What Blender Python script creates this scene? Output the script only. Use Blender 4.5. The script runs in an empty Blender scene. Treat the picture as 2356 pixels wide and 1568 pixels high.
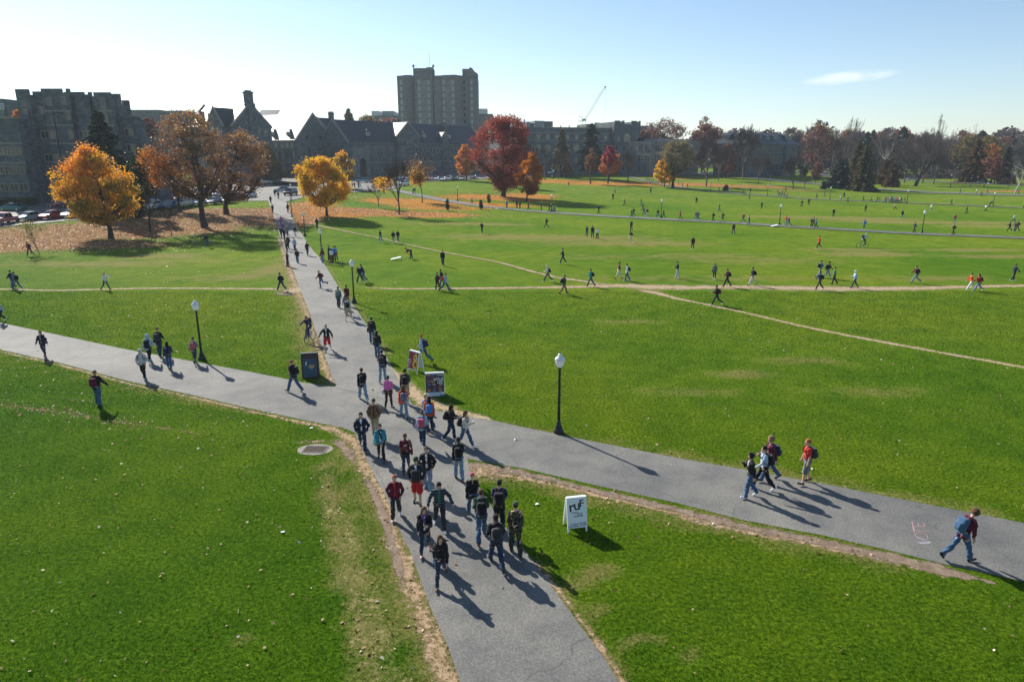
import bpy, bmesh, math, random
import numpy as np
from mathutils import Vector, Matrix, noise as mnoise
R = math.radians
scene = bpy.context.scene
COL = scene.collection
random.seed(7)
RNG = np.random.default_rng(7)

# ------------------------------------------------------------------ camera, sky, sun, exposure
CX, CY, F, HY, CAMH = 1178.0, 784.0, 1570.0, 360.0, 12.0      # photo measured on a 2356 x 1568 grid
TH = math.atan((CY - HY) / F)
CT, ST = math.cos(TH), math.sin(TH)
cam_d = bpy.data.cameras.new("camera")
cam_d.sensor_width = 36.0
cam_d.lens = 36.0 * F / 2356.0
cam_d.clip_start = 0.5
cam_d.clip_end = 9000.0
cam = bpy.data.objects.new("camera", cam_d)
COL.objects.link(cam)
cam.location = (0, 0, CAMH)
cam.rotation_euler = (R(90) - TH, 0, 0)
scene.camera = cam

SUN_AZ, SUN_EL = 320.0, 33.5       # azimuth from +Y towards +X
sd = Vector((math.sin(R(SUN_AZ)) * math.cos(R(SUN_EL)), math.cos(R(SUN_AZ)) * math.cos(R(SUN_EL)), math.sin(R(SUN_EL))))
sun_d = bpy.data.lights.new("sun", 'SUN')
sun_d.energy = 4.9
sun_d.angle = R(0.55)
sun_d.color = (1.0, 0.94, 0.84)
sun = bpy.data.objects.new("sun", sun_d)
COL.objects.link(sun)
sun.rotation_euler = sd.to_track_quat('Z', 'Y').to_euler()
sun.location = (0, 0, 60)

world = bpy.data.worlds.new("World")
scene.world = world
world.use_nodes = True
wn, wl = world.node_tree.nodes, world.node_tree.links
wn.clear()
wout = wn.new('ShaderNodeOutputWorld')
wbg = wn.new('ShaderNodeBackground')
sky = wn.new('ShaderNodeTexSky')
sky.sky_type = 'NISHITA'
sky.sun_disc = False
sky.sun_elevation = R(SUN_EL)
sky.sun_rotation = R(SUN_AZ)
sky.altitude = 600
sky.air_density = 1.0
sky.dust_density = 0.35
sky.ozone_density = 2.0
wbg.inputs['Strength'].default_value = 0.086
# one thin cloud streak low in the right-hand sky plus faint wisps, as soft noise on the view direction
tc = wn.new('ShaderNodeTexCoord')
def wmath(op, a, b=None, c=None):
    n = wn.new('ShaderNodeMath'); n.operation = op
    for i, v in enumerate((a, b, c)):
        if v is None: continue
        if isinstance(v, (int, float)): n.inputs[i].default_value = v
        else: wl.new(v, n.inputs[i])
    return n.outputs[0]
sep = wn.new('ShaderNodeSeparateXYZ'); wl.new(tc.outputs['Generated'], sep.inputs[0])
def pix_dir(x, y):
    a = (x - CX) / F; b = -(y - CY) / F
    v = Vector((a, CT + b * ST, -ST + b * CT)); v.normalize(); return v
cd_ = pix_dir(1955, 178)
az0, el0 = math.atan2(cd_.x, cd_.y), math.asin(cd_.z)
az = wmath('ARCTAN2', sep.outputs[0], sep.outputs[1])
el = wmath('ARCSINE', sep.outputs[2])
cn = wn.new('ShaderNodeTexNoise'); cn.inputs['Scale'].default_value = 26.0; cn.inputs['Detail'].default_value = 6.0
mp = wn.new('ShaderNodeMapping'); mp.inputs['Scale'].default_value = (1, 1, 3.5)
wl.new(tc.outputs['Generated'], mp.inputs[0]); wl.new(mp.outputs[0], cn.inputs['Vector'])
dx = wmath('DIVIDE', wmath('SUBTRACT', az, az0), 0.056)
dy = wmath('DIVIDE', wmath('SUBTRACT', wmath('SUBTRACT', el, el0), wmath('MULTIPLY', wmath('SUBTRACT', az, az0), 0.07)), 0.0085)
r2 = wmath('ADD', wmath('MULTIPLY', dx, dx), wmath('MULTIPLY', dy, dy))
blob = wmath('MAXIMUM', wmath('SUBTRACT', 1.0, r2), 0.0)
cm = wmath('MULTIPLY', blob, wmath('MAXIMUM', wmath('MULTIPLY', wmath('SUBTRACT', cn.outputs[0], 0.28), 2.6), 0.0))
cm = wmath('MINIMUM', wmath('MULTIPLY', cm, 0.7), 0.5)
mixc = wn.new('ShaderNodeMix'); mixc.data_type = 'RGBA'
wl.new(cm, mixc.inputs[0]); wl.new(sky.outputs[0], mixc.inputs[6]); mixc.inputs[7].default_value = (10.0, 9.6, 9.4, 1)
wl.new(mixc.outputs[2], wbg.inputs[0]); wl.new(wbg.outputs[0], wout.inputs[0])

scene.view_settings.view_transform = 'Standard'
scene.view_settings.look = 'None'
scene.view_settings.exposure = 0.78
scene.view_settings.gamma = 1.0
scene.view_settings.use_curve_mapping = False
scene.cycles.max_bounces = 5
scene.cycles.transparent_max_bounces = 8

# ------------------------------------------------------------------ terrain and pixel -> place
TX = np.array([-500, 0, 300, 650, 1000, 1300, 1700, 2100, 2356, 2900], float)
TY = np.array([78, 100, 115, 135, 165, 200, 250, 300, 380], float)
TZ = np.array([
 [0, 1.2, 1.9, 2.5, 3.0, 3.5, 4.0, 4.5, 5.0],
 [0, 0.8, 1.7, 2.3, 3.0, 3.5, 4.0, 4.5, 5.0],
 [0, 0.3, 1.3, 2.3, 3.0, 3.5, 4.0, 4.4, 5.0],
 [0, 0.2, 0.7, 1.9, 2.7, 3.2, 4.1, 4.8, 5.4],
 [0, 0.0, 0.2, 0.5, 1.2, 2.4, 3.2, 4.5, 5.4],
 [0, 0, 0, 0.05, 0.3, 0.9, 1.7, 3.0, 5.0],
 [0, 0, 0, 0, 0, 0.0, 0.5, 2.2, 4.0],
 [0, -.2, -.35, -.45, -.5, -.5, -.5, 0.2, 1.5],
 [0, -.2, -.35, -.45, -.5, -.4, 0, 0.6, 2.0],
 [0, -.2, -.35, -.45, -.5, -.4, 0, 0.6, 2.0]])
TU = (TX - CX) / (F * 1.036)
def terr(X, Y):
    X = np.asarray(X, float); Y = np.asarray(Y, float)
    acc = 0
    # light smoothing: average over a small cross of samples
    for ox, oy in ((0, 0), (5, 0), (-5, 0), (0, 6), (0, -6)):
        Yc = np.clip(Y + oy, 1.0, None)
        u = np.clip((X + ox) / Yc, TU[0], TU[-1] - 1e-6)
        yy = np.clip(Y + oy, TY[0], TY[-1] - 1e-6)
        i = np.clip(np.searchsorted(TU, u, 'right') - 1, 0, len(TU) - 2)
        j = np.clip(np.searchsorted(TY, yy, 'right') - 1, 0, len(TY) - 2)
        a = (u - TU[i]) / (TU[i + 1] - TU[i]); b = (yy - TY[j]) / (TY[j + 1] - TY[j])
        a = a * a * (3 - 2 * a)
        z = (TZ[i, j] * (1 - a) + TZ[i + 1, j] * a) * (1 - b) + (TZ[i, j + 1] * (1 - a) + TZ[i + 1, j + 1] * a) * b
        acc = acc + z
    acc = acc / 5.0
    w = np.clip((Y - 72.0) / 14.0, 0, 1)
    return acc * w
def tz(x, y): return float(terr(x, y))
def ray(x, y):
    a = (x - CX) / F; b = -(y - CY) / F
    return a, CT + b * ST, -ST + b * CT
def P(x, y):
    """ground point seen at photo position (x, y)"""
    a, dy, dz = ray(x, y)
    if dz >= -1e-4: dz = -1e-4
    t0 = -CAMH / dz
    if t0 * dy < 66: return Vector((a * t0, dy * t0, 0.0))
    lo, hi = t0 * 0.4, min(t0 * 1.3, 3000.0)
    for _ in range(3):
        ts = np.linspace(lo, hi, 120); hit = CAMH + dz * ts <= terr(a * ts, dy * ts); i = int(np.argmax(hit)) if hit.any() else 119
        lo, hi = ts[max(i - 1, 0)], ts[i]
    return Vector((a * hi, dy * hi, tz(a * hi, dy * hi)))
def PY(x, y, Y):
    """point at forward distance Y seen at photo position (x, y)"""
    a, dy, dz = ray(x, y)
    t = Y / dy
    return Vector((a * t, Y, CAMH + dz * t))
def GY(x, Y):
    """ground point at forward distance Y in photo column x"""
    z = 0
    for _ in range(6):
        d = Y * CT - (z - CAMH) * ST
        X = (x - CX) / F * d
        z = tz(X, Y)
    return Vector((X, Y, z))

# ------------------------------------------------------------------ object helpers
def tag(o, label=None, cat=None, group=None, kind=None):
    if label: o['label'] = label
    if cat: o['category'] = cat
    if group: o['group'] = group
    if kind: o['kind'] = kind
    return o
def empty(name, loc, rz=0.0, label=None, cat=None, group=None, scale=1.0):
    o = bpy.data.objects.new(name, None)
    o.empty_display_size = 0.3
    COL.objects.link(o)
    o.location = loc; o.rotation_euler = (0, 0, rz); o.scale = (scale,) * 3
    return tag(o, label, cat, group)
def mesh(name, V, Fc, smooth=False):
    me = bpy.data.meshes.new(name)
    V = np.asarray(V, dtype=np.float32).reshape(-1, 3)
    if isinstance(Fc, np.ndarray) and Fc.ndim == 2:
        n, k = Fc.shape
        me.vertices.add(len(V)); me.vertices.foreach_set('co', V.ravel())
        me.loops.add(n * k); me.loops.foreach_set('vertex_index', Fc.astype(np.int32).ravel())
        me.polygons.add(n)
        me.polygons.foreach_set('loop_start', np.arange(0, n * k, k, dtype=np.int32))
        me.polygons.foreach_set('loop_total', np.full(n, k, dtype=np.int32))
        me.update(calc_edges=True)
    else:
        me.from_pydata(V.tolist(), [], [list(f) for f in Fc]); me.update()
    if smooth and len(me.polygons):
        me.polygons.foreach_set('use_smooth', np.ones(len(me.polygons), dtype=bool))
    return me
def link(name, me, mat=None, parent=None, loc=None, rot=None):
    """one mesh as one object; the material sits on the object so that copies may differ"""
    o = bpy.data.objects.new(name, me)
    COL.objects.link(o)
    if parent: o.parent = parent
    if loc is not None: o.location = loc
    if rot is not None: o.rotation_euler = rot
    if mat is not None:
        mats = mat if isinstance(mat, (list, tuple)) else [mat]
        while len(me.materials) < len(mats): me.materials.append(mats[len(me.materials)])
        for i, m in enumerate(mats):
            if me.materials[i] != m:
                o.material_slots[i].link = 'OBJECT'; o.material_slots[i].material = m
    return o
class MB:
    """collects simple shapes into ONE mesh"""
    def __init__(s): s.v = []; s.f = []
    def add(s, V, Fc):
        n = len(s.v); s.v += [tuple(map(float, p)) for p in V]; s.f += [[i + n for i in f] for f in Fc]; return s
    def box(s, c, d, rz=0.0, taper=1.0):
        hx, hy, hz = d[0] / 2, d[1] / 2, d[2] / 2
        ca, sa = math.cos(rz), math.sin(rz); V = []
        for z, t in ((-hz, 1.0), (hz, taper)):
            for x, y in ((-hx, -hy), (hx, -hy), (hx, hy), (-hx, hy)):
                x2, y2 = x * t, y * t
                V.append((c[0] + x2 * ca - y2 * sa, c[1] + x2 * sa + y2 * ca, c[2] + z))
        return s.add(V, [(0, 3, 2, 1), (4, 5, 6, 7), (0, 1, 5, 4), (1, 2, 6, 5), (2, 3, 7, 6), (3, 0, 4, 7)])
    def prism(s, pts, z0, z1):
        n = len(pts)
        V = [(p[0], p[1], z0) for p in pts] + [(p[0], p[1], z1) for p in pts]
        Fc = [tuple(range(n - 1, -1, -1)), tuple(range(n, 2 * n))] + [(i, (i + 1) % n, n + (i + 1) % n, n + i) for i in range(n)]
        return s.add(V, Fc)
    def lathe(s, c, prof, n=16):
        V = []; Fc = []
        for r, z in prof:
            for k in range(n):
                t = 2 * math.pi * k / n; V.append((c[0] + r * math.cos(t), c[1] + r * math.sin(t), c[2] + z))
        for i in range(len(prof) - 1):
            for k in range(n):
                k2 = (k + 1) % n; Fc.append((i * n + k, i * n + k2, (i + 1) * n + k2, (i + 1) * n + k))
        Fc.append(tuple(range(n - 1, -1, -1))); m = (len(prof) - 1) * n; Fc.append(tuple(range(m, m + n)))
        return s.add(V, Fc)
    def tube(s, pts, rad, n=6):
        pts = [Vector(p) for p in pts]
        if not isinstance(rad, (list, tuple)): rad = [rad] * len(pts)
        V = []; Fc = []
        for i, p in enumerate(pts):
            d = (pts[min(i + 1, len(pts) - 1)] - pts[max(i - 1, 0)]).normalized()
            u = d.orthogonal().normalized() if abs(d.z) > 0.9 else d.cross(Vector((0, 0, 1))).normalized()
            w = d.cross(u)
            for k in range(n):
                t = 2 * math.pi * k / n; q = p + (u * math.cos(t) + w * math.sin(t)) * rad[i]; V.append(q)
        for i in range(len(pts) - 1):
            for k in range(n):
                k2 = (k + 1) % n; Fc.append((i * n + k, i * n + k2, (i + 1) * n + k2, (i + 1) * n + k))
        Fc.append(tuple(range(n - 1, -1, -1))); m = (len(pts) - 1) * n; Fc.append(tuple(range(m, m + n)))
        return s.add(V, Fc)
    def xf(s, M):
        s.v = [tuple(M @ Vector(p)) for p in s.v]; return s
    def build(s, name, mat, parent=None, smooth=False, off=None):
        V = np.array(s.v, float)
        if off is not None: V = V - np.array(off, float)
        return link(name, mesh(name, V, s.f, smooth), mat, parent)

# ------------------------------------------------------------------ materials
_M = {}
def nodes(name):
    m = bpy.data.materials.new(name); m.use_nodes = True
    nt = m.node_tree; nt.nodes.clear()
    out = nt.nodes.new('ShaderNodeOutputMaterial'); b = nt.nodes.new('ShaderNodeBsdfPrincipled')
    nt.links.new(b.outputs[0], out.inputs[0])
    return m, nt, b, out
def N(nt, t, **kw):
    n = nt.nodes.new(t)
    for k, v in kw.items():
        if k in n.inputs: n.inputs[k].default_value = v
        else: setattr(n, k, v)
    return n
def ramp(nt, fac, stops):
    n = nt.nodes.new('ShaderNodeValToRGB'); cr = n.color_ramp
    while len(cr.elements) < len(stops): cr.elements.new(0.5)
    for e, (p, c) in zip(cr.elements, stops): e.position = p; e.color = (*c, 1) if len(c) == 3 else c
    nt.links.new(fac, n.inputs[0]); return n.outputs[0]
def nmath(nt, op, a, b=None):
    n = nt.nodes.new('ShaderNodeMath'); n.operation = op
    for i, v in enumerate((a, b)):
        if v is None: continue
        if isinstance(v, (int, float)): n.inputs[i].default_value = v
        else: nt.links.new(v, n.inputs[i])
    return n.outputs[0]
def mixrgb(nt, fac, a, b, mode='MIX'):
    n = nt.nodes.new('ShaderNodeMix'); n.data_type = 'RGBA'; n.blend_type = mode
    for i, v in ((0, fac), (6, a), (7, b)):
        if isinstance(v, (int, float)): n.inputs[i].default_value = v
        elif isinstance(v, tuple): n.inputs[i].default_value = (*v, 1) if len(v) == 3 else v
        else: nt.links.new(v, n.inputs[i])
    return n.outputs[2]
def noise(nt, vec, scale, detail=3.0, rough=0.55, dist=0.0):
    n = N(nt, 'ShaderNodeTexNoise', Scale=scale, Detail=detail, Roughness=rough, Distortion=dist)
    if vec is not None: nt.links.new(vec, n.inputs['Vector'])
    return n.outputs[0]
def bump(nt, b, h, strength, dist=0.02):
    n = N(nt, 'ShaderNodeBump', Strength=strength, Distance=dist)
    nt.links.new(h, n.inputs['Height']); nt.links.new(n.outputs[0], b.inputs['Normal'])
def plain(name, col, rough=0.6, var=0.15, scale=6.0, metal=0.0, spec=0.5, bmp=0.0, emit=None):
    """a single colour with soft wear and tone variation"""
    if name in _M: return _M[name]
    m, nt, b, out = nodes(name)
    t = N(nt, 'ShaderNodeTexCoord')
    n1 = noise(nt, t.outputs['Object'], scale, 5)
    lo = tuple(c * (1 - var) for c in col); hi = tuple(min(1, c * (1 + var)) for c in col)
    c = ramp(nt, n1, [(0.3, lo), (0.7, hi)])
    nt.links.new(c, b.inputs['Base Color'])
    b.inputs['Roughness'].default_value = rough; b.inputs['Metallic'].default_value = metal
    b.inputs['Specular IOR Level'].default_value = spec
    if bmp: bump(nt, b, n1, bmp, 0.03)
    _M[name] = m; return m
# ------------------------------------------------------------------ ground materials
def world_pos(nt):
    g = N(nt, 'ShaderNodeNewGeometry'); return g.outputs['Position']
def grass_colour(nt, p):
    big = noise(nt, p, 0.045, 4, 0.55)
    med = noise(nt, p, 0.5, 5, 0.62)
    fine = noise(nt, p, 8.0, 6, 0.75)
    vfine = noise(nt, p, 30.0, 3, 0.7)
    c1 = ramp(nt, fine, [(0.32, (0.024, 0.058, 0.003)), (0.5, (0.078, 0.150, 0.0065)), (0.68, (0.170, 0.258, 0.018))])
    c2 = ramp(nt, big, [(0.32, (0.66, 0.84, 0.7)), (0.5, (1.0, 1.0, 1.0)), (0.68, (1.35, 1.10, 1.2))])
    c = mixrgb(nt, 1.0, c1, c2, 'MULTIPLY')
    c3 = ramp(nt, med, [(0.3, (0.72, 0.82, 0.8)), (0.62, (1.2, 1.1, 1.1))])
    c = mixrgb(nt, 1.0, c, c3, 'MULTIPLY')
    c4 = ramp(nt, vfine, [(0.32, (0.55, 0.62, 0.55)), (0.65, (1.4, 1.3, 1.35))])
    c = mixrgb(nt, 0.8, c, c4, 'MULTIPLY')
    # lusher, darker turf near left; backlit glow put into the colour further out
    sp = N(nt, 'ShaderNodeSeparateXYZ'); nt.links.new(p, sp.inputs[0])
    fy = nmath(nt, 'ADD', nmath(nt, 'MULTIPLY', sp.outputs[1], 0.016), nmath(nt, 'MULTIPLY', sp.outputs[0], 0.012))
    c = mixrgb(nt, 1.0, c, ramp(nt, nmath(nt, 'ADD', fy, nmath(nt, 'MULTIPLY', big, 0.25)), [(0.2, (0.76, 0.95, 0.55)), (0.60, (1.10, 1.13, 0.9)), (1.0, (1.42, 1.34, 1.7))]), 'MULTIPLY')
    return c, big, med, fine, vfine
def mat_grass():
    m, nt, b, out = nodes('grass_ground')
    p = world_pos(nt)
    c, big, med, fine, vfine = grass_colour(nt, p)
    # faded straw patches: attribute plus free noise
    at = N(nt, 'ShaderNodeAttribute', attribute_name='dry')
    d = nmath(nt, 'ADD', nmath(nt, 'MULTIPLY', at.outputs['Fac'], 0.9), nmath(nt, 'MULTIPLY', med, 0.75))
    d = nmath(nt, 'ADD', d, nmath(nt, 'MULTIPLY', fine, 0.35))
    dm = ramp(nt, d, [(0.72, (0, 0, 0)), (1.15, (1, 1, 1))])
    straw = ramp(nt, fine, [(0.3, (0.13, 0.125, 0.025)), (0.7, (0.36, 0.30, 0.12))])
    c = mixrgb(nt, nmath(nt, 'MULTIPLY', dm, 0.75), c, straw)
    # fallen leaf litter near the trees, brown or orange
    al = N(nt, 'ShaderNodeAttribute', attribute_name='leaf')
    ac = N(nt, 'ShaderNodeAttribute', attribute_name='leafhue')
    vo = N(nt, 'ShaderNodeTexVoronoi', Scale=6.5); nt.links.new(p, vo.inputs['Vector'])
    lf = nmath(nt, 'ADD', nmath(nt, 'MULTIPLY', al.outputs['Fac'], 1.25), nmath(nt, 'MULTIPLY', nmath(nt, 'SUBTRACT', fine, 0.5), 1.3))
    lf = nmath(nt, 'ADD', lf, nmath(nt, 'MULTIPLY', nmath(nt, 'SUBTRACT', med, 0.5), 0.9))
    lm = ramp(nt, lf, [(0.46, (0, 0, 0)), (0.62, (1, 1, 1))])
    vr = N(nt, 'ShaderNodeSeparateColor'); nt.links.new(vo.outputs['Color'], vr.inputs[0])
    brown = ramp(nt, vr.outputs[0], [(0.0, (0.09, 0.045, 0.016)), (0.45, (0.21, 0.115, 0.042)), (0.75, (0.34, 0.20, 0.08)), (1.0, (0.50, 0.36, 0.22))])
    orange = ramp(nt, vr.outputs[0], [(0.0, (0.22, 0.08, 0.012)), (0.5, (0.44, 0.18, 0.025)), (1.0, (0.62, 0.33, 0.07))])
    lc = mixrgb(nt, ac.outputs['Fac'], brown, orange)
    c = mixrgb(nt, lm, c, lc)
    nt.links.new(c, b.inputs['Base Color'])
    b.inputs['Roughness'].default_value = 0.85
    b.inputs['Specular IOR Level'].default_value = 0.02
    h = nmath(nt, 'ADD', fine, nmath(nt, 'MULTIPLY', vfine, 0.6))
    bump(nt, b, h, 1.0, 0.12)
    return m
M_GRASS = mat_grass()
def mat_blade():
    m, nt, b, out = nodes('grass_blade')
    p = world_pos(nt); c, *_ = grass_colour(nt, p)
    at = N(nt, 'ShaderNodeAttribute', attribute_name='tone'); c = mixrgb(nt, 1.0, c, ramp(nt, at.outputs['Fac'], [(0, (.7, .8, .8)), (.7, (1.2, 1.15, 1.1)), (.96, (1.5, 1.3, 1.4)), (1.0, (4.0, 2.2, 12.0))]), 'MULTIPLY')
    nt.links.new(c, b.inputs['Base Color']); b.inputs['Roughness'].default_value = .6; b.inputs['Specular IOR Level'].default_value = .15
    t = N(nt, 'ShaderNodeBsdfTranslucent'); nt.links.new(c, t.inputs['Color']); mx = N(nt, 'ShaderNodeMixShader'); mx.inputs[0].default_value = .5
    nt.links.new(b.outputs[0], mx.inputs[1]); nt.links.new(t.outputs[0], mx.inputs[2]); nt.links.new(mx.outputs[0], out.inputs[0]); return m
M_BLADE = mat_blade()
def mat_asphalt(name, base=0.20, tan=0.25):
    m, nt, b, out = nodes(name)
    p = world_pos(nt)
    f = noise(nt, p, 17.0, 5, 0.85); g = noise(nt, p, 0.8, 5, 0.6); h = noise(nt, p, 0.16, 3, 0.5)
    s = noise(nt, p, 110.0, 2, 0.7)
    c = ramp(nt, f, [(0.28, (base * .45,) * 3), (0.5, (base * 1.0, base * 1.0, base * .96)), (0.72, (base * 1.8, base * 1.78, base * 1.68))])
    c = mixrgb(nt, 1.0, c, ramp(nt, g, [(0.3, (0.74, 0.75, 0.77)), (0.6, (1.12, 1.10, 1.05))]), 'MULTIPLY')
    c = mixrgb(nt, 1.0, c, ramp(nt, h, [(0.35, (0.80, 0.81, 0.83)), (0.65, (1.16, 1.15, 1.10))]), 'MULTIPLY')
    # hairline cracks
    w = N(nt, 'ShaderNodeTexNoise', Scale=0.7, Detail=4.0); nt.links.new(p, w.inputs['Vector'])
    mv = N(nt, 'ShaderNodeVectorMath', operation='ADD'); sc = N(nt, 'ShaderNodeVectorMath', operation='SCALE'); sc.inputs['Scale'].default_value = 1.6
    nt.links.new(w.outputs['Color'], sc.inputs[0]); nt.links.new(p, mv.inputs[0]); nt.links.new(sc.outputs[0], mv.inputs[1])
    v = N(nt, 'ShaderNodeTexVoronoi', Scale=0.22, feature='DISTANCE_TO_EDGE'); nt.links.new(mv.outputs[0], v.inputs['Vector'])
    cr = ramp(nt, v.outputs['Distance'], [(0.0, (1, 1, 1)), (0.006, (0, 0, 0))])
    crk = nmath(nt, 'MULTIPLY', cr, nmath(nt, 'GREATER_THAN', g, 0.44))
    c = mixrgb(nt, nmath(nt, 'MULTIPLY', crk, 0.75), c, (0.06, 0.06, 0.06))
    nt.links.new(c, b.inputs['Base Color'])
    b.inputs['Roughness'].default_value = 0.82; b.inputs['Specular IOR Level'].default_value = 0.35
    bump(nt, b, nmath(nt, 'ADD', f, nmath(nt, 'MULTIPLY', s, 0.5)), 0.45, 0.02)
    return m
M_ASPH = mat_asphalt('asphalt_path', 0.148)
M_ROAD = mat_asphalt('asphalt_road', 0.125)
def mat_patch(name, stops, sharp=0.12, gain=1.0, scale=5.0):
    """worn strip: opaque middle, broken-up border (attribute 'core' falls to 0 at the rim)"""
    m, nt, b, out = nodes(name)
    p = world_pos(nt)
    n1 = noise(nt, p, scale, 5, 0.7); n2 = noise(nt, p, 0.9, 3, 0.6); n3 = noise(nt, p, 22.0, 3, 0.7)
    c = ramp(nt, nmath(nt, 'ADD', nmath(nt, 'MULTIPLY', n1, 0.6), nmath(nt, 'MULTIPLY', n3, 0.4)), stops)
    nt.links.new(c, b.inputs['Base Color']); b.inputs['Roughness'].default_value = 0.95; b.inputs['Specular IOR Level'].default_value = 0.1
    bump(nt, b, n3, 0.5, 0.03)
    at = N(nt, 'ShaderNodeAttribute', attribute_name='core')
    e = nmath(nt, 'ADD', nmath(nt, 'MULTIPLY', at.outputs['Fac'], gain), nmath(nt, 'ADD', nmath(nt, 'MULTIPLY', nmath(nt, 'SUBTRACT', n1, 0.5), 1.5), nmath(nt, 'MULTIPLY', nmath(nt, 'SUBTRACT', n2, 0.5), 1.1)))
    a = ramp(nt, e, [(0.32, (0, 0, 0)), (0.32 + sharp, (1, 1, 1))])
    tr = N(nt, 'ShaderNodeBsdfTransparent'); mx = N(nt, 'ShaderNodeMixShader')
    nt.links.new(a, mx.inputs[0]); nt.links.new(tr.outputs[0], mx.inputs[1]); nt.links.new(b.outputs[0], mx.inputs[2]); nt.links.new(mx.outputs[0], out.inputs[0])
    return m
M_DIRT = mat_patch('bare_dirt', [(0.3, (0.20, 0.14, 0.075)), (0.5, (0.38, 0.27, 0.16)), (0.72, (0.52, 0.39, 0.25))])
M_DIRTF = mat_patch('bare_dirt_smooth', [(0.3, (0.22, 0.165, 0.085)), (0.5, (0.36, 0.275, 0.17)), (0.72, (0.50, 0.39, 0.27))], 0.45, .98)
M_STRAW = mat_patch('straw_grass', [(0.36, (0.07, 0.06, 0.02)), (0.46, (0.27, 0.19, 0.10)), (0.58, (0.40, 0.29, 0.19)), (0.7, (0.58, 0.47, 0.34))], 0.35, .70, 5.0)
M_FAINT = mat_patch('faded_grass', [(0.3, (0.09, 0.11, 0.015)), (0.5, (0.24, 0.22, 0.07)), (0.72, (0.46, 0.38, 0.2))], 0.5, 0.5, 6.0)
M_MUD = mat_patch('edge_mud', [(0.3, (0.09, 0.065, 0.04)), (0.5, (0.20, 0.15, 0.11)), (0.72, (0.36, 0.28, 0.2))], 0.3, .9, 3.0)
M_LEAFROW = mat_patch('leaf_row', [(0.3, (0.06, 0.045, 0.012)), (0.5, (0.20, 0.13, 0.05)), (0.72, (0.42, 0.28, 0.16))], 0.2, 0.36, 7.0)

# ------------------------------------------------------------------ the ground sheet
def axis(parts):
    out = []
    for a, b, s in parts: out += list(np.arange(a, b, s))
    return np.array(out + [parts[-1][1]])
xs = axis([(-3000, -600, 400), (-600, -240, 40), (-240, -110, 4), (-110, -22, 2.0), (-22, 22, .6), (22, 130, 2.0), (130, 260, 4), (260, 600, 40), (600, 3000, 400)])
ys = axis([(-300, 0, 60), (0, 12, 3.0), (12, 48, .6), (48, 70, 2.0), (70, 300, 2.0), (300, 420, 6), (420, 900, 60), (900, 3600, 450)])
GX, GYY = np.meshgrid(xs, ys)
GZ = terr(GX, GYY)
nx, ny = len(xs), len(ys)
idx = np.arange(nx * ny).reshape(ny, nx)
quads = np.stack([idx[:-1, :-1], idx[:-1, 1:], idx[1:, 1:], idx[1:, :-1]], -1).reshape(-1, 4)
gme = mesh('lawn', np.stack([GX, GYY, GZ], -1).reshape(-1, 3), quads, True)
def ell(cx, cy, rx, ry, ang=0.0, soft=0.5):
    """soft ellipse mask in world metres"""
    dx = GX - cx; dy = GYY - cy; c, s = math.cos(ang), math.sin(ang)
    u = (dx * c + dy * s) / rx; v = (-dx * s + dy * c) / ry
    d = np.sqrt(u * u + v * v)
    return np.clip((1.0 - d) / soft, 0, 1)
PATHPOLYS, BARELINES = [], []
leaf = np.zeros_like(GX); hue = np.zeros_like(GX); dry = np.zeros_like(GX)
# leaf zones: photo position, radii in metres, strength, hue
LZ = [(60, 560, 26, 9, .8, .15), (200, 535, 26, 9, .85, .1), (330, 525, 24, 10, .9, .1), (440, 505, 26, 13, 1, .0), (530, 490, 22, 12, 1, .0),
      (590, 505, 10, 12, .8, .4), (615, 490, 4.5, 22, .9, .9), (-60, 560, 26, 14, .8, .1), (130, 560, 26, 9, .75, .2),
      (690, 510, 5, 12, .9, 1), (745, 487, 16, 13, .95, 1), (845, 487, 24, 9, 1, 1), (930, 492, 22, 9, 1, 1), (860, 455, 22, 18, .35, .6), (720, 470, 10, 20, .6, .8),
      (955, 465, 20, 14, .95, 1), (1010, 478, 22, 10, .6, 1), (1075, 455, 24, 16, .5, .9), (1150, 455, 22, 14, .9, .95), (1220, 450, 14, 12, .8, 1), (1110, 470, 24, 9, .7, 1),
      (1300, 418, 26, 20, 1, .75), (1380, 422, 26, 22, 1, .7), (1460, 422, 24, 20, .95, .8), (1260, 415, 22, 16, .8, .8), (1540, 425, 18, 14, 1, .9),
      (1600, 424, 24, 16, 1, .45), (1680, 428, 26, 14, 1, .35), (1760, 430, 26, 13, .9, .3), (1850, 438, 22, 8, .7, .2), (1640, 405, 40, 16, .55, .4), (1560, 410, 22, 18, .8, .6),
      (2330, 440, 20, 10, 1, .4), (2290, 418, 40, 14, .7, .3), (2100, 412, 50, 12, .6, .3), (2060, 420, 30, 10, .4, .4), (1950, 420, 26, 10, .4, .3)]
for (x, y, rx, ry, s, h) in LZ:
    if x > 1250: s *= .72
    q = P(x, y); mk = ell(q.x, q.y, rx, ry, 0, 0.75) * s
    hue = np.where(mk > leaf, h, hue); leaf = np.maximum(leaf, mk)
hue = hue * 1.0
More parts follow.
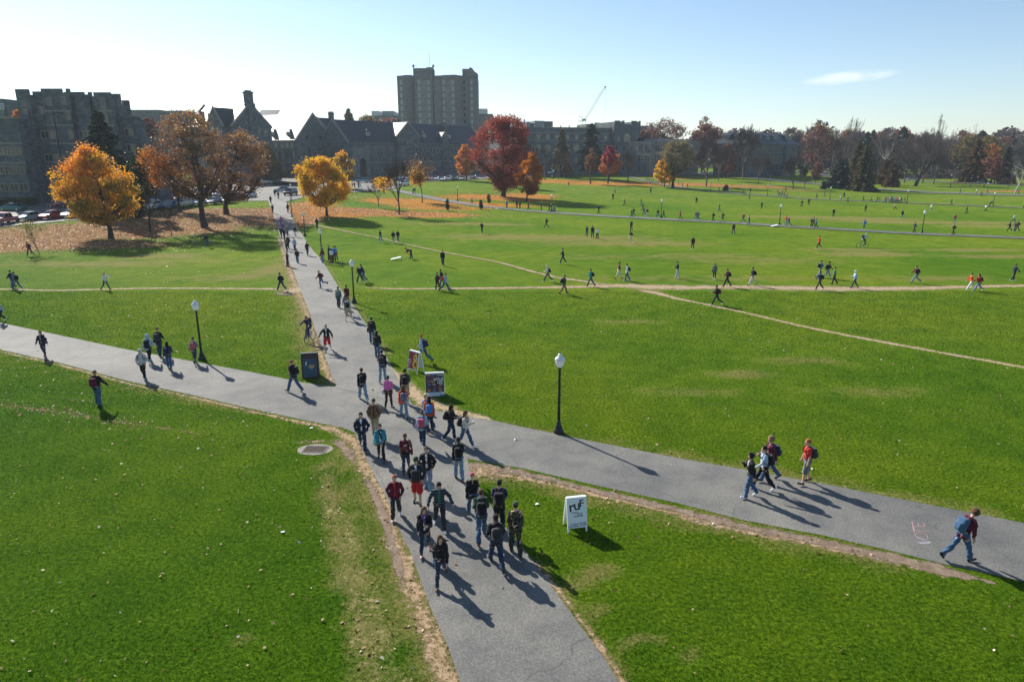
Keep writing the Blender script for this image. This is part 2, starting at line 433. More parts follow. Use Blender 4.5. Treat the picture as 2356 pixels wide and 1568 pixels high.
DZ = [(380, 588, 9, 2.2, 1), (300, 600, 14, 2, .6), (90, 605, 9, 2, .7), (200, 610, 18, 2.5, .6), (480, 600, 12, 3, .4), (560, 635, 8, 3, .5), (640, 620, 5, 8, .7), (500, 640, 10, 3, .45),
      (1330, 548, 22, 8, .6), (1200, 545, 24, 8, .55), (1450, 560, 22, 6, .6), (1110, 515, 18, 4, .7), (1000, 515, 14, 4, .5), (1390, 590, 16, 5, .35), (1600, 590, 22, 5, .45), (1750, 600, 22, 6, .4),
      (1880, 500, 26, 5, 1.), (1980, 503, 22, 4, .95), (2060, 510, 22, 4, .8), (2180, 512, 30, 5, .75), (2300, 520, 20, 5, .6), (2000, 585, 10, 3, 1), (1960, 575, 12, 2, .9), (2240, 575, 12, 3, .8), (2300, 590, 12, 3, .7),
      (2150, 640, 16, 3, .5), (1700, 640, 20, 3, .45), (1550, 640, 20, 3, .45), (1000, 570, 14, 2, .3), (1480, 1470, 1.0, .5, .7), (1380, 1310, 1.1, .7, .6), (1352, 1345, .7, .5, .6), (1395, 1390, .6, .5, .6), (1600, 1190, 1.6, .5, .7), (1580, 1520, .8, .4, .85), (1720, 860, 3.4, 1.4, .6), (1450, 740, 5, 1.4, .5), (1850, 830, 5, 1.6, .5),
      (2000, 900, 6, 1.6, .4), (1600, 900, 6, 1.6, .4), (1500, 1180, 4, .8, .5), (560, 1460, .8, .5, .5), (790, 760, 1, 9, .6), (715, 700, 2, 7, .8)]
for (x, y, rx, ry, s) in DZ:
    q = P(x, y); dry = np.maximum(dry, ell(q.x, q.y, rx, ry, 0, 0.9) * s)
    if y > 720: BARELINES.append(([Vector((q.x - rx * .5, q.y)), Vector((q.x + rx * .5, q.y))], [ry * 1.7] * 2, .5))
def near_line(pix, r, s_):
    global dry
    w = [P(*q) for q in pix]
    for a, b in zip(w[:-1], w[1:]):
        ab = b - a; t = np.clip(((GX - a.x) * ab.x + (GYY - a.y) * ab.y) / (ab.x ** 2 + ab.y ** 2), 0, 1); d = np.hypot(GX - a.x - t * ab.x, GYY - a.y - t * ab.y); dry = np.maximum(dry, np.clip(1.15 - d / r, 0, 1) * s_)
near_line([(820, 1010), (868, 1120), (925, 1290), (990, 1490), (1040, 1650)], 1.4, .5)
near_line([(752, 1070), (775, 1220), (815, 1380), (860, 1540), (885, 1650)], 1.0, .42)
near_line([(790, 1120), (830, 1290), (880, 1420), (930, 1600)], 1.1, .3)
near_line([(1090, 1092), (1208, 1108), (1559, 1190), (2039, 1290)], 1.2, .45)
near_line([(1230, 1300), (1335, 1435), (1450, 1610)], .7, .5)
near_line([(0, 815), (293, 888), (575, 950)], .8, .4)
near_line([(1150, 975), (1384, 1015), (1720, 1072), (2302, 1182)], .9, .38)
near_line([(655, 590), (690, 690), (735, 839), (757, 880)], 2.2, .5)
# the straw tint rises with distance
dry = np.maximum(dry, np.clip((GYY - 70) / 140, 0, 1) * 0.22)
for nm, arr in (('leaf', leaf), ('leafhue', hue), ('dry', dry)):
    at = gme.attributes.new(nm, 'FLOAT', 'POINT'); at.data.foreach_set('value', arr.astype(np.float32).ravel())
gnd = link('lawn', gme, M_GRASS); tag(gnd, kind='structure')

def poly_inside_rows(pts, step, name, mat, off, kind='structure', core=None, label=None):
    """a flat outline draped over the terrain: cut along a grid, lifted by off"""
    bm = bmesh.new()
    vs = [bm.verts.new((p[0], p[1], 0)) for p in pts]
    f = bm.faces.new(vs)
    if f.normal.z < 0: f.normal_flip()
    xs_ = [p[0] for p in pts]; ys_ = [p[1] for p in pts]
    for a0, a1, n in ((min(xs_), max(xs_), Vector((1, 0, 0))), (min(ys_), max(ys_), Vector((0, 1, 0)))):
        k = math.ceil(a0 / step) * step
        while k < a1:
            bmesh.ops.bisect_plane(bm, geom=bm.verts[:] + bm.edges[:] + bm.faces[:], plane_co=n * k, plane_no=n)
            k += step
    bmesh.ops.triangulate(bm, faces=bm.faces[:])
    for v in bm.verts:
        v.co.z = tz(v.co.x, v.co.y) + (off if v.co.y < 70 else off + 0.05 + (v.co.y - 70) * 0.0004)
    bm.normal_update()
    for f in bm.faces:
        if f.normal.z < 0: f.normal_flip()
    me = bpy.data.meshes.new(name); bm.to_mesh(me); bm.free()
    o = link(name, me, mat); tag(o, label, None, None, kind); return o
def edge_path(name, left, right, mat, off, step=4.0):
    pts = [P(*q) for q in left] + [P(*q) for q in reversed(right)]
    PATHPOLYS.append([(p.x, p.y) for p in pts])
    return poly_inside_rows([(p.x, p.y) for p in pts], step, name, mat, off)
def smooth_line(pts, step):
    pts = [Vector((p[0], p[1])) for p in pts]; out = []
    for i in range(len(pts) - 1):
        p0 = pts[max(i - 1, 0)]; p1 = pts[i]; p2 = pts[i + 1]; p3 = pts[min(i + 2, len(pts) - 1)]
        n = max(1, int((p2 - p1).length / step))
        for k in range(n):
            t = k / n
            out.append(0.5 * ((2 * p1) + (-p0 + p2) * t + (2 * p0 - 5 * p1 + 4 * p2 - p3) * t * t + (-p0 + 3 * p1 - 3 * p2 + p3) * t ** 3))
    out.append(pts[-1]); return out
def ribbon(name, pix, width, mat, off, step=1.5, cols=4, kind='structure', world=False, ends=False, label=None):
    """strip along a centre line given in photo positions; width in metres (number or per point)"""
    w = [P(*q) for q in pix] if not world else pix
    wd = width if isinstance(width, (list, tuple)) else [width] * len(w)
    line = smooth_line(w, step); ws = smooth_line([(k * 1.0, wd[k]) for k in range(len(wd))], 1e9) if False else None
    if mat is not M_ROAD: BARELINES.append(([Vector((q[0], q[1])) for q in w], wd, {'faded_grass': .45, 'leaf_row': .6, 'straw_grass': .15}.get(mat.name, .08)))
    # width along the line
    cum = [0]
    for i in range(1, len(w)): cum.append(cum[-1] + (Vector((w[i][0], w[i][1])) - Vector((w[i - 1][0], w[i - 1][1]))).length)
    tot = [0]
    for i in range(1, len(line)): tot.append(tot[-1] + (line[i] - line[i - 1]).length)
    wi = np.interp(np.array(tot) * cum[-1] / max(tot[-1], 1e-6), cum, wd) * (1.08 if name == 'dirt_trail' else 1)
    V = []; core = []
    for i, p in enumerate(line):
        d = (line[min(i + 1, len(line) - 1)] - line[max(i - 1, 0)]).normalized(); n = Vector((-d.y, d.x))
        for k in range(cols + 1):
            s = k / cols * 2 - 1; q = p + n * s * wi[i] / 2
            V.append((q.x, q.y, tz(q.x, q.y) + (off if q.y < 70 else off + 0.05 + (q.y - 70) * 0.0004)))
            e = min(1.0, min(i, len(line) - 1 - i) / 3.0) if ends else 1.0
            core.append((1 - abs(s)) * e)
    c1 = cols + 1; n = len(line)
    ii = np.arange(n * c1).reshape(n, c1)
    Fc = np.stack([ii[:-1, :-1], ii[1:, :-1], ii[1:, 1:], ii[:-1, 1:]], -1).reshape(-1, 4)
    me = mesh(name, V, Fc, True)
    if me.polygons[0].normal.z < 0: me.flip_normals()
    at = me.attributes.new('core', 'FLOAT', 'POINT'); at.data.foreach_set('value', np.array(core, np.float32))
    o = link(name, me, mat); tag(o, label, None, None, kind); return o
def blob_patch(name, x, y, rx, ry, mat, off=0.006, rz=0.0, kind='structure'):
    c = P(x, y); V = [(c.x, c.y, 0)]; core = [1.0]; n = 28
    for ring in (0.35, 0.7, 1.0):
        for k in range(n):
            t = 2 * math.pi * k / n; a, b_ = rx * ring * math.cos(t), ry * ring * math.sin(t)
            V.append((c.x + a * math.cos(rz) - b_ * math.sin(rz), c.y + a * math.sin(rz) + b_ * math.cos(rz), 0)); core.append(1 - ring)
    V = [(v[0], v[1], tz(v[0], v[1]) + off + (0.05 if v[1] > 70 else 0)) for v in V]
    Fc = [(0, 1 + k, 1 + (k + 1) % n) for k in range(n)]
    for r_ in range(2):
        for k in range(n):
            a = 1 + r_ * n + k; b_ = 1 + r_ * n + (k + 1) % n; Fc.append((a, a + n, b_ + n, b_))
    me = mesh(name, V, Fc, True)
    at = me.attributes.new('core', 'FLOAT', 'POINT'); at.data.foreach_set('value', np.array(core, np.float32))
    o = link(name, me, mat); tag(o, kind=kind); return o

# asphalt walks: the long diagonal, the walk up to the halls, the walk coming down to the viewer
edge_path('footpath', [(-300, 690), (0, 742), (147, 773), (293, 804), (399, 823), (575, 855), (700, 880), (773, 890), (860, 905), (964, 935), (989, 940), (1055, 955), (1140, 968), (1208, 983), (1384, 1019), (1559, 1053), (1720, 1081), (1898, 1113), (2100, 1153), (2302, 1192), (2600, 1250), (2900, 1310)],
          [(-300, 730), (0, 804), (147, 837), (293, 876), (440, 908), (575, 939), (700, 966), (790, 984), (816, 995), (940, 1024), (1070, 1054), (1208, 1078), (1384, 1119), (1559, 1157), (1706, 1195), (1898, 1232), (2039, 1264), (2181, 1299), (2356, 1337), (2600, 1392), (2900, 1462)], M_ASPH, 0.008)
edge_path('footpath', [(816, 993), (839, 1048), (862, 1094), (892, 1150), (925, 1232), (943, 1266), (991, 1399), (1027, 1478), (1059, 1567), (1130, 1760), (1180, 1990)],
          [(1075, 1050), (1080, 1080), (1106, 1128), (1165, 1215), (1212, 1271), (1281, 1365), (1326, 1427), (1391, 1515), (1421, 1567), (1540, 1760), (1700, 1990)], M_ASPH, 0.014)
edge_path('footpath', [(617, 463), (626, 487), (643, 540), (660, 590), (678, 631), (696, 679), (714, 723), (729, 769), (755, 839), (773, 892)],
          [(658, 465), (674, 504), (688, 528), (714, 569), (742, 602), (780, 661), (819, 710), (845, 749), (878, 800), (905, 850), (922, 885), (950, 934)], M_ASPH, 0.020)
ribbon('footpath', [(905, 437), (941, 445), (993, 456), (1050, 466), (1112, 475), (1189, 483), (1292, 491), (1420, 499), (1610, 509), (1792, 520), (1962, 530), (2132, 539), (2356, 548), (2600, 560)], 3.4, M_ROAD, 0.02, 3.0)
ribbon('footpath', [(1400, 398), (1438, 405), (1488, 417), (1539, 427), (1620, 439), (1700, 446), (1781, 452), (1898, 460), (1996, 463), (2098, 467.5), (2356, 479), (2600, 490)], 2.8, M_ROAD, 0.02, 4.0)
ribbon('road', [(1690, 404), (1790, 415), (1898, 425), (1996, 434), (2070, 439), (2149, 443.5), (2250, 446.5), (2356, 450), (2600, 458)], 8.5, M_ROAD, 0.03, 4.0)
ribbon('road', [(1900, 408), (2001, 412), (2171, 419), (2303, 425), (2500, 434)], 7.0, M_ROAD, 0.03, 5.0)
lot = [(-260, 550), (-100, 533), (0, 523), (90, 515), (170, 507), (250, 499), (330, 487), (440, 471), (520, 463), (617, 463), (658, 465), (700, 455), (800, 444), (849, 441), (890, 438), (923, 430), (954, 420), (1013, 417), (1083, 414), (1180, 409), (1300, 404), (1450, 401), (1560, 402), (1700, 405.5)]
lotb = [(1700, 400), (1450, 392), (1250, 394), (1080, 398), (900, 401), (780, 404), (640, 409), (520, 420), (400, 436), (200, 455), (0, 462), (-260, 470)]
poly_inside_rows([(p.x, p.y) for p in [P(*q) for q in lot] + [P(*q) for q in lotb]], 4.0, 'parking_lot', M_ROAD, 0.03)
# worn trails and borders
ribbon('dirt_trail', [(-200, 668), (0, 665), (120, 668), (210, 666), (330, 663), (430, 663), (560, 664), (640, 665), (690, 668)], [1.1, 1.0, .9, 1.1, 1.1, 1.0, 1.1, 1.6, 2.4], M_DIRTF, 0.007, 1.0, ends=True)
ribbon('dirt_trail', [(795, 659), (830, 661), (900, 664), (1000, 664), (1100, 663), (1250, 661), (1350, 659), (1420, 657), (1500, 660), (1600, 661), (1700, 660), (1800, 662), (1900, 664), (2000, 664), (2100, 663), (2200, 660), (2356, 657), (2500, 655)],
       [1.3, 1.0, 1.0, 1.2, 1.5, 1.8, 2.4, 3.6, 4.6, 3.6, 3.4, 4.0, 4.4, 3.6, 3.4, 2.4, 2.0, 2.0], M_DIRTF, 0.007, 1.2, cols=6, ends=True)
ribbon('dirt_trail', [(700, 510), (735, 520), (800, 534), (880, 550), (1000, 577), (1080, 592), (1150, 605), (1250, 632), (1330, 645), (1430, 660)], [1, .9, .8, .8, .8, .8, .9, 1.0, 1.4, 2.0], M_DIRTF, 0.010, 1.2, ends=True)
ribbon('dirt_trail', [(1430, 658), (1500, 672), (1560, 687), (1700, 716), (1850, 751), (2000, 781), (2200, 817), (2356, 845), (2600, 890)], [2.4, 2.2, 1.1, .9, .9, 1.0, .9, .9, .9], M_DIRTF, 0.010, 1.0, ends=True)
blob_patch('dirt_trail', 682, 668, 2.6, 3.6, M_DIRTF, 0.013)
ribbon('worn_verge', [(560, 942), (680, 968), (760, 986), (812, 1012), (838, 1070), (868, 1120), (900, 1200), (925, 1290), (960, 1390), (1000, 1490), (1040, 1600), (1080, 1750)], [.5, .7, 1.0, 1.5, 1.3, 1.2, 1.3, 1.3, 1.4, 1.3, 1.1, 1.0], M_STRAW, 0.005, 0.4, 8)
ribbon('worn_verge', [(835, 1085), (858, 1130), (884, 1190), (912, 1290), (935, 1360)], [.3, .6, .6, .5, .3], M_MUD, 0.007, 0.3, 6, ends=True)
ribbon('worn_verge', [(735, 1010), (770, 1015), (800, 1040), (812, 1070)], [.4, .9, .9, .4], M_MUD, 0.009, 0.3, 6, ends=True)
ribbon('worn_verge', [(752, 1070), (758, 1140), (775, 1220), (795, 1300), (815, 1380), (840, 1460), (860, 1540), (890, 1650)], [.7, 1.1, 1.3, 1.4, 1.4, 1.5, 1.4, 1.2], M_FAINT, 0.0055, 0.4, 8)
ribbon('worn_verge', [(790, 1180), (820, 1290), (860, 1400), (900, 1520), (930, 1640)], [1., 1.5, 1.6, 1.6, 1.4], M_FAINT, 0.0065, 0.4, 8)
ribbon('worn_verge', [(1078, 1066), (1120, 1076), (1208, 1089), (1384, 1132), (1559, 1172), (1706, 1210), (1860, 1240), (2039, 1280), (2181, 1313), (2290, 1342)], [1.3, 1.2, .8, .7, .8, 1.0, .8, .9, 1.0, .4], M_MUD, 0.007, 0.4, 8)
ribbon('worn_verge', [(1090, 1085), (1140, 1092), (1208, 1100), (1384, 1140), (1559, 1182), (1706, 1218), (1898, 1255), (2039, 1283), (2181, 1318)], [1.3, .8, .6, .6, .8, .9, .9, 1.0, .9], M_STRAW, 0.005, 0.4, 8)
blob_patch('worn_verge', 1105, 1088, 1.3, 1.2, M_STRAW, 0.011)
ribbon('worn_verge', [(1226, 1292), (1290, 1362), (1335, 1425), (1400, 1515), (1450, 1600)], .45, M_STRAW, 0.005, 0.4, 6)
ribbon('worn_verge', [(1384, 1023), (1559, 1050), (1720, 1078), (1898, 1110), (2100, 1149), (2302, 1188)], .5, M_FAINT, 0.005, 0.4, 6)
ribbon('worn_verge', [(0, 808), (147, 842), (293, 881), (440, 913), (575, 944)], .55, M_STRAW, 0.005, 0.4, 6)
ribbon('worn_verge', [(640, 545), (655, 590), (670, 631), (688, 679), (706, 723), (721, 769), (747, 839), (765, 884)], [1.0, 1.3, 1.8, 1.8, 1.3, .9, 1.3, .9], M_STRAW, 0.005, 0.6, 8)
ribbon('worn_verge', [(683, 680), (700, 723), (705, 769), (720, 820)], [1.4, 1.6, 1.6, 1.2], M_FAINT, 0.0065, 0.6, 8)
ribbon('worn_verge', [(746, 598), (785, 657), (824, 706), (852, 749), (884, 795), (905, 828)], .8, M_FAINT, 0.005, 0.6, 6)
ribbon('worn_verge', [(884, 838), (925, 880), (950, 905), (985, 925), (1040, 944), (1100, 958), (1160, 972)], [.9, 1.7, 2.3, 2.0, 1.4, 1.0, .3], M_DIRTF, 0.006, 0.4, 8, ends=True)
ribbon('worn_verge', [(-40, 928), (60, 938), (150, 950), (260, 968), (360, 982), (470, 1000)], [.6, .6, .7, .6, .6, .3], M_LEAFROW, 0.006, 0.4, 6)
blob_patch('worn_verge', 205, 920, 3.0, .7, M_FAINT, 0.007)
blob_patch('worn_verge', 730, 1016, 1.2, .5, M_STRAW, 0.004)
# white arena stain and faint painted lines on the walks
# ------------------------------------------------------------------ figures: one continuous surface from blended solids
def surfnet(val, org, h):
    ins = val < 0
    nx_, ny_, nz_ = val.shape
    c = [(i, j, k) for i in (0, 1) for j in (0, 1) for k in (0, 1)]
    cnt = np.zeros((nx_ - 1, ny_ - 1, nz_ - 1), np.int8)
    for i, j, k in c: cnt += ins[i:nx_ - 1 + i, j:ny_ - 1 + j, k:nz_ - 1 + k]
    act = np.argwhere((cnt > 0) & (cnt < 8))
    if len(act) == 0: return np.zeros((0, 3)), np.zeros((0, 4), int)
    cv = np.stack([val[act[:, 0] + i, act[:, 1] + j, act[:, 2] + k] for i, j, k in c], 1)
    acc = np.zeros((len(act), 3)); n = np.zeros(len(act))
    for a in range(8):
        for b in range(a + 1, 8):
            if sum(abs(c[a][q] - c[b][q]) for q in range(3)) != 1: continue
            m = (cv[:, a] < 0) != (cv[:, b] < 0)
            t = np.where(m, cv[:, a] / (cv[:, a] - cv[:, b] + 1e-12), 0)
            pa, pb = np.array(c[a], float), np.array(c[b], float)
            acc += np.where(m[:, None], pa + t[:, None] * (pb - pa), 0); n += m
    V = (act + acc / n[:, None]) * h + org
    ix = np.full(cnt.shape, -1, np.int64); ix[act[:, 0], act[:, 1], act[:, 2]] = np.arange(len(act))
    Q = []
    for ax in range(3):
        o1, o2 = [(1, 2), (2, 0), (0, 1)][ax]
        lo = [slice(None)] * 3; hi = [slice(None)] * 3
        lo[ax] = slice(0, val.shape[ax] - 1); hi[ax] = slice(1, val.shape[ax])
        d = ins[tuple(lo)].astype(np.int8) - ins[tuple(hi)].astype(np.int8)
        e = np.argwhere(d != 0)
        ok = (e[:, o1] > 0) & (e[:, o2] > 0) & (e[:, o1] < val.shape[o1] - 1) & (e[:, o2] < val.shape[o2] - 1)
        e = e[ok]; s = d[e[:, 0], e[:, 1], e[:, 2]]
        def cell(a, b):
            q = e.copy(); q[:, o1] -= a; q[:, o2] -= b; return ix[q[:, 0], q[:, 1], q[:, 2]]
        f = np.stack([cell(1, 1), cell(0, 1), cell(0, 0), cell(1, 0)], 1)
        f = np.where((s > 0)[:, None], f, f[:, ::-1])
        Q.append(f[(f >= 0).all(1)])
    return V, np.concatenate(Q)
def sdf(prims, h, wob=0.0, seed=0):
    """prims: ('c',a,b,ra,rb,k) tapered capsule, ('e',c,radii,rot,k) ellipsoid, ('b',c,half,round,rot,k) box; leading '-' cuts"""
    lo = np.full(3, 9.); hi = np.full(3, -9.)
    for p in prims:
        if p[0][0] == '-': continue
        if p[0] == 'c':
            for q, r in ((p[1], p[3]), (p[2], p[4])): lo = np.minimum(lo, np.array(q) - r); hi = np.maximum(hi, np.array(q) + r)
        elif p[0] == 'e':
            r = max(p[2]); lo = np.minimum(lo, np.array(p[1]) - r); hi = np.maximum(hi, np.array(p[1]) + r)
        else:
            r = np.linalg.norm(p[2]) + p[3]; lo = np.minimum(lo, np.array(p[1]) - r); hi = np.maximum(hi, np.array(p[1]) + r)
    lo -= 3 * h; hi += 3 * h
    n = np.ceil((hi - lo) / h).astype(int) + 1
    ax = [lo[i] + h * np.arange(n[i]) for i in range(3)]
    val = np.full(n, 0.25, np.float32)
    for p in prims:
        t = p[0][-1]
        if t == 'c': a, b = np.array(p[1], float), np.array(p[2], float); R_ = max(p[3], p[4]); bl, bh = np.minimum(a, b) - R_, np.maximum(a, b) + R_
        elif t == 'e': a = np.array(p[1], float); bl, bh = a - max(p[2]), a + max(p[2])
        else: a = np.array(p[1], float); r = np.linalg.norm(p[2]) + p[3]; bl, bh = a - r, a + r
        m = 0.09
        i0 = np.clip(((bl - m - lo) / h).astype(int), 0, n - 1); i1 = np.clip(((bh + m - lo) / h).astype(int) + 2, 1, n)
        sl = tuple(slice(i0[q], i1[q]) for q in range(3))
        X, Y, Z = np.meshgrid(ax[0][sl[0]], ax[1][sl[1]], ax[2][sl[2]], indexing='ij', sparse=True)
        if t == 'c':
            ab = b - a; L = max(ab @ ab, 1e-9)
            tt = np.clip(((X - a[0]) * ab[0] + (Y - a[1]) * ab[1] + (Z - a[2]) * ab[2]) / L, 0, 1)
            d = np.sqrt((X - a[0] - tt * ab[0]) ** 2 + (Y - a[1] - tt * ab[1]) ** 2 + (Z - a[2] - tt * ab[2]) ** 2) - (p[3] + (p[4] - p[3]) * tt)
            k = p[5]
        else:
            rot = p[3] if t == 'e' else p[4]
            x, y, z = X - a[0], Y - a[1], Z - a[2]
            if rot is not None:
                M_ = np.array(rot)  # rows: local axes
                x, y, z = x * M_[0][0] + y * M_[0][1] + z * M_[0][2], x * M_[1][0] + y * M_[1][1] + z * M_[1][2], x * M_[2][0] + y * M_[2][1] + z * M_[2][2]
            if t == 'e':
                r = p[2]; q = np.sqrt((x / r[0]) ** 2 + (y / r[1]) ** 2 + (z / r[2]) ** 2); d = (q - 1) * min(r) * 1.1; k = p[4]
            else:
                hx, hy, hz = p[2]; qx, qy, qz = np.abs(x) - hx, np.abs(y) - hy, np.abs(z) - hz
                d = np.sqrt(np.maximum(qx, 0) ** 2 + np.maximum(qy, 0) ** 2 + np.maximum(qz, 0) ** 2) + np.minimum(np.maximum(qx, np.maximum(qy, qz)), 0) - p[3]; k = p[5]
        v = val[sl]
        if p[0][0] == '-': val[sl] = np.maximum(v, -d)
        else:
            hh = np.clip(0.5 + 0.5 * (v - d) / k, 0, 1); val[sl] = v * (1 - hh) + d * hh - k * hh * (1 - hh)
    if wob:
        rs = np.random.default_rng(seed); X, Y, Z = np.meshgrid(*ax, indexing='ij', sparse=True)
        w = 0
        for _ in range(5):
            q = rs.normal(size=3) * (28, 28, 40); w = w + np.sin(X * q[0] + Y * q[1] + Z * q[2] + rs.uniform(0, 6))
        val = val + w * wob / 2.2
    return surfnet(val, lo, h)

def rotx(a): c, s = math.cos(R(a)), math.sin(R(a)); return np.array([[1, 0, 0], [0, c, -s], [0, s, c]])
def rotz(a): c, s = math.cos(R(a)), math.sin(R(a)); return np.array([[c, -s, 0], [s, c, 0], [0, 0, 1]])
# pose: lean, thighL, kneeL, thighR, kneeR
POSES = {
 'stand': (2, 3, 4, -4, 2), 'walk': (5, 24, 6, -17, 22), 'step': (4, 14, 8, -10, 26), 'wide': (8, 30, 8, -24, 30), 'stroll': (3, 10, 4, -8, 12),
 'run': (14, 6, 14, -26, 62), 'bend': (78, 8, 6, -6, 6), 'stoop': (20, 24, 10, -18, 34), 'apart': (4, 12, 4, -12, 6), 'bike': (32, 72, 74, 38, 28), 'lean': (18, 16, 8, -14, 16), 'push': (48, 10, 8, -12, 10)}
ARMS = {  # (upper pitch, abduct, elbow, inward) for L, R
 'swing': ((-24, 8, 14, 0), (26, 8, 26, 6)), 'down': ((-3, 10, 12, 4), (3, 10, 14, 4)), 'pocket': ((-14, 24, 52, 30), (-14, 24, 52, 30)), 'phone': ((-6, 10, 20, 6), (38, 14, 128, 22)),
 'hold': ((14, 10, 84, 30), (14, 10, 84, 30)), 'text': ((-4, 8, 14, 4), (22, 8, 92, 24)), 'bike': ((58, 18, 14, -6), (58, 18, 14, -6)), 'out': ((10, 38, 34, 0), (14, 34, 26, 0)), 'strap': ((-18, 8, 12, 0), (24, 16, 120, 30)), 'reach': ((70, 8, 10, 6), (20, 8, 30, 6))}
def skel(pose, arms, mirror, hy, hp):
    lean, tL, kL, tR, kR = POSES[pose]
    aL, aR = ARMS[arms]
    if mirror: tL, kL, tR, kR = tR, kR, tL, kL; aL, aR = aR, aL
    J = {}
    hip = np.array([0, 0, 0.93])
    def pd(a): return np.array([0, math.sin(R(a)), -math.cos(R(a))])
    for s, nm, t, k in ((-1, 'L', tL, kL), (1, 'R', tR, kR)):
        h = hip + (s * 0.088, 0, 0); sp = np.array([s * 0.03, 0, 0]) * (3 if pose == 'apart' else 1)
        kn = h + pd(t) * 0.43 + sp * 0.5; an = kn + pd(t - k) * 0.415 + sp * 0.5
        fp = max(-62, min(12, (t - k) * 0.9 + (8 if t > 10 else 0)))
        fwd = np.array([s * 0.12, math.cos(R(fp)), math.sin(R(fp))]); up = np.array([0, -math.sin(R(fp)), math.cos(R(fp))])
        heel = an - up * 0.055 - fwd * 0.045; toe = an - up * 0.06 + fwd * 0.165
        J['h' + nm], J['k' + nm], J['a' + nm], J['e' + nm], J['t' + nm] = h, kn, an, heel, toe
    mz = min(J['eL'][2], J['tL'][2], J['eR'][2], J['tR'][2]) - 0.034
    T = rotx(-lean)
    J['T'] = T
    def tp(x, y, z): return hip + T @ np.array([x, y, z - 0.93])
    J['tp'] = tp
    for s, nm, a in ((-1, 'L', aL), (1, 'R', aR)):
        sh = tp(s * 0.162, 0, 1.40)
        up_, ab, el, inn = a
        tl = lean * 0.5 if arms != 'bike' else 0
        d = np.array([s * math.sin(R(ab)), math.sin(R(up_)) * math.cos(R(ab)), -math.cos(R(up_)) * math.cos(R(ab))])
        e = sh + d * 0.29
        f = up_ + el
        d2 = np.array([s * math.sin(R(ab * 0.4)), math.sin(R(f)), -math.cos(R(f))]); d2[0] -= s * math.sin(R(inn)) ; d2 /= np.linalg.norm(d2)
        J['s' + nm], J['l' + nm], J['w' + nm], J['d' + nm] = sh, e, e + d2 * 0.245, d2
    hm = rotx(-(lean * 0.35 + hp)) @ rotz(-hy)
    J['nk'] = tp(0, -0.005, 1.46); J['H'] = J['nk'] + rotx(-(lean * 0.5 + hp * 0.6)) @ np.array([0, 0.022, 0.165]); J['HM'] = hm
    for q in list(J):
        if isinstance(J[q], np.ndarray) and J[q].shape == (3,): J[q] = J[q] - (0, 0, mz)
    J['mz'] = mz
    return J
def tpz(J): return lambda x, y, z: J['tp'](x, y, z) - np.array([0, 0, J['mz']])
def torso_prims(J, g, z0=0.93, fem=False, belly=0.0):
    tp = tpz(J); ch = .062 if fem else .078; P_ = []
    for s in (-1, 1):
        P_.append(('c', tp(s * .062, -.005, z0), tp(s * .05, 0, 1.12), .098 + g, .088 + g + belly, .04))
        P_.append(('c', tp(s * .05, 0, 1.12), tp(s * ch, 0, 1.33), .088 + g + belly, .092 + g, .04))
    P_.append(('c', tp(-.115, -.005, 1.395), tp(.115, -.005, 1.395), .050 + g, .050 + g, .06))
    return P_
def arm_prims(J, g, frac=1.0, upper=False):
    P_ = []
    for s in 'LR':
        P_.append(('c', J['s' + s], J['l' + s], .044 + g, .037 + g, .035))
        if not upper: P_.append(('c', J['l' + s], J['l' + s] + (J['w' + s] - J['l' + s]) * frac, .037 + g, .026 + g, .02))
    return P_
def leg_prims(J, g, shin=1.0, flare=0.0):
    P_ = [('c', J['hL'] + (.01, -.015, .02), J['hR'] + (-.01, -.015, .02), .095 + g, .095 + g, .04)]
    for s in 'LR':
        P_.append(('c', J['h' + s], J['k' + s], .082 + g, .055 + g, .03))
        if shin > 0:
            a = J['k' + s] + (J['a' + s] - J['k' + s]) * 0.35
            P_.append(('c', J['k' + s], a, .052 + g, .053 + g + flare * .4, .02))
            P_.append(('c', a, J['k' + s] + (J['a' + s] - J['k' + s]) * shin, .053 + g + flare * .4, .037 + g + flare, .02))
    return P_
def head_frame(J):
    H, M_ = J['H'], J['HM']; return lambda x, y, z: H + M_ @ np.array([x, y, z]) * 1.06, M_.T
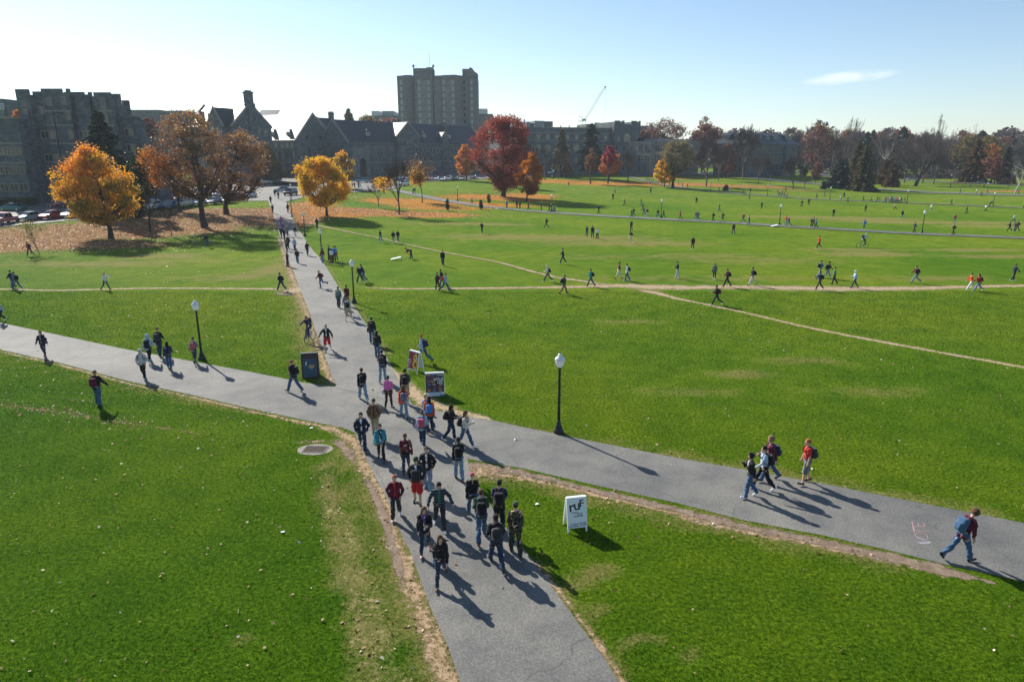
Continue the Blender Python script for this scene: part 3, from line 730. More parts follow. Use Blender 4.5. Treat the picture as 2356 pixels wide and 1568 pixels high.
def body_mesh(J, h, fem, fine):
    hf, rt = head_frame(J)
    P_ = torso_prims(J, 0, fem=fem) + leg_prims(J, 0) + arm_prims(J, 0)
    P_ += [('c', J['nk'] - (0, 0, .05), hf(0, -.01, -.06), .052, .047, .03), ('e', hf(0, -.008, .02), (.074, .092, .098), rt, .02), ('e', hf(0, .022, -.045), (.055, .062, .068), rt, .03)]
    if h < .03: P_ += [('c', hf(0, .088, .012), hf(0, .108, -.02), .010, .014, .012), ('e', hf(-.076, -.005, 0), (.014, .024, .03), rt, .008), ('e', hf(.076, -.005, 0), (.014, .024, .03), rt, .008)]
    for s in 'LR':
        w, d = J['w' + s], J['d' + s]
        P_.append(('c', w, w + d * .07, .028, .034, .015))
        if not fine: P_.append(('c', w + d * .06, w + d * .15 + np.array([0, .015, 0]), .03, .018, .015))
        P_.append(('c', J['a' + s], J['e' + s] * .4 + J['t' + s] * .6, .04, .03, .02))
    V, Q = sdf(P_, h)
    mb = MB(); mb.v = V.tolist(); mb.f = Q.tolist(); nskin = len(mb.f)
    if fine:
        for s in 'LR':
            w, d = J['w' + s], J['d' + s]; sg = -1 if s == 'L' else 1
            side = np.cross(d, np.array([sg, 0, 0.2])); side /= np.linalg.norm(side) + 1e-9
            inn = np.array([-sg, 0, 0]) + d * .2; inn /= np.linalg.norm(inn)
            for q, (o, L) in enumerate(((-.027, .062), (-.009, .074), (.009, .070), (.027, .055))):
                a = w + d * .085 + side * o; b = a + d * L * .5 + inn * .006; c_ = b + (d * .72 + inn * .69) * L * .5
                mb.tube([a, b, c_], [.0095, .009, .0065], 5)
            a = w + d * .035 - side * .026; mb.tube([a, a + (d * .6 - side * .7) * .035, a + d * .055 - side * .038], [.012, .010, .007], 5)
        ne = len(mb.f)
        for s in (-1, 1): mb.lathe(hf(s * .03, .084, .018), [(.001, -.006), (.010, 0), (.001, .006)], 6)
        mb.tube([hf(-.022, .086, -.048), hf(0, .092, -.046), hf(.022, .086, -.048)], .005, 4)
    me = mesh('body', mb.v, mb.f, True)
    me.materials.append(SKIN); me.materials.append(plain('eye_mouth', (.05, .02, .018)))
    if fine:
        mi = np.zeros(len(me.polygons), np.int32); mi[ne:] = 1; me.polygons.foreach_set('material_index', mi)
    return me
def hair_mesh(J, style, h, seed):
    hf, rt = head_frame(J)
    dome = lambda g, dz=0.0: ('e', hf(0, -.014, .030 + dz), (.080 + g, .100 + g, .100 + g), rt, .02)
    cut = ('-e', hf(0, .108, -.028), (.080, .090, .112), rt, .02)
    if style in ('short', 'bald'): P_ = [dome(.006 if style == 'short' else .001), cut, ('-e', hf(0, .02, -.14), (.15, .15, .10), rt, .02)]
    elif style == 'curly': P_ = [dome(.026, .008), cut, ('-e', hf(0, .02, -.16), (.15, .15, .09), rt, .02)]
    elif style == 'long':
        P_ = [dome(.010), ('c', hf(-.03, -.07, -.02), hf(-.05, -.115, -.24), .055, .035, .03), ('c', hf(.03, -.07, -.02), hf(.05, -.115, -.24), .055, .035, .03),
              ('c', hf(-.07, -.02, .0), hf(-.08, -.05, -.17), .022, .02, .02), ('c', hf(.07, -.02, .0), hf(.08, -.05, -.17), .022, .02, .02), cut]
    elif style == 'blown':
        P_ = [dome(.010), ('c', hf(-.04, -.06, -.02), hf(-.16, -.13, -.16), .055, .03, .03), ('c', hf(-.16, -.13, -.16), hf(-.28, -.15, -.15), .03, .012, .03), ('c', hf(.05, -.04, 0), hf(.07, -.08, -.2), .04, .02, .02), ('c', hf(-.10, -.09, -.06), hf(-.24, -.1, -.05), .03, .01, .03), cut]
    elif style == 'tail': P_ = [dome(.005), ('c', hf(0, -.11, .03), hf(0, -.155, -.04), .03, .032, .02), ('c', hf(0, -.155, -.04), hf(0, -.15, -.26), .032, .012, .02), cut, ('-e', hf(0, .04, -.14), (.15, .13, .08), rt, .02)]
    elif style == 'bun': P_ = [dome(.006), ('e', hf(0, -.12, .04), (.04, .04, .04), rt, .01), cut]
    else: P_ = [dome(.008), cut]
    V, Q = sdf(P_, h, .006 if style in ('curly', 'long', 'blown') else .002, seed)
    return mesh('hair', V, Q, True)
def hat_mesh(J, style, h):
    hf, rt = head_frame(J)
    if style in ('cap', 'camocap'):
        P_ = [('e', hf(0, -.01, .055), (.092, .112, .085), rt, .02), ('-e', hf(0, 0, -.055), (.2, .2, .085), rt, .02), ('b', hf(0, .115, .045), (.055, .05, .003), .006, rt, .02)]
    elif style == 'beanie': P_ = [('e', hf(0, -.01, .05), (.095, .115, .105), rt, .02), ('-e', hf(0, 0, -.075), (.2, .2, .085), rt, .02)]
    elif style == 'hood': P_ = [('e', hf(0, -.025, .02), (.110, .125, .135), rt, .03), ('c', hf(0, -.05, -.10), hf(0, -.02, -.12), .085, .09, .04), ('-e', hf(0, .13, -.01), (.072, .10, .10), rt, .02)]
    else: P_ = [('e', hf(0, -.01, .03), (.090, .108, .105), rt, .02), ('-e', hf(0, 0, -.075), (.2, .2, .09), rt, .02), ('-e', hf(0, -.02, .12), (.2, .2, .06), rt, .02)]
    V, Q = sdf(P_, h); return mesh('hat', V, Q, True)
def top_mesh(J, style, h, fem, seed):
    tp = tpz(J); P_ = []
    if style == 'tee': P_ = torso_prims(J, .014, .95, fem) + arm_prims(J, .014, upper=True); P_ = [p for p in P_]; 
    elif style == 'shirt': P_ = torso_prims(J, .013, .93, fem) + arm_prims(J, .011, .95)
    elif style == 'jacket': P_ = torso_prims(J, .025, .91, fem, .006) + arm_prims(J, .021, .96)
    elif style == 'vest': P_ = torso_prims(J, .018, .88, fem) + arm_prims(J, .010, .95)
    elif style == 'coat': P_ = torso_prims(J, .020, .80, fem) + arm_prims(J, .015, .97)
    else:
        P_ = torso_prims(J, .023, .90, fem) + arm_prims(J, .020, .96)
        P_ += [('c', tp(-.06, -.075, 1.44), tp(.06, -.075, 1.44), .045, .045, .03)]
    if style in ('jacket', 'coat', 'vest'): P_ += [('c', tp(-.04, -.04, 1.47), tp(.04, -.04, 1.47), .035, .035, .03)]
    if style == 'tee': P_[-2:] = [('c', J['s' + s], J['s' + s] + (J['l' + s] - J['s' + s]) * .72, .068, .064, .03) for s in 'LR']
    V, Q = sdf(P_, h, .015 if h < .03 else 0.006, seed); return mesh(style, V, Q, True)
def bottom_mesh(J, style, h, seed):
    if style == 'shorts': P_ = leg_prims(J, .024, 0)[:]; P_ = [P_[0]] + [('c', J['h' + s], J['k' + s] + (J['a' + s] - J['k' + s]) * .06, .104, .098, .03) for s in 'LR']
    else:
        fl = .018 if style == 'jeans' else (.014 if style == 'trousers' else .004); P_ = leg_prims(J, .012 if style == 'slim' else .018, .97, fl)
    V, Q = sdf(P_, h, .014 if h < .03 else 0.005, seed); return mesh(style, V, Q, True)
def shoe_mesh(J, s, h):
    e, t = J['e' + s], J['t' + s]
    V, Q = sdf([('c', e, t, .040, .038, .02), ('c', e + (0, 0, .025), (e + t) / 2 + (0, 0, .02), .038, .03, .03)], h); return mesh('shoe', V, Q, True)
def pack_mesh(J, h, big=1.0):
    tp = tpz(J); rt = J['T'].T
    P_ = [('b', tp(0, -.205, 1.20), (.075 * big, .025 * big, .125 * big), .078, rt, .03), ('b', tp(0, -.205 - .10 * big, 1.12), (.055 * big, .005, .055 * big), .055, rt, .03)]
    P_ += [('c', tp(0, -.16, 1.42), tp(0, -.2, 1.44), .012, .012, .01)]
    V, Q = sdf(P_, h, .004, 3); return mesh('pack_body', V, Q, True)
def strap_mesh(J):
    tp = tpz(J); mb = MB()
    for s in (-1, 1): mb.tube([tp(s * .085, -.16, 1.36), tp(s * .10, -.06, 1.475), tp(s * .105, .06, 1.455), tp(s * .125, .132, 1.33), tp(s * .165, .10, 1.18), tp(s * .155, -.06, 1.06), tp(s * .11, -.17, 1.04)], .020, 6)
    return mesh('strap', mb.v, mb.f, True)
def cloth(name, col, var=0.18, rough=0.9):
    key = 'cloth_' + name
    if key in _M: return _M[key]
    m, nt, b, out = nodes(key)
    t = N(nt, 'ShaderNodeTexCoord'); n1 = noise(nt, t.outputs['Object'], 7.0, 4); n2 = noise(nt, t.outputs['Object'], 60.0, 2)
    if name == 'camo':
        n3 = noise(nt, t.outputs['Object'], 11.0, 1, 0.3, 1.0)
        c = ramp(nt, n3, [(0.40, (.012, .014, .008)), (0.46, (.05, .06, .028)), (0.54, (.13, .11, .06)), (0.60, (.045, .035, .02))])
        nt.nodes[-1].color_ramp.interpolation = 'CONSTANT'
    elif name == 'striped':
        s = N(nt, 'ShaderNodeSeparateXYZ'); nt.links.new(t.outputs['Object'], s.inputs[0])
        w = nmath(nt, 'FRACT', nmath(nt, 'MULTIPLY', s.outputs[2], 10.5))
        c = ramp(nt, w, [(0.0, (.085, .105, .13)), (0.48, (.085, .105, .13)), (0.5, (.014, .016, .024)), (1.0, (.014, .016, .024))])
    elif name == 'polka':
        v = N(nt, 'ShaderNodeTexVoronoi', Scale=26.0); nt.links.new(t.outputs['Object'], v.inputs['Vector'])
        c = ramp(nt, v.outputs['Distance'], [(0.0, (.75, .75, .8)), (0.32, (.75, .75, .8)), (0.36, (.04, .04, .10)), (1, (.04, .04, .10))])
    else: c = ramp(nt, n1, [(0.32, tuple(x * (1 - var) for x in col)), (0.68, tuple(min(1, x * (1 + var)) for x in col))])
    nt.links.new(c, b.inputs['Base Color']); b.inputs['Roughness'].default_value = rough; b.inputs['Specular IOR Level'].default_value = 0.25
    b.inputs['Sheen Weight'].default_value = 0.15
    bump(nt, b, nmath(nt, 'ADD', nmath(nt, 'MULTIPLY', n1, 2.0), n2), 0.35, 0.02)
    _M[key] = m; return m
SKIN = plain('skin', (.60, .36, .26), .5, .08, 5); SKIN2 = plain('skin_brown', (.20, .105, .065), .5, .08, 5)
CLR = {'black': (.010, .010, .012), 'charcoal': (.03, .032, .036), 'navy': (.012, .022, .055), 'jean': (.045, .10, .19), 'darkblue': (.018, .035, .075), 'lightblue': (.33, .46, .62), 'palejean': (.17, .27, .36),
       'grey': (.16, .17, .18), 'white': (.72, .73, .76), 'maroon': (.11, .010, .028), 'red': (.55, .025, .018), 'orange': (.78, .085, .015), 'pink': (.62, .14, .42), 'khaki': (.40, .33, .22), 'tan': (.20, .13, .065),
       'teal': (.02, .26, .34), 'green': (.02, .20, .12), 'blue': (.06, .20, .48), 'cream': (.62, .58, .48), 'brown': (.09, .05, .03), 'camo': (.05, .05, .03), 'striped': (.1, .1, .1), 'polka': (.1, .1, .1), 'purple': (.16, .06, .20), 'olive': (.05, .07, .03), 'rose': (.45, .09, .13), 'peach': (.62, .36, .32),
       'blond': (.52, .36, .16), 'ginger': (.36, .11, .035), 'dark': (.018, .012, .010), 'chestnut': (.10, .045, .022), 'silver': (.5, .5, .5), 'forest': (.018, .06, .035)}
WORD = {'jean': 'blue', 'darkblue': 'dark blue', 'lightblue': 'light blue', 'palejean': 'pale blue', 'camo': 'camouflage', 'forest': 'dark green', 'rose': 'dusty rose', 'peach': 'peach pink'}
def cl(c): return cloth(c, CLR[c])
_cache = {}
def cached(key, fn):
    if key not in _cache: _cache[key] = fn()
    return _cache[key]
def person(spec):
    """x y height heading pose arms top:colour bottom:colour hair:colour shoes extras | where"""
    left, where = spec.split('|'); T_ = left.split(); where = where.strip()
    x, y, H, hd = float(T_[0]), float(T_[1]), float(T_[2]), float(T_[3])
    pose, arms = T_[4], T_[5]; top, tc_ = T_[6].split(':'); bot, bc = T_[7].split(':'); hs, hc = T_[8].split(':'); sc_ = T_[9]
    ex = dict((e.split('=') + [''])[:2] for e in T_[10:])
    mir = pose.endswith('-'); pose = pose.rstrip('-')
    g = P(x, y) if 'at' not in ex else Vector([float(q) for q in ex['at'].split(',')])
    dist = g.y
    fine = dist < 50; h = .019 if dist < 34 else (.024 if dist < 62 else (.034 if dist < 110 else .045))
    fem = 'f' in ex; hyw = float(ex.get('yaw', 0)); hpt = float(ex.get('nod', -2))
    sk = (pose, arms, mir, hyw, hpt)
    J = cached(('J',) + sk, lambda: skel(pose, arms, mir, hyw, hpt))
    seed = int(x * 7 + y) % 97 if fine else 1
    q = (sk, h, fem)
    TW = {'tee': 't-shirt', 'shirt': 'shirt'}
    BW = {'slim': 'trousers'}
    label = 'person in %s %s, %s %s, %s' % (WORD.get(tc_, tc_), TW.get(top, top), WORD.get(bc, bc), BW.get(bot, bot), where)
    if ex.get('lb'): label = where
    if len(label.split()) > 16: print('LONG LABEL', label)
    grp = 'people walking on the field and its paths'
    loc = g + Vector((0, 0, .012 if dist < 70 else .07)); s = H / 1.755
    if 'bike' == pose: loc.z += 0.27
    root = empty('person', loc, -R(hd), label, 'person', None, s)
    bme = cached(('b', q, fine), lambda: body_mesh(J, h, fem, fine))
    link('body', bme, [SKIN2 if 'dk' in ex else SKIN, plain('eye_mouth', (.05, .02, .018))], root)
    link(top if top != 'tee' else 'shirt', cached(('t', top, q, seed), lambda: top_mesh(J, top, h, fem, seed)), cl(tc_), root)
    link(bot if bot != 'slim' else 'trousers', cached(('p', bot, q, seed), lambda: bottom_mesh(J, bot, h, seed)), cl(bc), root)
    hh = min(h, .026) if dist < 110 else h
    if hs != 'none': link('hair', cached(('h', hs, q, hh), lambda: hair_mesh(J, hs, hh, seed)), cl(hc), root)
    for sd_ in 'LR': link('shoe', cached(('s', sd_, sk, h), lambda: shoe_mesh(J, sd_, min(h, .03))), cl(sc_), root)
    for hat in ('cap', 'beanie', 'hood', 'band', 'camocap'):
        if hat in ex: link({'camocap': 'cap', 'band': 'headband'}.get(hat, hat), cached(('hat', hat, q), lambda: hat_mesh(J, hat, hh)), cl(ex[hat]), root)
    tp = tpz(J)
    if 'inner' in ex:
        def f():
            V, Q = sdf([('c', tp(0, .060, 1.42), tp(0, .082, 1.0), .050, .055, .02)], h); return mesh('undershirt', V, Q, True)
        link('undershirt', cached(('in', q), f), cl(ex['inner']), root)
    if 'scarf' in ex:
        def f():
            V, Q = sdf([('c', tp(-.05, .03, 1.455), tp(.05, .03, 1.455), .055, .055, .02), ('c', tp(.03, .10, 1.42), tp(-.06, .14, 1.12), .04, .035, .02)], h); return mesh('scarf', V, Q, True)
        link('scarf', cached(('sc', q), f), cl(ex['scarf']), root)
    if 'pouch' in ex:
        def f():
            V, Q = sdf([('b', tp(0, .17, 1.16), (.09, .03, .15), .05, J['T'].T, .02)], h); return mesh('front_bag', V, Q, True)
        link('front_bag', cached(('pc', q), f), cl(ex['pouch']), root)
    if 'waist' in ex:
        def f():
            V, Q = sdf([('c', tp(-.07, -.01, .90), tp(.07, -.01, .90), .125, .125, .02), ('c', tp(0, -.06, .85), tp(0, -.06, .74), .12, .13, .03)], h, .006, 2); return mesh('tied_jacket', V, Q, True)
        link('tied_jacket', cached(('w', q), f), cl(ex['waist']), root)
    if 'chest' in ex:                                   # lettering block on the chest
        mb = MB(); ww = .13
        for rz_, zz, n in ((0, 1.30, 7), (1, 1.245, 5)):
            for k in range(n): mb.box((-ww / 2 + (k + .5) * ww / n, 0, zz), (ww / n * .66, .008, .034))
        c0 = tp(0, .118, 0); mb.v = [tuple(tp(v[0], v[1] + .118 + (.0 if top == 'tee' else .012), v[2])) for v in mb.v]
        link('print', mesh('print', mb.v, mb.f), cl(ex['chest']), root)
    near = dist < 62
    def carried(name, cat, parts, lab):
        if near:
            r = empty(name, loc, -R(hd), lab, cat, None, s)
            for nm, me, mt in parts: link(nm, me, mt, r)
        else:
            o = None
            for nm, me, mt in parts:
                o2 = link(nm if o else name, me, mt, root if not o else o); o = o or o2
    short = ' '.join(where.split()[:9])
    if 'pack' in ex:
        c = ex['pack']; big = float(ex.get('big', 1))
        parts = [('pack_body', cached(('pk', q, big), lambda: pack_mesh(J, h, big)), cl(c)), ('strap', cached(('st', sk), lambda: strap_mesh(J)), cl('black' if c != 'pink' else 'rose'))]
        carried('backpack', 'backpack', parts, '%s backpack worn by the person %s' % (WORD.get(c, c), short))
    if 'bag' in ex:
        c = ex['bag']; sg = -1 if 'bl' in ex else 1
        def f():
            V, Q = sdf([('b', tp(sg * .245, -.02, .93), (.022, .105, .10), .03, None, .02)], h); return mesh('bag_body', V, Q, True)
        def f2():
            mb = MB(); mb.tube([tp(sg * .25, .07, 1.02), tp(sg * .21, .06, 1.3), tp(sg * .12, 0, 1.50), tp(sg * .20, -.08, 1.3), tp(sg * .25, -.1, 1.02)], .012, 5); return mesh('strap', mb.v, mb.f, True)
        carried('shoulder_bag', 'bag', [('bag_body', cached(('bg', q, sg), f), cl(c)), ('strap', cached(('bs', sk, sg), f2), cl(c))], '%s shoulder bag hanging beside the person %s' % (WORD.get(c, c), short))
    if near and ('cup' in ex or 'bottle' in ex or 'paper' in ex or 'book' in ex):
        w = J['wR'] + J['dR'] * .09 if 'left' not in ex else J['wL'] + J['dL'] * .09
        mb = MB()
        if 'cup' in ex: mb.lathe((0, 0, 0), [(.030, -.05), (.040, .055), (.042, .062), (.03, .066)], 12); nm, ct, mt, ds = 'paper_cup', 'cup', cl('white'), 'white paper cup held by the person '
        elif 'bottle' in ex: mb.lathe((0, 0, 0), [(.030, -.12), (.033, -.1), (.033, .05), (.014, .09), (.014, .115)], 12); nm, ct, mt, ds = 'water_bottle', 'bottle', cl('lightblue'), 'clear blue water bottle held by the person '
        elif 'book' in ex: mb.box((0, 0.05, 0), (.2, .26, .03)); nm, ct, mt, ds = 'book', 'book', cl('black'), 'dark book held by the person '
        else: mb.box((0, 0.0, -.05), (.02, .10, .28)); nm, ct, mt, ds = 'folded_paper', 'paper', cl('white'), 'folded white paper in the hand of the person '
        r = empty(nm, loc, -R(hd), ds + ' '.join(where.split()[:8]), ct, None, s)
        mb.v = [tuple(np.array(v) + w) for v in mb.v]
        link(nm + '_body', mesh(nm, mb.v, mb.f, True), mt, r)
    return root, J
# ------------------------------------------------------------------ building materials
def mat_stone(name, dark, mid, light, scale=1.0):
    m, nt, b, out = nodes(name)
    t = N(nt, 'ShaderNodeTexCoord')
    geo = N(nt, 'ShaderNodeNewGeometry'); sp = N(nt, 'ShaderNodeSeparateXYZ'); nt.links.new(geo.outputs['Position'], sp.inputs[0])
    cb = N(nt, 'ShaderNodeCombineXYZ'); nt.links.new(nmath(nt, 'ADD', sp.outputs[0], nmath(nt, 'MULTIPLY', sp.outputs[1], 0.8)), cb.inputs[0]); nt.links.new(sp.outputs[2], cb.inputs[1])
    br = N(nt, 'ShaderNodeTexBrick', Scale=1.0 * scale); br.inputs['Color1'].default_value = (0, 0, 0, 1); br.inputs['Color2'].default_value = (1, 1, 1, 1); br.inputs['Mortar'].default_value = (.45, .45, .45, 1)
    br.inputs['Brick Width'].default_value = 0.9; br.inputs['Row Height'].default_value = 0.38; br.inputs['Mortar Size'].default_value = 0.02; br.offset = 0.4
    nt.links.new(cb.outputs[0], br.inputs['Vector'])
    n1 = noise(nt, geo.outputs['Position'], 0.5, 5, 0.65)
    f = nmath(nt, 'ADD', nmath(nt, 'MULTIPLY', br.outputs['Fac'], 0.0), nmath(nt, 'MULTIPLY', n1, 0.75))
    s2 = N(nt, 'ShaderNodeSeparateColor'); nt.links.new(br.outputs['Color'], s2.inputs[0])
    f = nmath(nt, 'ADD', f, nmath(nt, 'MULTIPLY', s2.outputs[0], 0.3))
    c = ramp(nt, f, [(0.28, dark), (0.5, mid), (0.78, light)])
    nt.links.new(c, b.inputs['Base Color']); b.inputs['Roughness'].default_value = 0.9; b.inputs['Specular IOR Level'].default_value = 0.2
    bump(nt, b, f, 0.5, 0.06); return m
STONE = mat_stone('limestone_grey', (.046, .060, .068), (.09, .112, .122), (.15, .175, .18))
STONEL = mat_stone('limestone_light', (.09, .095, .095), (.16, .165, .165), (.25, .245, .23))
CONC = mat_stone('tower_stone', (.085, .094, .096), (.12, .13, .132), (.165, .172, .17), 0.6)
TRIM = plain('stone_trim', (.24, .225, .19), .8, .1, 1.5)
def mat_slate():
    m, nt, b, out = nodes('slate_roof')
    geo = N(nt, 'ShaderNodeNewGeometry'); n1 = noise(nt, geo.outputs['Position'], 1.2, 5, .7); n2 = noise(nt, geo.outputs['Position'], 5.0, 3, .7)
    c = ramp(nt, n1, [(0.3, (.010, .018, .024)), (0.7, (.022, .034, .042))])
    nt.links.new(c, b.inputs['Base Color'])
    nt.links.new(ramp(nt, n2, [(0.3, (.36,) * 3), (0.7, (.50,) * 3)]), b.inputs['Roughness'])
    b.inputs['Specular IOR Level'].default_value = .36; b.inputs['IOR'].default_value = 1.5
    bump(nt, b, n2, 0.25, 0.03); return m
SLATE = mat_slate()
def mat_glass(name, col, rough=0.12):
    m, nt, b, out = nodes(name)
    b.inputs['Base Color'].default_value = (*col, 1); b.inputs['Roughness'].default_value = rough; b.inputs['Specular IOR Level'].default_value = 0.8
    return m
PANE = mat_glass('window_glass', (.02, .028, .035)); PANEL_ = mat_glass('blind_behind_glass', (.20, .22, .24), .3); CARGL = mat_glass('car_glass', (.012, .016, .02), .06)
ROOFG = plain('flat_roof_gravel', (.12, .12, .12), .9, .2, .5); METAL = plain('roof_metal', (.35, .38, .40), .45, .1, 1, .6); GREYP = plain('grey_panel', (.20, .22, .24), .6, .08, .6)
LIGHTB = plain('pale_render', (.50, .53, .55), .7, .06, .4)

def frame_mesh(w, h, kind, pr=0.10):
    """stone surround with mullions; local x along wall, -y outward, z up from the sill"""
    mb = MB(); b = 0.16 if w < 2.4 else 0.2
    mb.box((0, -pr / 2, -b / 2), (w + 2 * b, pr, b)); mb.box((-w / 2 - b / 2, -pr / 2, h / 2), (b, pr, h)); mb.box((w / 2 + b / 2, -pr / 2, h / 2), (b, pr, h))
    if kind == 'arch':
        n = 9
        for k in range(n):
            t0, t1 = math.pi * k / n, math.pi * (k + 1) / n; r0, r1 = w / 2, w / 2 + b; q = 0.75
            V = []
            for yy in (0, -pr):
                for (r, t) in ((r0, t0), (r1, t0), (r1, t1), (r0, t1)): V.append((r * math.cos(t), yy, h + r * math.sin(t) * q))
            mb.add(V, [(0, 1, 2, 3), (7, 6, 5, 4), (0, 4, 5, 1), (1, 5, 6, 2), (2, 6, 7, 3), (3, 7, 4, 0)])
    else: mb.box((0, -pr / 2, h + b / 2), (w + 2 * b, pr, b))
    nm = {'single': 0, 'double': 1, 'triple': 2, 'quad': 3, 'arch': 2}[kind]
    for k in range(nm): mb.box((-w / 2 + w * (k + 1) / (nm + 1), -pr / 2 + .01, h / 2), (.13, pr - .02, h))
    if h > 1.7: mb.box((0, -pr / 2 + .02, h * .62), (w, pr - .04, .07))
    return mesh('window', mb.v, mb.f)
def pane_mesh(w, h, kind):
    mb = MB(); mb.box((0, -.015, h / 2), (w, .03, h))
    if kind == 'arch':
        n = 10; V = [(w / 2 * math.cos(math.pi * k / n), -.03, h + w / 2 * math.sin(math.pi * k / n) * .75) for k in range(n + 1)]
        mb.add(V, [tuple(range(n + 1))])
    return mesh('pane', mb.v, mb.f)
def window(root, p, u, w, h, kind='double', mat=None, pane=None):
    """p world point of sill centre; u unit vector along the wall (left to right seen from outside)"""
    me = cached(('wf', w, h, kind), lambda: frame_mesh(w, h, kind)); pm = cached(('wp', w, h, kind), lambda: pane_mesh(w, h, kind))
    loc = Vector(p) - root.location; rz = math.atan2(u[1], u[0])
    f = link('window', me, mat or TRIM, root, loc, (0, 0, rz)); link('pane', pm, pane or PANE, f)
    return f
class Wall:
    """a facade line on plan from A to B (left to right seen from outside)"""
    def __init__(s, A, B, zr=14): s.zr = zr; s.A = Vector((A[0], A[1])); s.B = Vector((B[0], B[1])); s.L = (s.B - s.A).length; s.u = (s.B - s.A) / s.L; s.n = Vector((-s.u.y, s.u.x))  # n points inward
    def at(s, t, d=0.0): p = s.A + s.u * t + s.n * d; return (p.x, p.y)
    def col(s, x):
        """distance along the line where photo column x crosses it"""
        lo, hi = -60.0, s.L + 60
        def c(t):
            p = s.at(t); d = p[1] * CT - (s.zr - CAMH) * ST; return CX + F * p[0] / d
        for _ in range(50):
            m = (lo + hi) / 2
            if c(m) < x: lo = m
            else: hi = m
        return lo
def zat(x_y, yp):
    """height of photo row yp above the plan point"""
    X, Y = x_y; k = (CY - yp) / F
    return CAMH + Y * (k * CT - ST) / (CT + k * ST)
def gable(root, W, t0, t1, dep, z0, ze, zr, d0=0.0, caps=True, wallm=None, wname='wall', over=0.35):
    """ridge along the facade"""
    a, b, c, d = W.at(t0, d0), W.at(t1, d0), W.at(t1, d0 + dep), W.at(t0, d0 + dep); m0, m1 = W.at(t0, d0 + dep / 2), W.at(t1, d0 + dep / 2)
    mb = MB()
    V = [(*a, z0), (*b, z0), (*c, z0), (*d, z0), (*a, ze), (*b, ze), (*c, ze), (*d, ze), (*m0, zr), (*m1, zr)]
    mb.add(V, [(0, 1, 5, 4), (1, 2, 6, 9, 5), (2, 3, 7, 6), (3, 0, 4, 8, 7)])
    o = root.location
    mb.build(wname, wallm or STONE, root, off=o)
    rf = MB(); e = over; s = (zr - ze) / (dep / 2)
    th = .18
    for sd, q0, q1, dd in ((1, a, b, -e), (-1, d, c, dep + e)):
        p0, p1 = W.at(t0, d0 + dd), W.at(t1, d0 + dd); ez = ze - s * e
        rf.add([(*p0, ez + .02), (*p1, ez + .02), (*m1, zr + .02), (*m0, zr + .02), (*p0, ez + .02 + th), (*p1, ez + .02 + th), (*m1, zr + .02 + th), (*m0, zr + .02 + th)],
               [(0, 3, 2, 1), (4, 5, 6, 7), (0, 1, 5, 4), (1, 2, 6, 5), (3, 0, 4, 7)])
    r = rf.build('roof', SLATE, root, off=o)
    if caps:
        for tt, sg in ((t0, 1), (t1, -1)):
            cp = MB(); w = .45
            for da, db, za, zb in ((-e - .1, dep / 2, ze - s * (e + .1), zr), (dep / 2, dep + e + .1, zr, ze - s * (e + .1))):
                V = []
                for (dd, zz) in ((da, za), (db, zb)):
                    for x_ in (-.06, w):
                        q = W.at(tt + sg * x_, d0 + dd); V += [(*q, zz - .1), (*q, zz + .55)]
                cp.add(V, [(0, 1, 3, 2), (4, 6, 7, 5), (1, 5, 7, 3), (0, 2, 6, 4), (0, 4, 5, 1), (2, 3, 7, 6)])
            cp.build('coping', TRIM if zr > 0 else STONE, root, off=o)
    return r
def front_gable(root, W, t0, t1, dep, z0, ze, zr, proud=1.0, wallm=None):
    """gable facing outwards, ridge running in"""
    Wp = Wall(W.at(t0, -proud + dep), W.at(t0, -proud))      # left side wall line seen from the left
    gable(root, Wp, 0, dep, t1 - t0, z0, ze, zr, 0.0, True, wallm)
def chimney(root, p, w, d, z0, z1, rz=0.0, flues=3):
    mb = MB(); mb.box((p[0], p[1], (z0 + z1) / 2), (w, d, z1 - z0), rz); mb.box((p[0], p[1], z1 - .35), (w + .35, d + .35, .5), rz)
    mb.box((p[0], p[1], z0 + (z1 - z0) * .2), (w + .5, d + .5, .3), rz)
    for k in range(flues): o = (k - (flues - 1) / 2) * w / flues; mb.box((p[0] + o * math.cos(rz), p[1] + o * math.sin(rz), z1 + .15), (w / flues * .6, d * .6, .5), rz)
    mb.build('chimney', STONE, root, off=root.location)
def dormer(root, W, t, dd, zb, w=2.0, h=1.5, dep=2.6, hip=True):
    o = root.location; a, b = W.at(t - w / 2, dd), W.at(t + w / 2, dd); c, d = W.at(t + w / 2, dd + dep), W.at(t - w / 2, dd + dep); m0, m1 = W.at(t, dd + w * .35), W.at(t, dd + dep + 1.0)
    mb = MB(); mb.prism([a, b, c, d], zb, zb + h); q = mb.build('dormer', GREYP, root, off=o)
    rf = MB(); e0, e1 = W.at(t - w / 2 - .2, dd - .25), W.at(t + w / 2 + .2, dd - .25); e2, e3 = W.at(t + w / 2 + .2, dd + dep), W.at(t - w / 2 - .2, dd + dep); z = zb + h
    rf.add([(*e0, z), (*e1, z), (*e2, z), (*e3, z), (*m0, z + 1.0), (*m1, z + 1.0)], [(0, 1, 4), (1, 2, 5, 4), (3, 0, 4, 5), (0, 3, 2, 1)])
    rf.build('dormer_roof', SLATE, q, off=o)
    p = W.at(t, dd - .01)
    me = cached(('wf', 1.5, .95, 'triple'), lambda: frame_mesh(1.5, .95, 'triple')); pm = cached(('wp', 1.5, .95, 'triple'), lambda: pane_mesh(1.5, .95, 'triple'))
    link('dormer_window', me, LIGHTB, q, Vector((*p, zb + .3)) - o, (0, 0, math.atan2(W.u.y, W.u.x)))
    link('dormer_pane', pm, PANE, q, Vector((*p, zb + .3)) - o, (0, 0, math.atan2(W.u.y, W.u.x)))
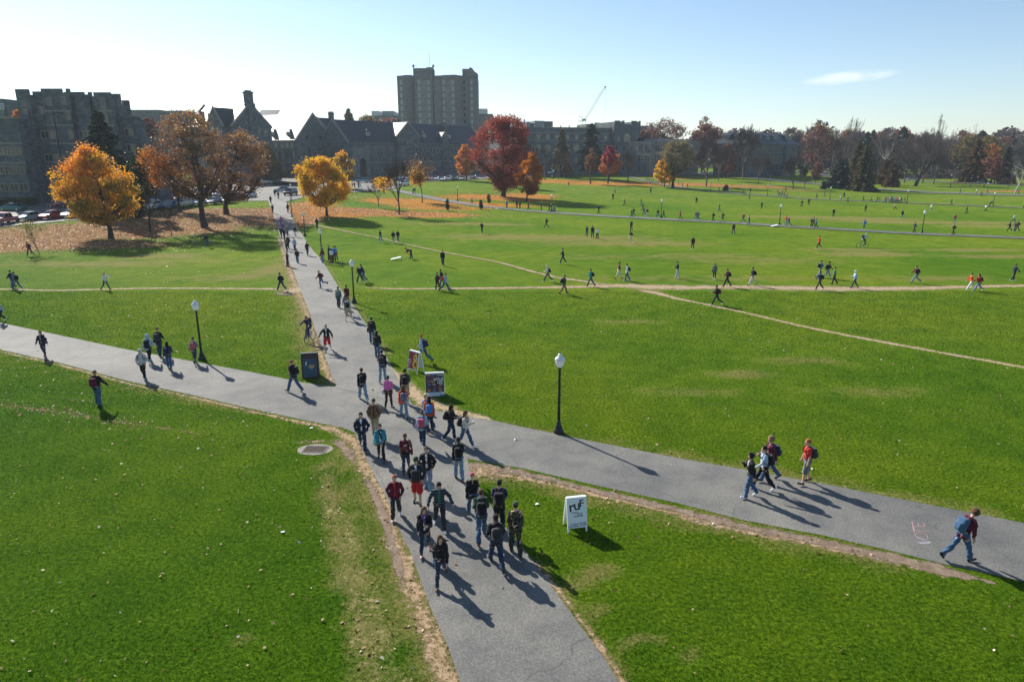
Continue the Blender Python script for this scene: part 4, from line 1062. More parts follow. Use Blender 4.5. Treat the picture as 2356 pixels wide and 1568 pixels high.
def battlement(mb, W, t0, t1, dep, z, gap=2.2, mer=1.6, hh=1.0, th=.5):
    for V in ([W.at(t0, 0), W.at(t1, 0), W.at(t1, th), W.at(t0, th)], [W.at(t0, dep - th), W.at(t1, dep - th), W.at(t1, dep), W.at(t0, dep)], [W.at(t0, th - .01), W.at(t0 + th, th - .01), W.at(t0 + th, dep - th + .01), W.at(t0, dep - th + .01)]): mb.prism(V, z, z + .25)
    z += .24
    for d_ in (0, dep - th):
        t = t0
        while t < t1 - .3:
            e = min(t + mer, t1); V = [W.at(t, d_), W.at(e, d_), W.at(e, d_ + th), W.at(t, d_ + th)]; mb.prism(V, z, z + hh); t += mer + gap
def block(root, W, t0, t1, dep, z0, z1, d0=0.0, name='wall', mat=None, par=0.0, crown=None, gap=2.2, mer=1.6):
    mb = MB(); mb.prism([W.at(t0, d0), W.at(t1, d0), W.at(t1, d0 + dep), W.at(t0, d0 + dep)], z0, z1)
    o = mb.build(name, mat or STONE, root, off=root.location)
    if crown:
        m2 = MB(); W2 = Wall(W.at(0, d0), W.at(W.L, d0)); battlement(m2, W2, t0 + .004, t1 - .004, dep, z1 - .01, gap, mer, crown); m2.build('battlement', mat or STONE, root, off=root.location)
    return o
def band(root, W, t0, t1, z, h=.3, pr=.1, d0=0.0):
    mb = MB(); mb.prism([W.at(t0, d0 - pr), W.at(t1, d0 - pr), W.at(t1, d0 + .02), W.at(t0, d0 + .02)], z, z + h); mb.build('string_course', TRIM, root, off=root.location)
def wp(W, t, z, d=0.0): q = W.at(t, d - .005); return (q[0], q[1], z)

# ------------------------------------------------------------------ castle-like hall at the left edge
W = Wall(PY(-40, 300, 149).to_2d(), PY(420, 300, 149).to_2d(), 21)
A = empty('castle_hall', (W.at(20)[0], W.at(20)[1], 2.4), 0, 'dark grey stone hall with battlemented towers filling the left edge behind the trees', 'building')
c_ = W.col
def zc(t, y): return zat(W.at(t), y)
block(A, W, c_(84), c_(214), 14, 1.5, zc(c_(150), 236), 0, crown=.9)
block(A, W, c_(214), c_(272), 5, 1.5, zc(c_(250), 240), 0, crown=.9)
for x0, x1, yt, pr, dp in ((55, 84.5, 219, -1.6, 7), (84.5, 103, 223, -.4, 5), (111.6, 176, 217.5, -1.4, 8), (178, 213, 230, -.5, 5), (230, 268, 226, -1.5, 4)):
    block(A, W, c_(x0), c_(x1), dp, 1.5, zc(c_((x0 + x1) / 2), yt), pr, 'tower', crown=.8, gap=.9, mer=4.2)
block(A, W, c_(14), c_(80), 16, 1.5, zc(c_(50), 276.5), -5.5, 'wing')
block(A, W, c_(-60), c_(14), 14, 1.5, zc(c_(20), 290), -2, 'wing')
block(A, W, c_(272), c_(298), 4.5, 1.5, zc(c_(285), 276), 1, 'wing', crown=.7)
block(A, W, c_(298), c_(332), 5, 1.5, zc(c_(310), 318), 2, 'wing')
band(A, W, c_(14), c_(80), zc(c_(50), 276.5), .35, .25, -5.5)
for yy in (258, 291, 332, 376):
    for x0, x1, pr in ((111.7, 175.9, -1.4), (230.1, 267.9, -1.5)): band(A, W, c_(x0), c_(x1), zc(c_(150), yy), .3, .1, pr)
for yy in (332, 376): band(A, W, c_(14.1), c_(79.9), zc(c_(50), yy), .3, .1, -5.5)
for x, y, k, pr in ((125, 318, 'double', -1.4), (165, 300 - 25, 'single', -1.4), (165, 318, 'single', -1.4), (183, 318, 'single', -.5), (197, 318, 'single', -.5), (128, 371, 'double', -1.4), (165, 371, 'double', -1.4), (132, 285, 'single', -1.4), (250, 262, 'single', -1.5), (250, 283, 'single', -1.5), (250, 320, 'double', -1.5),
                    (98, 318, 'double', -.4), (98, 371, 'double', -.4), (70, 262, 'single', -1.6), (70, 252, 'single', -1.6), (100, 262, 'single', -.4), (262, 371, 'double', -1.5), (240, 371, 'double', -1.5), (160, 240, 'single', -1.4), (128, 243, 'single', -1.4), (250, 245, 'single', -1.5),
                    (45, 356, 'double', -5.5), (28, 356, 'double', -5.5), (66, 356, 'double', -5.5), (45, 398, 'triple', -5.5), (66, 398, 'double', -5.5), (28, 398, 'double', -5.5), (45, 436, 'double', -5.5), (66, 436, 'double', -5.5), (22, 436, 'double', -5.5), (128, 412, 'double', -1.4), (165, 412, 'double', -1.4), (98, 412, 'double', -.4),
                    (284, 312, 'double', 1), (284, 348, 'double', 1), (315, 350, 'double', 2), (5, 340, 'double', -2), (-8, 340, 'double', -2), (5, 390, 'double', -2), (-8, 390, 'double', -2), (205, 371, 'double', -.5), (190, 371, 'double', -.5)):
    window(A, wp(W, c_(x), zc(c_(x), y), pr), W.u, {'single': .75, 'double': 1.5, 'triple': 2.2}[k], 1.35, k)
for x in (79, 134, 176.5, 227):
    mb = MB(); q = W.at(c_(x), -1.75); mb.box((q[0], q[1], 12), (.16, .16, 18)); mb.build('downpipe', plain('dark_pipe', (.02, .025, .03)), A, off=A.location)
# low building behind its left end, and the long flat one behind the big trees
Wf = Wall(PY(-80, 300, 205).to_2d(), PY(80, 300, 205).to_2d())
B_ = empty('stone_hall', (*Wf.at(5), 3), 0, 'grey stone hall partly seen behind the battlemented towers at the left edge', 'building')
block(B_, Wf, Wf.col(-70), Wf.col(27), 14, 2, zat(Wf.at(5), 227)); block(B_, Wf, Wf.col(27), Wf.col(62), 12, 2, zat(Wf.at(5), 240), .4, 'wing')
for x in (11, 20): window(B_, wp(Wf, Wf.col(x), zat(Wf.at(5), 251)), Wf.u, 1.5, 1.4, 'double', LIGHTB, PANEL_)
Wg = Wall(PY(270, 300, 330).to_2d(), PY(450, 300, 330).to_2d())
B_ = empty('flat_hall', (*Wg.at(5), 4), 0, 'long low hall with a level roofline behind the tallest brown trees', 'building')
block(B_, Wg, Wg.col(270), Wg.col(378), 14, 4, zat(Wg.at(5), 252.5)); block(B_, Wg, Wg.col(378), Wg.col(434), 12, 4, zat(Wg.at(5), 254.5), .5, 'wing'); band(B_, Wg, Wg.col(270), Wg.col(377.9), zat(Wg.at(5), 254.2), .3)
# ------------------------------------------------------------------ hall with the tall chimney
q = PY(536, 300, 228).to_2d(); W = Wall((q.x - 46 * .866, q.y + 46 * .5), (q.x, q.y)); c_ = W.col; L_w = W.L
B_ = empty('chimney_hall', (*W.at(40), 4.0), 0, 'grey stone hall with a steep bright roof and one tall stone chimney', 'building')
dp = 15.5; ze, zr = zat(W.at(L_w), 288), zat(W.at(L_w, dp / 2), 238)
gable(B_, W, c_(434), L_w, dp, 3, ze, zr)
front_gable(B_, W, c_(495), c_(528), 12, 3, ze + .3, zat(W.at(c_(510), -2), 248), 2)
q = W.at(L_w - .6, dp / 2); chimney(B_, q, 2.3, 1.8, zr - 1.5, zat(q, 211), R(60), 2)
mb = MB(); q = W.at(L_w + .3, dp / 2); mb.box((q[0], q[1], (4 + zr) / 2), (2.8, .8, zr - 4), R(60)); mb.build('chimney_breast', STONE, B_, off=B_.location)
for x in (449, 478): dormer(B_, W, c_(x), 2.2, ze + 2.5)
for x in (440, 455, 470, 505, 518):
    for y in (306, 330): window(B_, wp(W, c_(x), zat(W.at(c_(x)), y), -2 if x > 494 else 0), W.u, 1.5, 1.7, 'double')
We = Wall(W.at(L_w), W.at(L_w, dp))
for t in (2.6, 5.2, 10.3, 12.9):
    for y in (312, 338, 365): window(B_, wp(We, t, zat(We.at(t), y)), We.u, 1.2, 1.8, 'double')
# flat slab seen right of the tall chimney
Wf = Wall(PY(590, 262, 330).to_2d(), PY(642, 262, 330).to_2d())
s_ = empty('far_hall', (*Wf.at(4), 4), 0, 'small blue grey roofed hall seen right of the tall chimney', 'building')
block(s_, Wf, 0, Wf.col(641), 10, 4, zat(Wf.at(5), 269)); mb = MB()
a, b, c, d = Wf.at(-.3, -.3), Wf.at(Wf.col(641.5), -.3), Wf.at(Wf.col(640), 8), Wf.at(-.3, 8); z0, z1 = zat(a, 269), zat(d, 254.5)
mb.add([(*a, z0), (*b, z0), (*c, z1), (*d, z1), (*a, z0 + .3), (*b, z0 + .3), (*c, z1 + .3), (*d, z1 + .3)], [(4, 5, 6, 7), (0, 1, 5, 4), (1, 2, 6, 5), (2, 3, 7, 6), (3, 0, 4, 7), (3, 2, 1, 0)]); mb.build('roof', SLATE, s_, off=s_.location)
# ------------------------------------------------------------------ the long gabled hall behind the car park
q = PY(682, 322, 262).to_2d(); W = Wall((q.x - 38 * .866, q.y + 38 * .5), (q.x, q.y)); c_ = W.col; o3 = (*W.at(30), 4.2)
H_ = empty('gabled_hall', o3, 0, 'long grey stone hall with steep slate roofs, gables and an arched gateway', 'building')
ze = zat(W.at(c_(640)), 322); zr = zat(W.at(W.L, 9.1), 262)
gable(H_, W, c_(545), W.L, 18.2, 3.2, ze, zr)
band(H_, W, c_(545), c_(682), ze - .5, .3, .15)
band(H_, W, c_(560), c_(682), zat(W.at(c_(640)), 388), .3, .1)
for x in (588, 622.5, 658.5): dormer(H_, W, c_(x), 1.6, zat(W.at(c_(x), 1.6), 313))
front_gable(H_, W, c_(538), c_(566), 10, 3.2, ze - .2, zat(W.at(c_(551), -2), 286), 2)
for x in (636, 650, 662, 673, 622, 608, 594):
    window(H_, wp(W, c_(x), zat(W.at(c_(x)), 340)), W.u, 1.3, 1.7, 'double')
    window(H_, wp(W, c_(x), zat(W.at(c_(x)), 363)), W.u, 1.3, 2.2, 'double'); window(H_, wp(W, c_(x), zat(W.at(c_(x)), 387)), W.u, 1.3, 2.0, 'double')
for x in (643, 656.5, 668, 629, 615):
    mb = MB(); q = W.at(c_(x), -.5); zz = zat(q, 347); mb.box((q[0], q[1], (3.5 + zz) / 2), (.7, .9, zz - 3.5)); mb.build('buttress', STONE, H_, off=H_.location)
# the end gable facing right and towards the viewer
W = Wall(W.at(W.L), W.at(W.L, 18.2)); c_ = W.col
for x in (699, 725, 752):
    window(H_, wp(W, c_(x), zat(W.at(c_(x)), 339.5)), W.u, 1.5, 1.9, 'triple'); window(H_, wp(W, c_(x), zat(W.at(c_(x)), 363)), W.u, 2.2 if x == 725 else 1.5, 2.2, 'quad' if x == 725 else 'double'); window(H_, wp(W, c_(x), zat(W.at(c_(x)), 386)), W.u, 1.4, 2.0, 'double')
for x in (708.5, 739): window(H_, wp(W, c_(x), zat(W.at(c_(x)), 321)), W.u, 1.3, 1.3, 'single', STONE)
window(H_, wp(W, c_(723.5), zat(W.at(c_(723)), 308)), W.u, .3, 2.2, 'single', STONE)
for x in (686, 712, 738, 763):
    mb = MB(); t = c_(x); zz = zat(W.at(t), 345); mb.prism([W.at(t - .5, -1), W.at(t + .5, -1), W.at(t + .5, 0), W.at(t - .5, 0)], 3.5, zz)
    mb.add([(*W.at(t - .5, -1), zz), (*W.at(t + .5, -1), zz), (*W.at(t + .5, 0), zz), (*W.at(t - .5, 0), zz), (*W.at(t + .5, 0), zz + 1.6), (*W.at(t - .5, 0), zz + 1.6)], [(0, 1, 4, 5), (1, 2, 4), (0, 5, 3)]); mb.build('buttress', STONE, H_, off=H_.location)
# short oblique block with the square chimney
pa = W.B; az_ = R(36); W2 = Wall((pa.x, pa.y), (pa.x + 8.5 * math.sin(az_), pa.y + 8.5 * math.cos(az_)))
ze2 = zat(W2.at(2), 313.5); zr2 = zat(W2.at(2, 8.5), 272)
gable(H_, W2, .1, 7.6, 17, 3.2, ze2, zr2)
q = W2.at(7.2, 8.2); chimney(H_, q, 1.9, 1.6, zr2 - 1, zat(q, 259), 0, 2)
for t in (1.8, 5.0):
    for y, h in ((339.5, 1.9), (363, 2.2), (386, 2.0)): window(H_, wp(W2, t, zat(W2.at(t), y)), W2.u, 1.3, h, 'double')
# right-hand range
pb = (-61.6, 264.2); d_ = Vector((31.6, 41.0)).normalized(); W = Wall(pb, (pb[0] + d_.x * 80, pb[1] + d_.y * 80)); c_ = W.col
ze = 17.5; zr = 25.3
tg0, tg1 = c_(911), c_(962)
gable(H_, W, .3, 80, 16, 3.4, ze, zr)
band(H_, W, .3, 80, ze - .45, .3, .12); band(H_, W, 6, 80, 9.6, .25, .1)
front_gable(H_, W, tg0, tg1, 9.6, 3.4, zat(W.at(tg0, -1.2), 313), zat(W.at((tg0 + tg1) / 2, -1.2), 282), 1.2)
tq = c_(1023.5); front_gable(H_, W, tq - 1.9, tq + 1.9, 4.6, 3.4, zat(W.at(tq), 316), zat(W.at(tq), 305), .5)
for x in (857.5, 985.5, 1042.5): dormer(H_, W, c_(x), 2.1, ze + 2.1)
for x in (948, 1050): q = W.at(c_(x) , 7.0); chimney(H_, q, 2.0, 1.6, zr - 3, zat(q, 277 if x < 1000 else 284), -az_, 2)
xs_ = [846, 863.5, 882, 903, 924, 939, 954, 966, 977, 992, 1007, 1022.5, 1037, 1049, 1061, 1073, 1085, 1098]
for x in xs_:
    t = c_(x); prd = -1.2 if tg0 < t < tg1 else (-.5 if abs(t - tq) < 1.9 else 0)
    k = 'quad' if x == 939 else 'double'; w = 2.4 if x == 939 else 1.35
    if t < 79.2:
        window(H_, wp(W, t, 13.9, prd), W.u, w, 1.8, k)
        if x > 850: window(H_, wp(W, t, 10.2, prd), W.u, w, 2.0, k); window(H_, wp(W, t, 6.1, prd), W.u, 1.1, 1.9, 'double')
window(H_, wp(W, c_(938), 17.0, -1.2), W.u, 2.0, 1.0, 'quad'); window(H_, wp(W, c_(937), 19.6, -1.2), W.u, .25, 2.0, 'single', STONE)
for x in (814, 908, 965, 1017, 1031.5, 1078):
    mb = MB(); q = W.at(c_(x), -.16 if x not in (908,) else -.2); mb.box((q[0], q[1], 10.5), (.16, .16, 13.5)); mb.build('downpipe', plain('dark_pipe', (.02, .025, .03)), H_, off=H_.location)
# arched gateway block
ta, tb = c_(803.5), c_(842); mb = MB()
zt = zat(W.at(ta + 3, -2), 340)
tm = c_(826); rw = 1.75; zs = zat(W.at(tm, -2), 377); 
pts = []
for zz, (ua, ub) in ((0, (ta, tm - rw)), (0, (tm + rw, tb))): mb.prism([W.at(ua, -2), W.at(ub, -2), W.at(ub, .3), W.at(ua, .3)], 3.4, zt)
nseg = 12
for k in range(nseg):
    a0, a1 = math.pi - math.pi * k / nseg, math.pi - math.pi * (k + 1) / nseg
    x0, x1 = tm + rw * math.cos(a0), tm + rw * math.cos(a1); h0, h1 = zs + rw * 1.25 * math.sin(a0), zs + rw * 1.25 * math.sin(a1)
    V = [(*W.at(x0, -2), h0), (*W.at(x1, -2), h1), (*W.at(x1, -2), zt), (*W.at(x0, -2), zt), (*W.at(x0, .3), h0), (*W.at(x1, .3), h1), (*W.at(x1, .3), zt), (*W.at(x0, .3), zt)]
    mb.add(V, [(0, 1, 2, 3), (5, 4, 7, 6), (3, 2, 6, 7), (0, 4, 5, 1)])
mb.build('gateway', STONEL, H_, off=H_.location)
mb = MB(); mb.prism([W.at(tm - rw, -.9), W.at(tm + rw, -.9), W.at(tm + rw, -.7), W.at(tm - rw, -.7)], 3.4, zs + 2.1); mb.build('gateway_door', plain('dark_wood', (.03, .02, .015)), H_, off=H_.location)
# ------------------------------------------------------------------ residence tower
Wt = Wall(PY(918, 262, 432).to_2d(), PY(1100, 262, 432).to_2d()); c_ = Wt.col
T_ = empty('residence_tower', (*Wt.at(24), 5), 0, 'tall blocky concrete residence tower rising above the slate roofs', 'building')
zt = zat(Wt.at(20), 175.5)
prof = [(918.5, 3), (937, 0), (957, 5), (958.5, 1), (999, 0), (1000, 2), (1019, 1), (1020, -.5), (1050, -3), (1066, 2), (1083, -1), (1100, 4)]
pts = [Wt.at(c_(x), d) for x, d in prof] + [Wt.at(c_(1098), 30), Wt.at(c_(921), 30)]
mb = MB(); mb.prism(pts, 5, zt); mb.build('wall', CONC, T_, off=T_.location)
m2 = MB(); 
for (xa, da), (xb, db) in zip(prof[:-1], prof[1:]):
    if xb - xa < 3: continue
    m2.prism([Wt.at(c_(xa), da - .25), Wt.at(c_(xb), db - .25), Wt.at(c_(xb), db + .1), Wt.at(c_(xa), da + .1)], zt - 1.4, zt + .5)
m2.build('parapet', CONC, T_, off=T_.location)
block(T_, Wt, c_(955), c_(999), 12, zt - .5, zat(Wt.at(20), 155), 4, 'penthouse', CONC); block(T_, Wt, c_(985), c_(999), 9, zt - .6, zat(Wt.at(20), 153.3), 3.2, 'lift_room', CONC)
block(T_, Wt, c_(933), c_(950), 10, zt - .5, zt + 1.6, 8, 'plant_room', GREYP)
mb = MB(); z1, z2, z3 = zat(Wt.at(40), 157.8), zat(Wt.at(40), 156), zat(Wt.at(40), 166)
a = [(1066.5, z1), (1082.5, z1), (1083, z2), (1089, z2 - .3), (1095, z3), (1100, z3 - .3)]
for (xa, za), (xb, zb) in zip(a[:-1], a[1:]):
    p0, p1, p2, p3 = Wt.at(c_(xa), 1.5 if xa < 1083 else -1.9), Wt.at(c_(xb), 1.5 if xb < 1083 else (-1.9 if xb < 1096 else 4)), Wt.at(c_(xb), 14), Wt.at(c_(xa), 14)
    mb.add([(*p0, zt - .2), (*p1, zt - .2), (*p2, zt - .2), (*p3, zt - .2), (*p0, za), (*p1, zb), (*p2, zb), (*p3, za)], [(0, 1, 5, 4), (1, 2, 6, 5), (2, 3, 7, 6), (3, 0, 4, 7), (4, 5, 6, 7)])
mb.build('stair_tower', CONC, T_, off=T_.location)
def tower_win(x, dpt, dirn, y0, n, glass):
    for k in range(n):
        yy = y0 + k * 15.05; z = zat(Wt.at(c_(x), dpt), yy)
        me = cached(('tw', glass), lambda: (lambda m: mesh('window', m.v, m.f))(MB().box((0, -.05, -.1), (1.8, .12, .2)).box((0, -.05, 2.45), (1.8, .12, .12)).box((-.86, -.05, 1.2), (.1, .12, 2.4)).box((.86, -.05, 1.2), (.1, .12, 2.4)).box((0, -.05, .52), (1.7, .11, .1))))
        pm = cached(('twp',), lambda: (lambda m: mesh('pane', m.v, m.f))(MB().box((0, -.01, 1.2), (1.64, .04, 2.4))))
        q = Wt.at(c_(x), dpt - .02); f = link('window', me, GREYP, T_, Vector((*q, z)) - T_.location, (0, 0, dirn)); link('pane', pm, glass, f)
def fdir(i): (xa, da), (xb, db) = prof[i], prof[i + 1]; p, q = Wt.at(c_(xa), da), Wt.at(c_(xb), db); return math.atan2(q[1] - p[1], q[0] - p[0])
def fd(i, x): (xa, da), (xb, db) = prof[i], prof[i + 1]; return da + (db - da) * (x - xa) / (xb - xa)
for i, x, g in ((0, 928, PANEL_), (3, 969, PANEL_), (3, 990.5, PANEL_), (5, 1006, PANE), (7, 1024.7, PANEL_), (7, 1046.3, PANEL_), (9, 1070.5, PANE), (10, 1087, PANEL_)):
    tower_win(x, fd(i, x), fdir(i), 194.5, 9, g)
for i, xa, xb in ((3, 972, 988), (5, 1008, 1018), (7, 1028, 1043)):
    mb = MB(); mb.prism([Wt.at(c_(xa), fd(i, xa) - .12), Wt.at(c_(xb), fd(i, xb) - .12), Wt.at(c_(xb), fd(i, xb) + .1), Wt.at(c_(xa), fd(i, xa) + .1)], 6, zt - 2.2); mb.build('stone_panel', STONEL, T_, off=T_.location)
for x, y, r in ((991, 120, .09), (978.5, 146, .07), (962, 150, .06), (999.5, 149, .09), (954.5, 149, .08)):
    mb = MB(); q = Wt.at(c_(x), 7); mb.tube([(*q, zt), (*q, zat(q, y))], r, 5)
    if x in (999.5, 954.5): mb.lathe((q[0], q[1], zat(q, 156)), [(.3, 0), (.7, .3), (.7, 1.4), (.3, 1.8)], 8)
    mb.build('antenna', GREYP, T_, off=T_.location)
def lowrise(name, label, items, Y, mat=None, base=5):
    W_ = Wall(PY(items[0][0], 300, Y).to_2d(), PY(items[-1][1], 300, Y).to_2d()); r = empty(name, (*W_.at(2), base), 0, label, 'building')
    for i, (x0, x1, yt) in enumerate(items):
        block(r, W_, W_.col(x0), W_.col(x1), 14 - i * .7, base, zat(W_.at(0), yt), i * .5, 'wall' if i == 0 else 'upper_block', (mat or [STONE, LIGHTB, STONE, LIGHTB])[i % 4] if not isinstance(mat, bpy.types.Material) else mat)
    return r, W_
lowrise('far_block', 'low pale block just left of the residence tower', [(846, 920, 266), (859, 876, 255), (883, 909, 255), (909, 921, 259)], 500, [STONE, LIGHTB, GREYP, LIGHTB], 4)
lowrise('far_block', 'low pale block just right of the residence tower', [(1098, 1134, 262), (1098, 1121.5, 250)], 500, [STONE, LIGHTB, STONE, STONE], 4)
# ------------------------------------------------------------------ long flat hall with the square end tower
W = Wall(PY(1150, 295, 326).to_2d(), PY(1412, 295, 344).to_2d()); c_ = W.col
L_ = empty('long_stone_hall', (*W.at(20), 3.8), 0, 'long flat roofed grey stone hall with battlements and a square tower at its right end', 'building')
zt = zat(W.at(c_(1300)), 294); block(L_, W, 0, c_(1412), 18, 2, zt)
m2 = MB(); battlement(m2, W, .1, c_(1411), 18, zt - .01, 3.9, .35, .8); m2.build('battlement', TRIM, L_, off=L_.location)
band(L_, W, 0, c_(1405), zt - 2.6, .35, .12); band(L_, W, 0, c_(1405), zt - 6.0, .3, .1)
te, tf = c_(1404), c_(1464); zt2 = zat(W.at(te + 5, -3), 286); block(L_, W, te, tf, 24, 2, zt2, -3, 'end_tower', STONE)
for a, b in ((1405, 1427), (1443, 1463.5)): block(L_, W, c_(a), c_(b), 23, zt2 - 10, zt2 + .9, -3.3, 'turret', STONE, crown=.5, gap=.8, mer=3)
for x in list(range(1172, 1405, 22)):
    t = c_(x); window(L_, wp(W, t, zt - 5.2), W.u, 1.7, 2.0, 'double'); window(L_, wp(W, t, zt - 10.6), W.u, 2.8, 1.9, 'arch'); window(L_, wp(W, t, zt - 15.8), W.u, 1.8, 2.2, 'double')
window(L_, wp(W, c_(1435), zt2 - 8.8, -3), W.u, 3.2, 3.4, 'arch'); window(L_, wp(W, c_(1435), zt2 - 13.6, -3), W.u, 3.2, 2.4, 'quad')
for x in (1415, 1455):
    for dz in (-7.8, -13.6, -18.5): window(L_, wp(W, c_(x), zt2 + dz, -3.3 if dz > -10 else -3), W.u, .9, 2.0, 'single')
block(L_, W, c_(1446) - 5, c_(1446) + 3, 4, 2, 7.0, -6.5, 'porch', TRIM)
for x0, x1, yt, m_ in ((1243, 1264.5, 277.5, GREYP), (1265, 1287, 278.5, ROOFG), (1226, 1234.5, 279.5, GREYP), (1234.8, 1242.5, 283, ROOFG), (1211, 1222, 280, GREYP)):
    block(L_, W, c_(x0), c_(x1), 6, zt - .3, zat(W.at(c_(x0), 7), yt), 7 + (x0 % 3), 'roof_plant', m_)
for x, yt in ((1216, 275), (1203, 275), (1199, 275.5), (1190, 272)):
    mb = MB(); q = W.at(c_(x), 6); mb.tube([(*q, zt - .2), (*q, zat(q, yt))], .45, 10); mb.build('flue', METAL, L_, off=L_.location)
block(L_, W, c_(1385), c_(1412), 12, zt - .5, zat(W.at(c_(1390), 22), 286), 19, 'rear_tower', STONEL); block(L_, W, c_(1396), c_(1399), 2, zt - .5, zat(W.at(c_(1390), 20), 284), 18, 'rear_turret', STONE)
W3 = Wall(PY(1440, 300, 430).to_2d(), PY(1506, 300, 430).to_2d()); K_ = empty('white_roof_hall', (*W3.at(4), 4), 0, 'hall with a bright pitched roof showing right of the square end tower', 'building')
gable(K_, W3, 0, W3.col(1497), 18, 3, zat(W3.at(3), 309), zat(W3.at(3, 9), 290), caps=False)
front_gable(K_, W3, W3.col(1484), W3.col(1506), 12, 3, zat(W3.at(3), 303), zat(W3.at(3), 288.5), 2)
# ------------------------------------------------------------------ low wing and the hipped-roof hall
W = Wall(PY(1499, 325, 322).to_2d(), PY(1640, 325, 348).to_2d()); c_ = W.col
S_ = empty('low_stone_wing', (*W.at(5), 3), 0, 'lower flat roofed stone wing with sunlit end wall behind the willow', 'building')
zt = zat(W.at(2), 325); block(S_, W, 0, 34, 26, 1.5, zt, 0, 'wall', STONEL); band(S_, W, 0, 34, zt - .1, .4, .15); band(S_, W, 0, 34, zt - 5.5, .3, .1)
for t in (4, 9, 14, 19, 24, 29):
    for dz in (-4.2, -8.8, -13.2): window(S_, wp(W, t, zt + dz), W.u, 2.4, 2.4, 'triple')
We = Wall(W.at(0, 26), W.at(0, 0))
for t in (4, 9, 14, 19, 23):
    for dz in (-4.2, -8.8, -13.2): window(S_, wp(We, t, zt + dz), We.u, 1.3, 2.6, 'double')
block(S_, W, 12, 30, 10, zt - .2, zt + 1.4, 6, 'roof_plant', GREYP)
cx_, cy_ = PY(1723.7, 330, 322).to_2d(); R1 = Wall((cx_, cy_), (cx_ + 53 * .707, cy_ + 53 * .707)); L1 = Wall((cx_ - 17 * .707, cy_ + 17 * .707), (cx_, cy_)); c_ = R1.col
J_ = empty('hipped_roof_hall', (cx_ + 10, cy_ + 12, 3), 0, 'three storey stone hall with hipped slate roof and dormers behind bare trees', 'building')
ze = zat((cx_, cy_), 329); zr = ze + 4.6
P0, P1, P2, P3 = L1.at(0), (cx_, cy_), R1.at(53), R1.at(53, 17)
block(J_, R1, 0, 53, 17, 1.5, ze)
def off(a, k): return (a[0] + k[0], a[1] + k[1])
e = [R1.at(-.5, -.5), R1.at(53.5, -.5), R1.at(53.5, 17.5), R1.at(-.5, 17.5)]; i_ = [R1.at(5.5, 5.5), R1.at(47.5, 5.5), R1.at(47.5, 11.5), R1.at(5.5, 11.5)]
mb = MB(); mb.add([(*q, ze) for q in e] + [(*q, zr) for q in i_], [(0, 1, 5, 4), (1, 2, 6, 5), (2, 3, 7, 6), (3, 0, 4, 7), (4, 5, 6, 7), (3, 2, 1, 0)]); mb.build('roof', SLATE, J_, off=J_.location)
m2 = MB(); 
for Wq, a, b in ((R1, -.6, 53.6), (L1, -.1, 17.6)): m2.prism([Wq.at(a, -.55), Wq.at(b, -.55), Wq.at(b, .1), Wq.at(a, .1)], ze - .75, ze - .02)
m2.build('cornice', STONE, J_, off=J_.location)
def shed(Wq, t, w=3.0):
    a, b, c, d = Wq.at(t - w / 2, 2.2), Wq.at(t + w / 2, 2.2), Wq.at(t + w / 2, 6.2), Wq.at(t - w / 2, 6.2)
    m3 = MB(); m3.prism([a, b, c, d], ze + 1.2, ze + 3.2); q = m3.build('dormer', GREYP, J_, off=J_.location)
    m4 = MB(); a, b, c, d = Wq.at(t - w / 2 - .3, 1.7), Wq.at(t + w / 2 + .3, 1.7), Wq.at(t + w / 2 + .3, 6.6), Wq.at(t - w / 2 - .3, 6.6)
    m4.add([(*a, ze + 3.2), (*b, ze + 3.2), (*c, ze + 4.9), (*d, ze + 4.9), (*a, ze + 3.4), (*b, ze + 3.4), (*c, ze + 5.1), (*d, ze + 5.1)], [(0, 3, 2, 1), (4, 5, 6, 7), (0, 1, 5, 4), (1, 2, 6, 5), (2, 3, 7, 6), (3, 0, 4, 7)]); m4.build('dormer_roof', SLATE, q, off=J_.location)
for t in (4.5, 12.5): shed(L1, t)
for t in (7, 15, 23, 31, 45): shed(R1, t, 4.0)
block(J_, R1, 36.5, 42, 2, 1.5, ze - .8, -1.2, 'projecting_bay', STONE)
for Wq, ts in ((L1, [2 + 2.3 * k for k in range(7)]), (R1, [2 + 2.35 * k for k in range(15)] + [44 + 2.3 * k for k in range(4)])):
    for t in ts:
        for dz, h in ((-4.0, 2.6), (-8.3, 2.6), (-12.6, 2.8)): window(J_, wp(Wq, t, ze + dz), Wq.u, .85, h, 'single')
mb = MB(); mb.prism([R1.at(19, -2.6), R1.at(31, -2.6), R1.at(31, 0), R1.at(19, 0)], ze - 9.6, ze - 9.0)
for t in (19.5, 23, 27, 30.5): q = R1.at(t, -2.2); mb.box((q[0], q[1], (2 + ze - 9.6) / 2), (.6, .6, ze - 9.6 - 2))
mb.build('portico', STONE, J_, off=J_.location)
mb = MB()
for k in range(12): mb.prism([R1.at(31.5 + k * .5, -5), R1.at(32 + k * .5, -5), R1.at(32 + k * .5, -1.5), R1.at(31.5 + k * .5, -1.5)], 1.5, 6.2 - k * .33)
mb.build('outside_stair', TRIM, J_, off=J_.location)
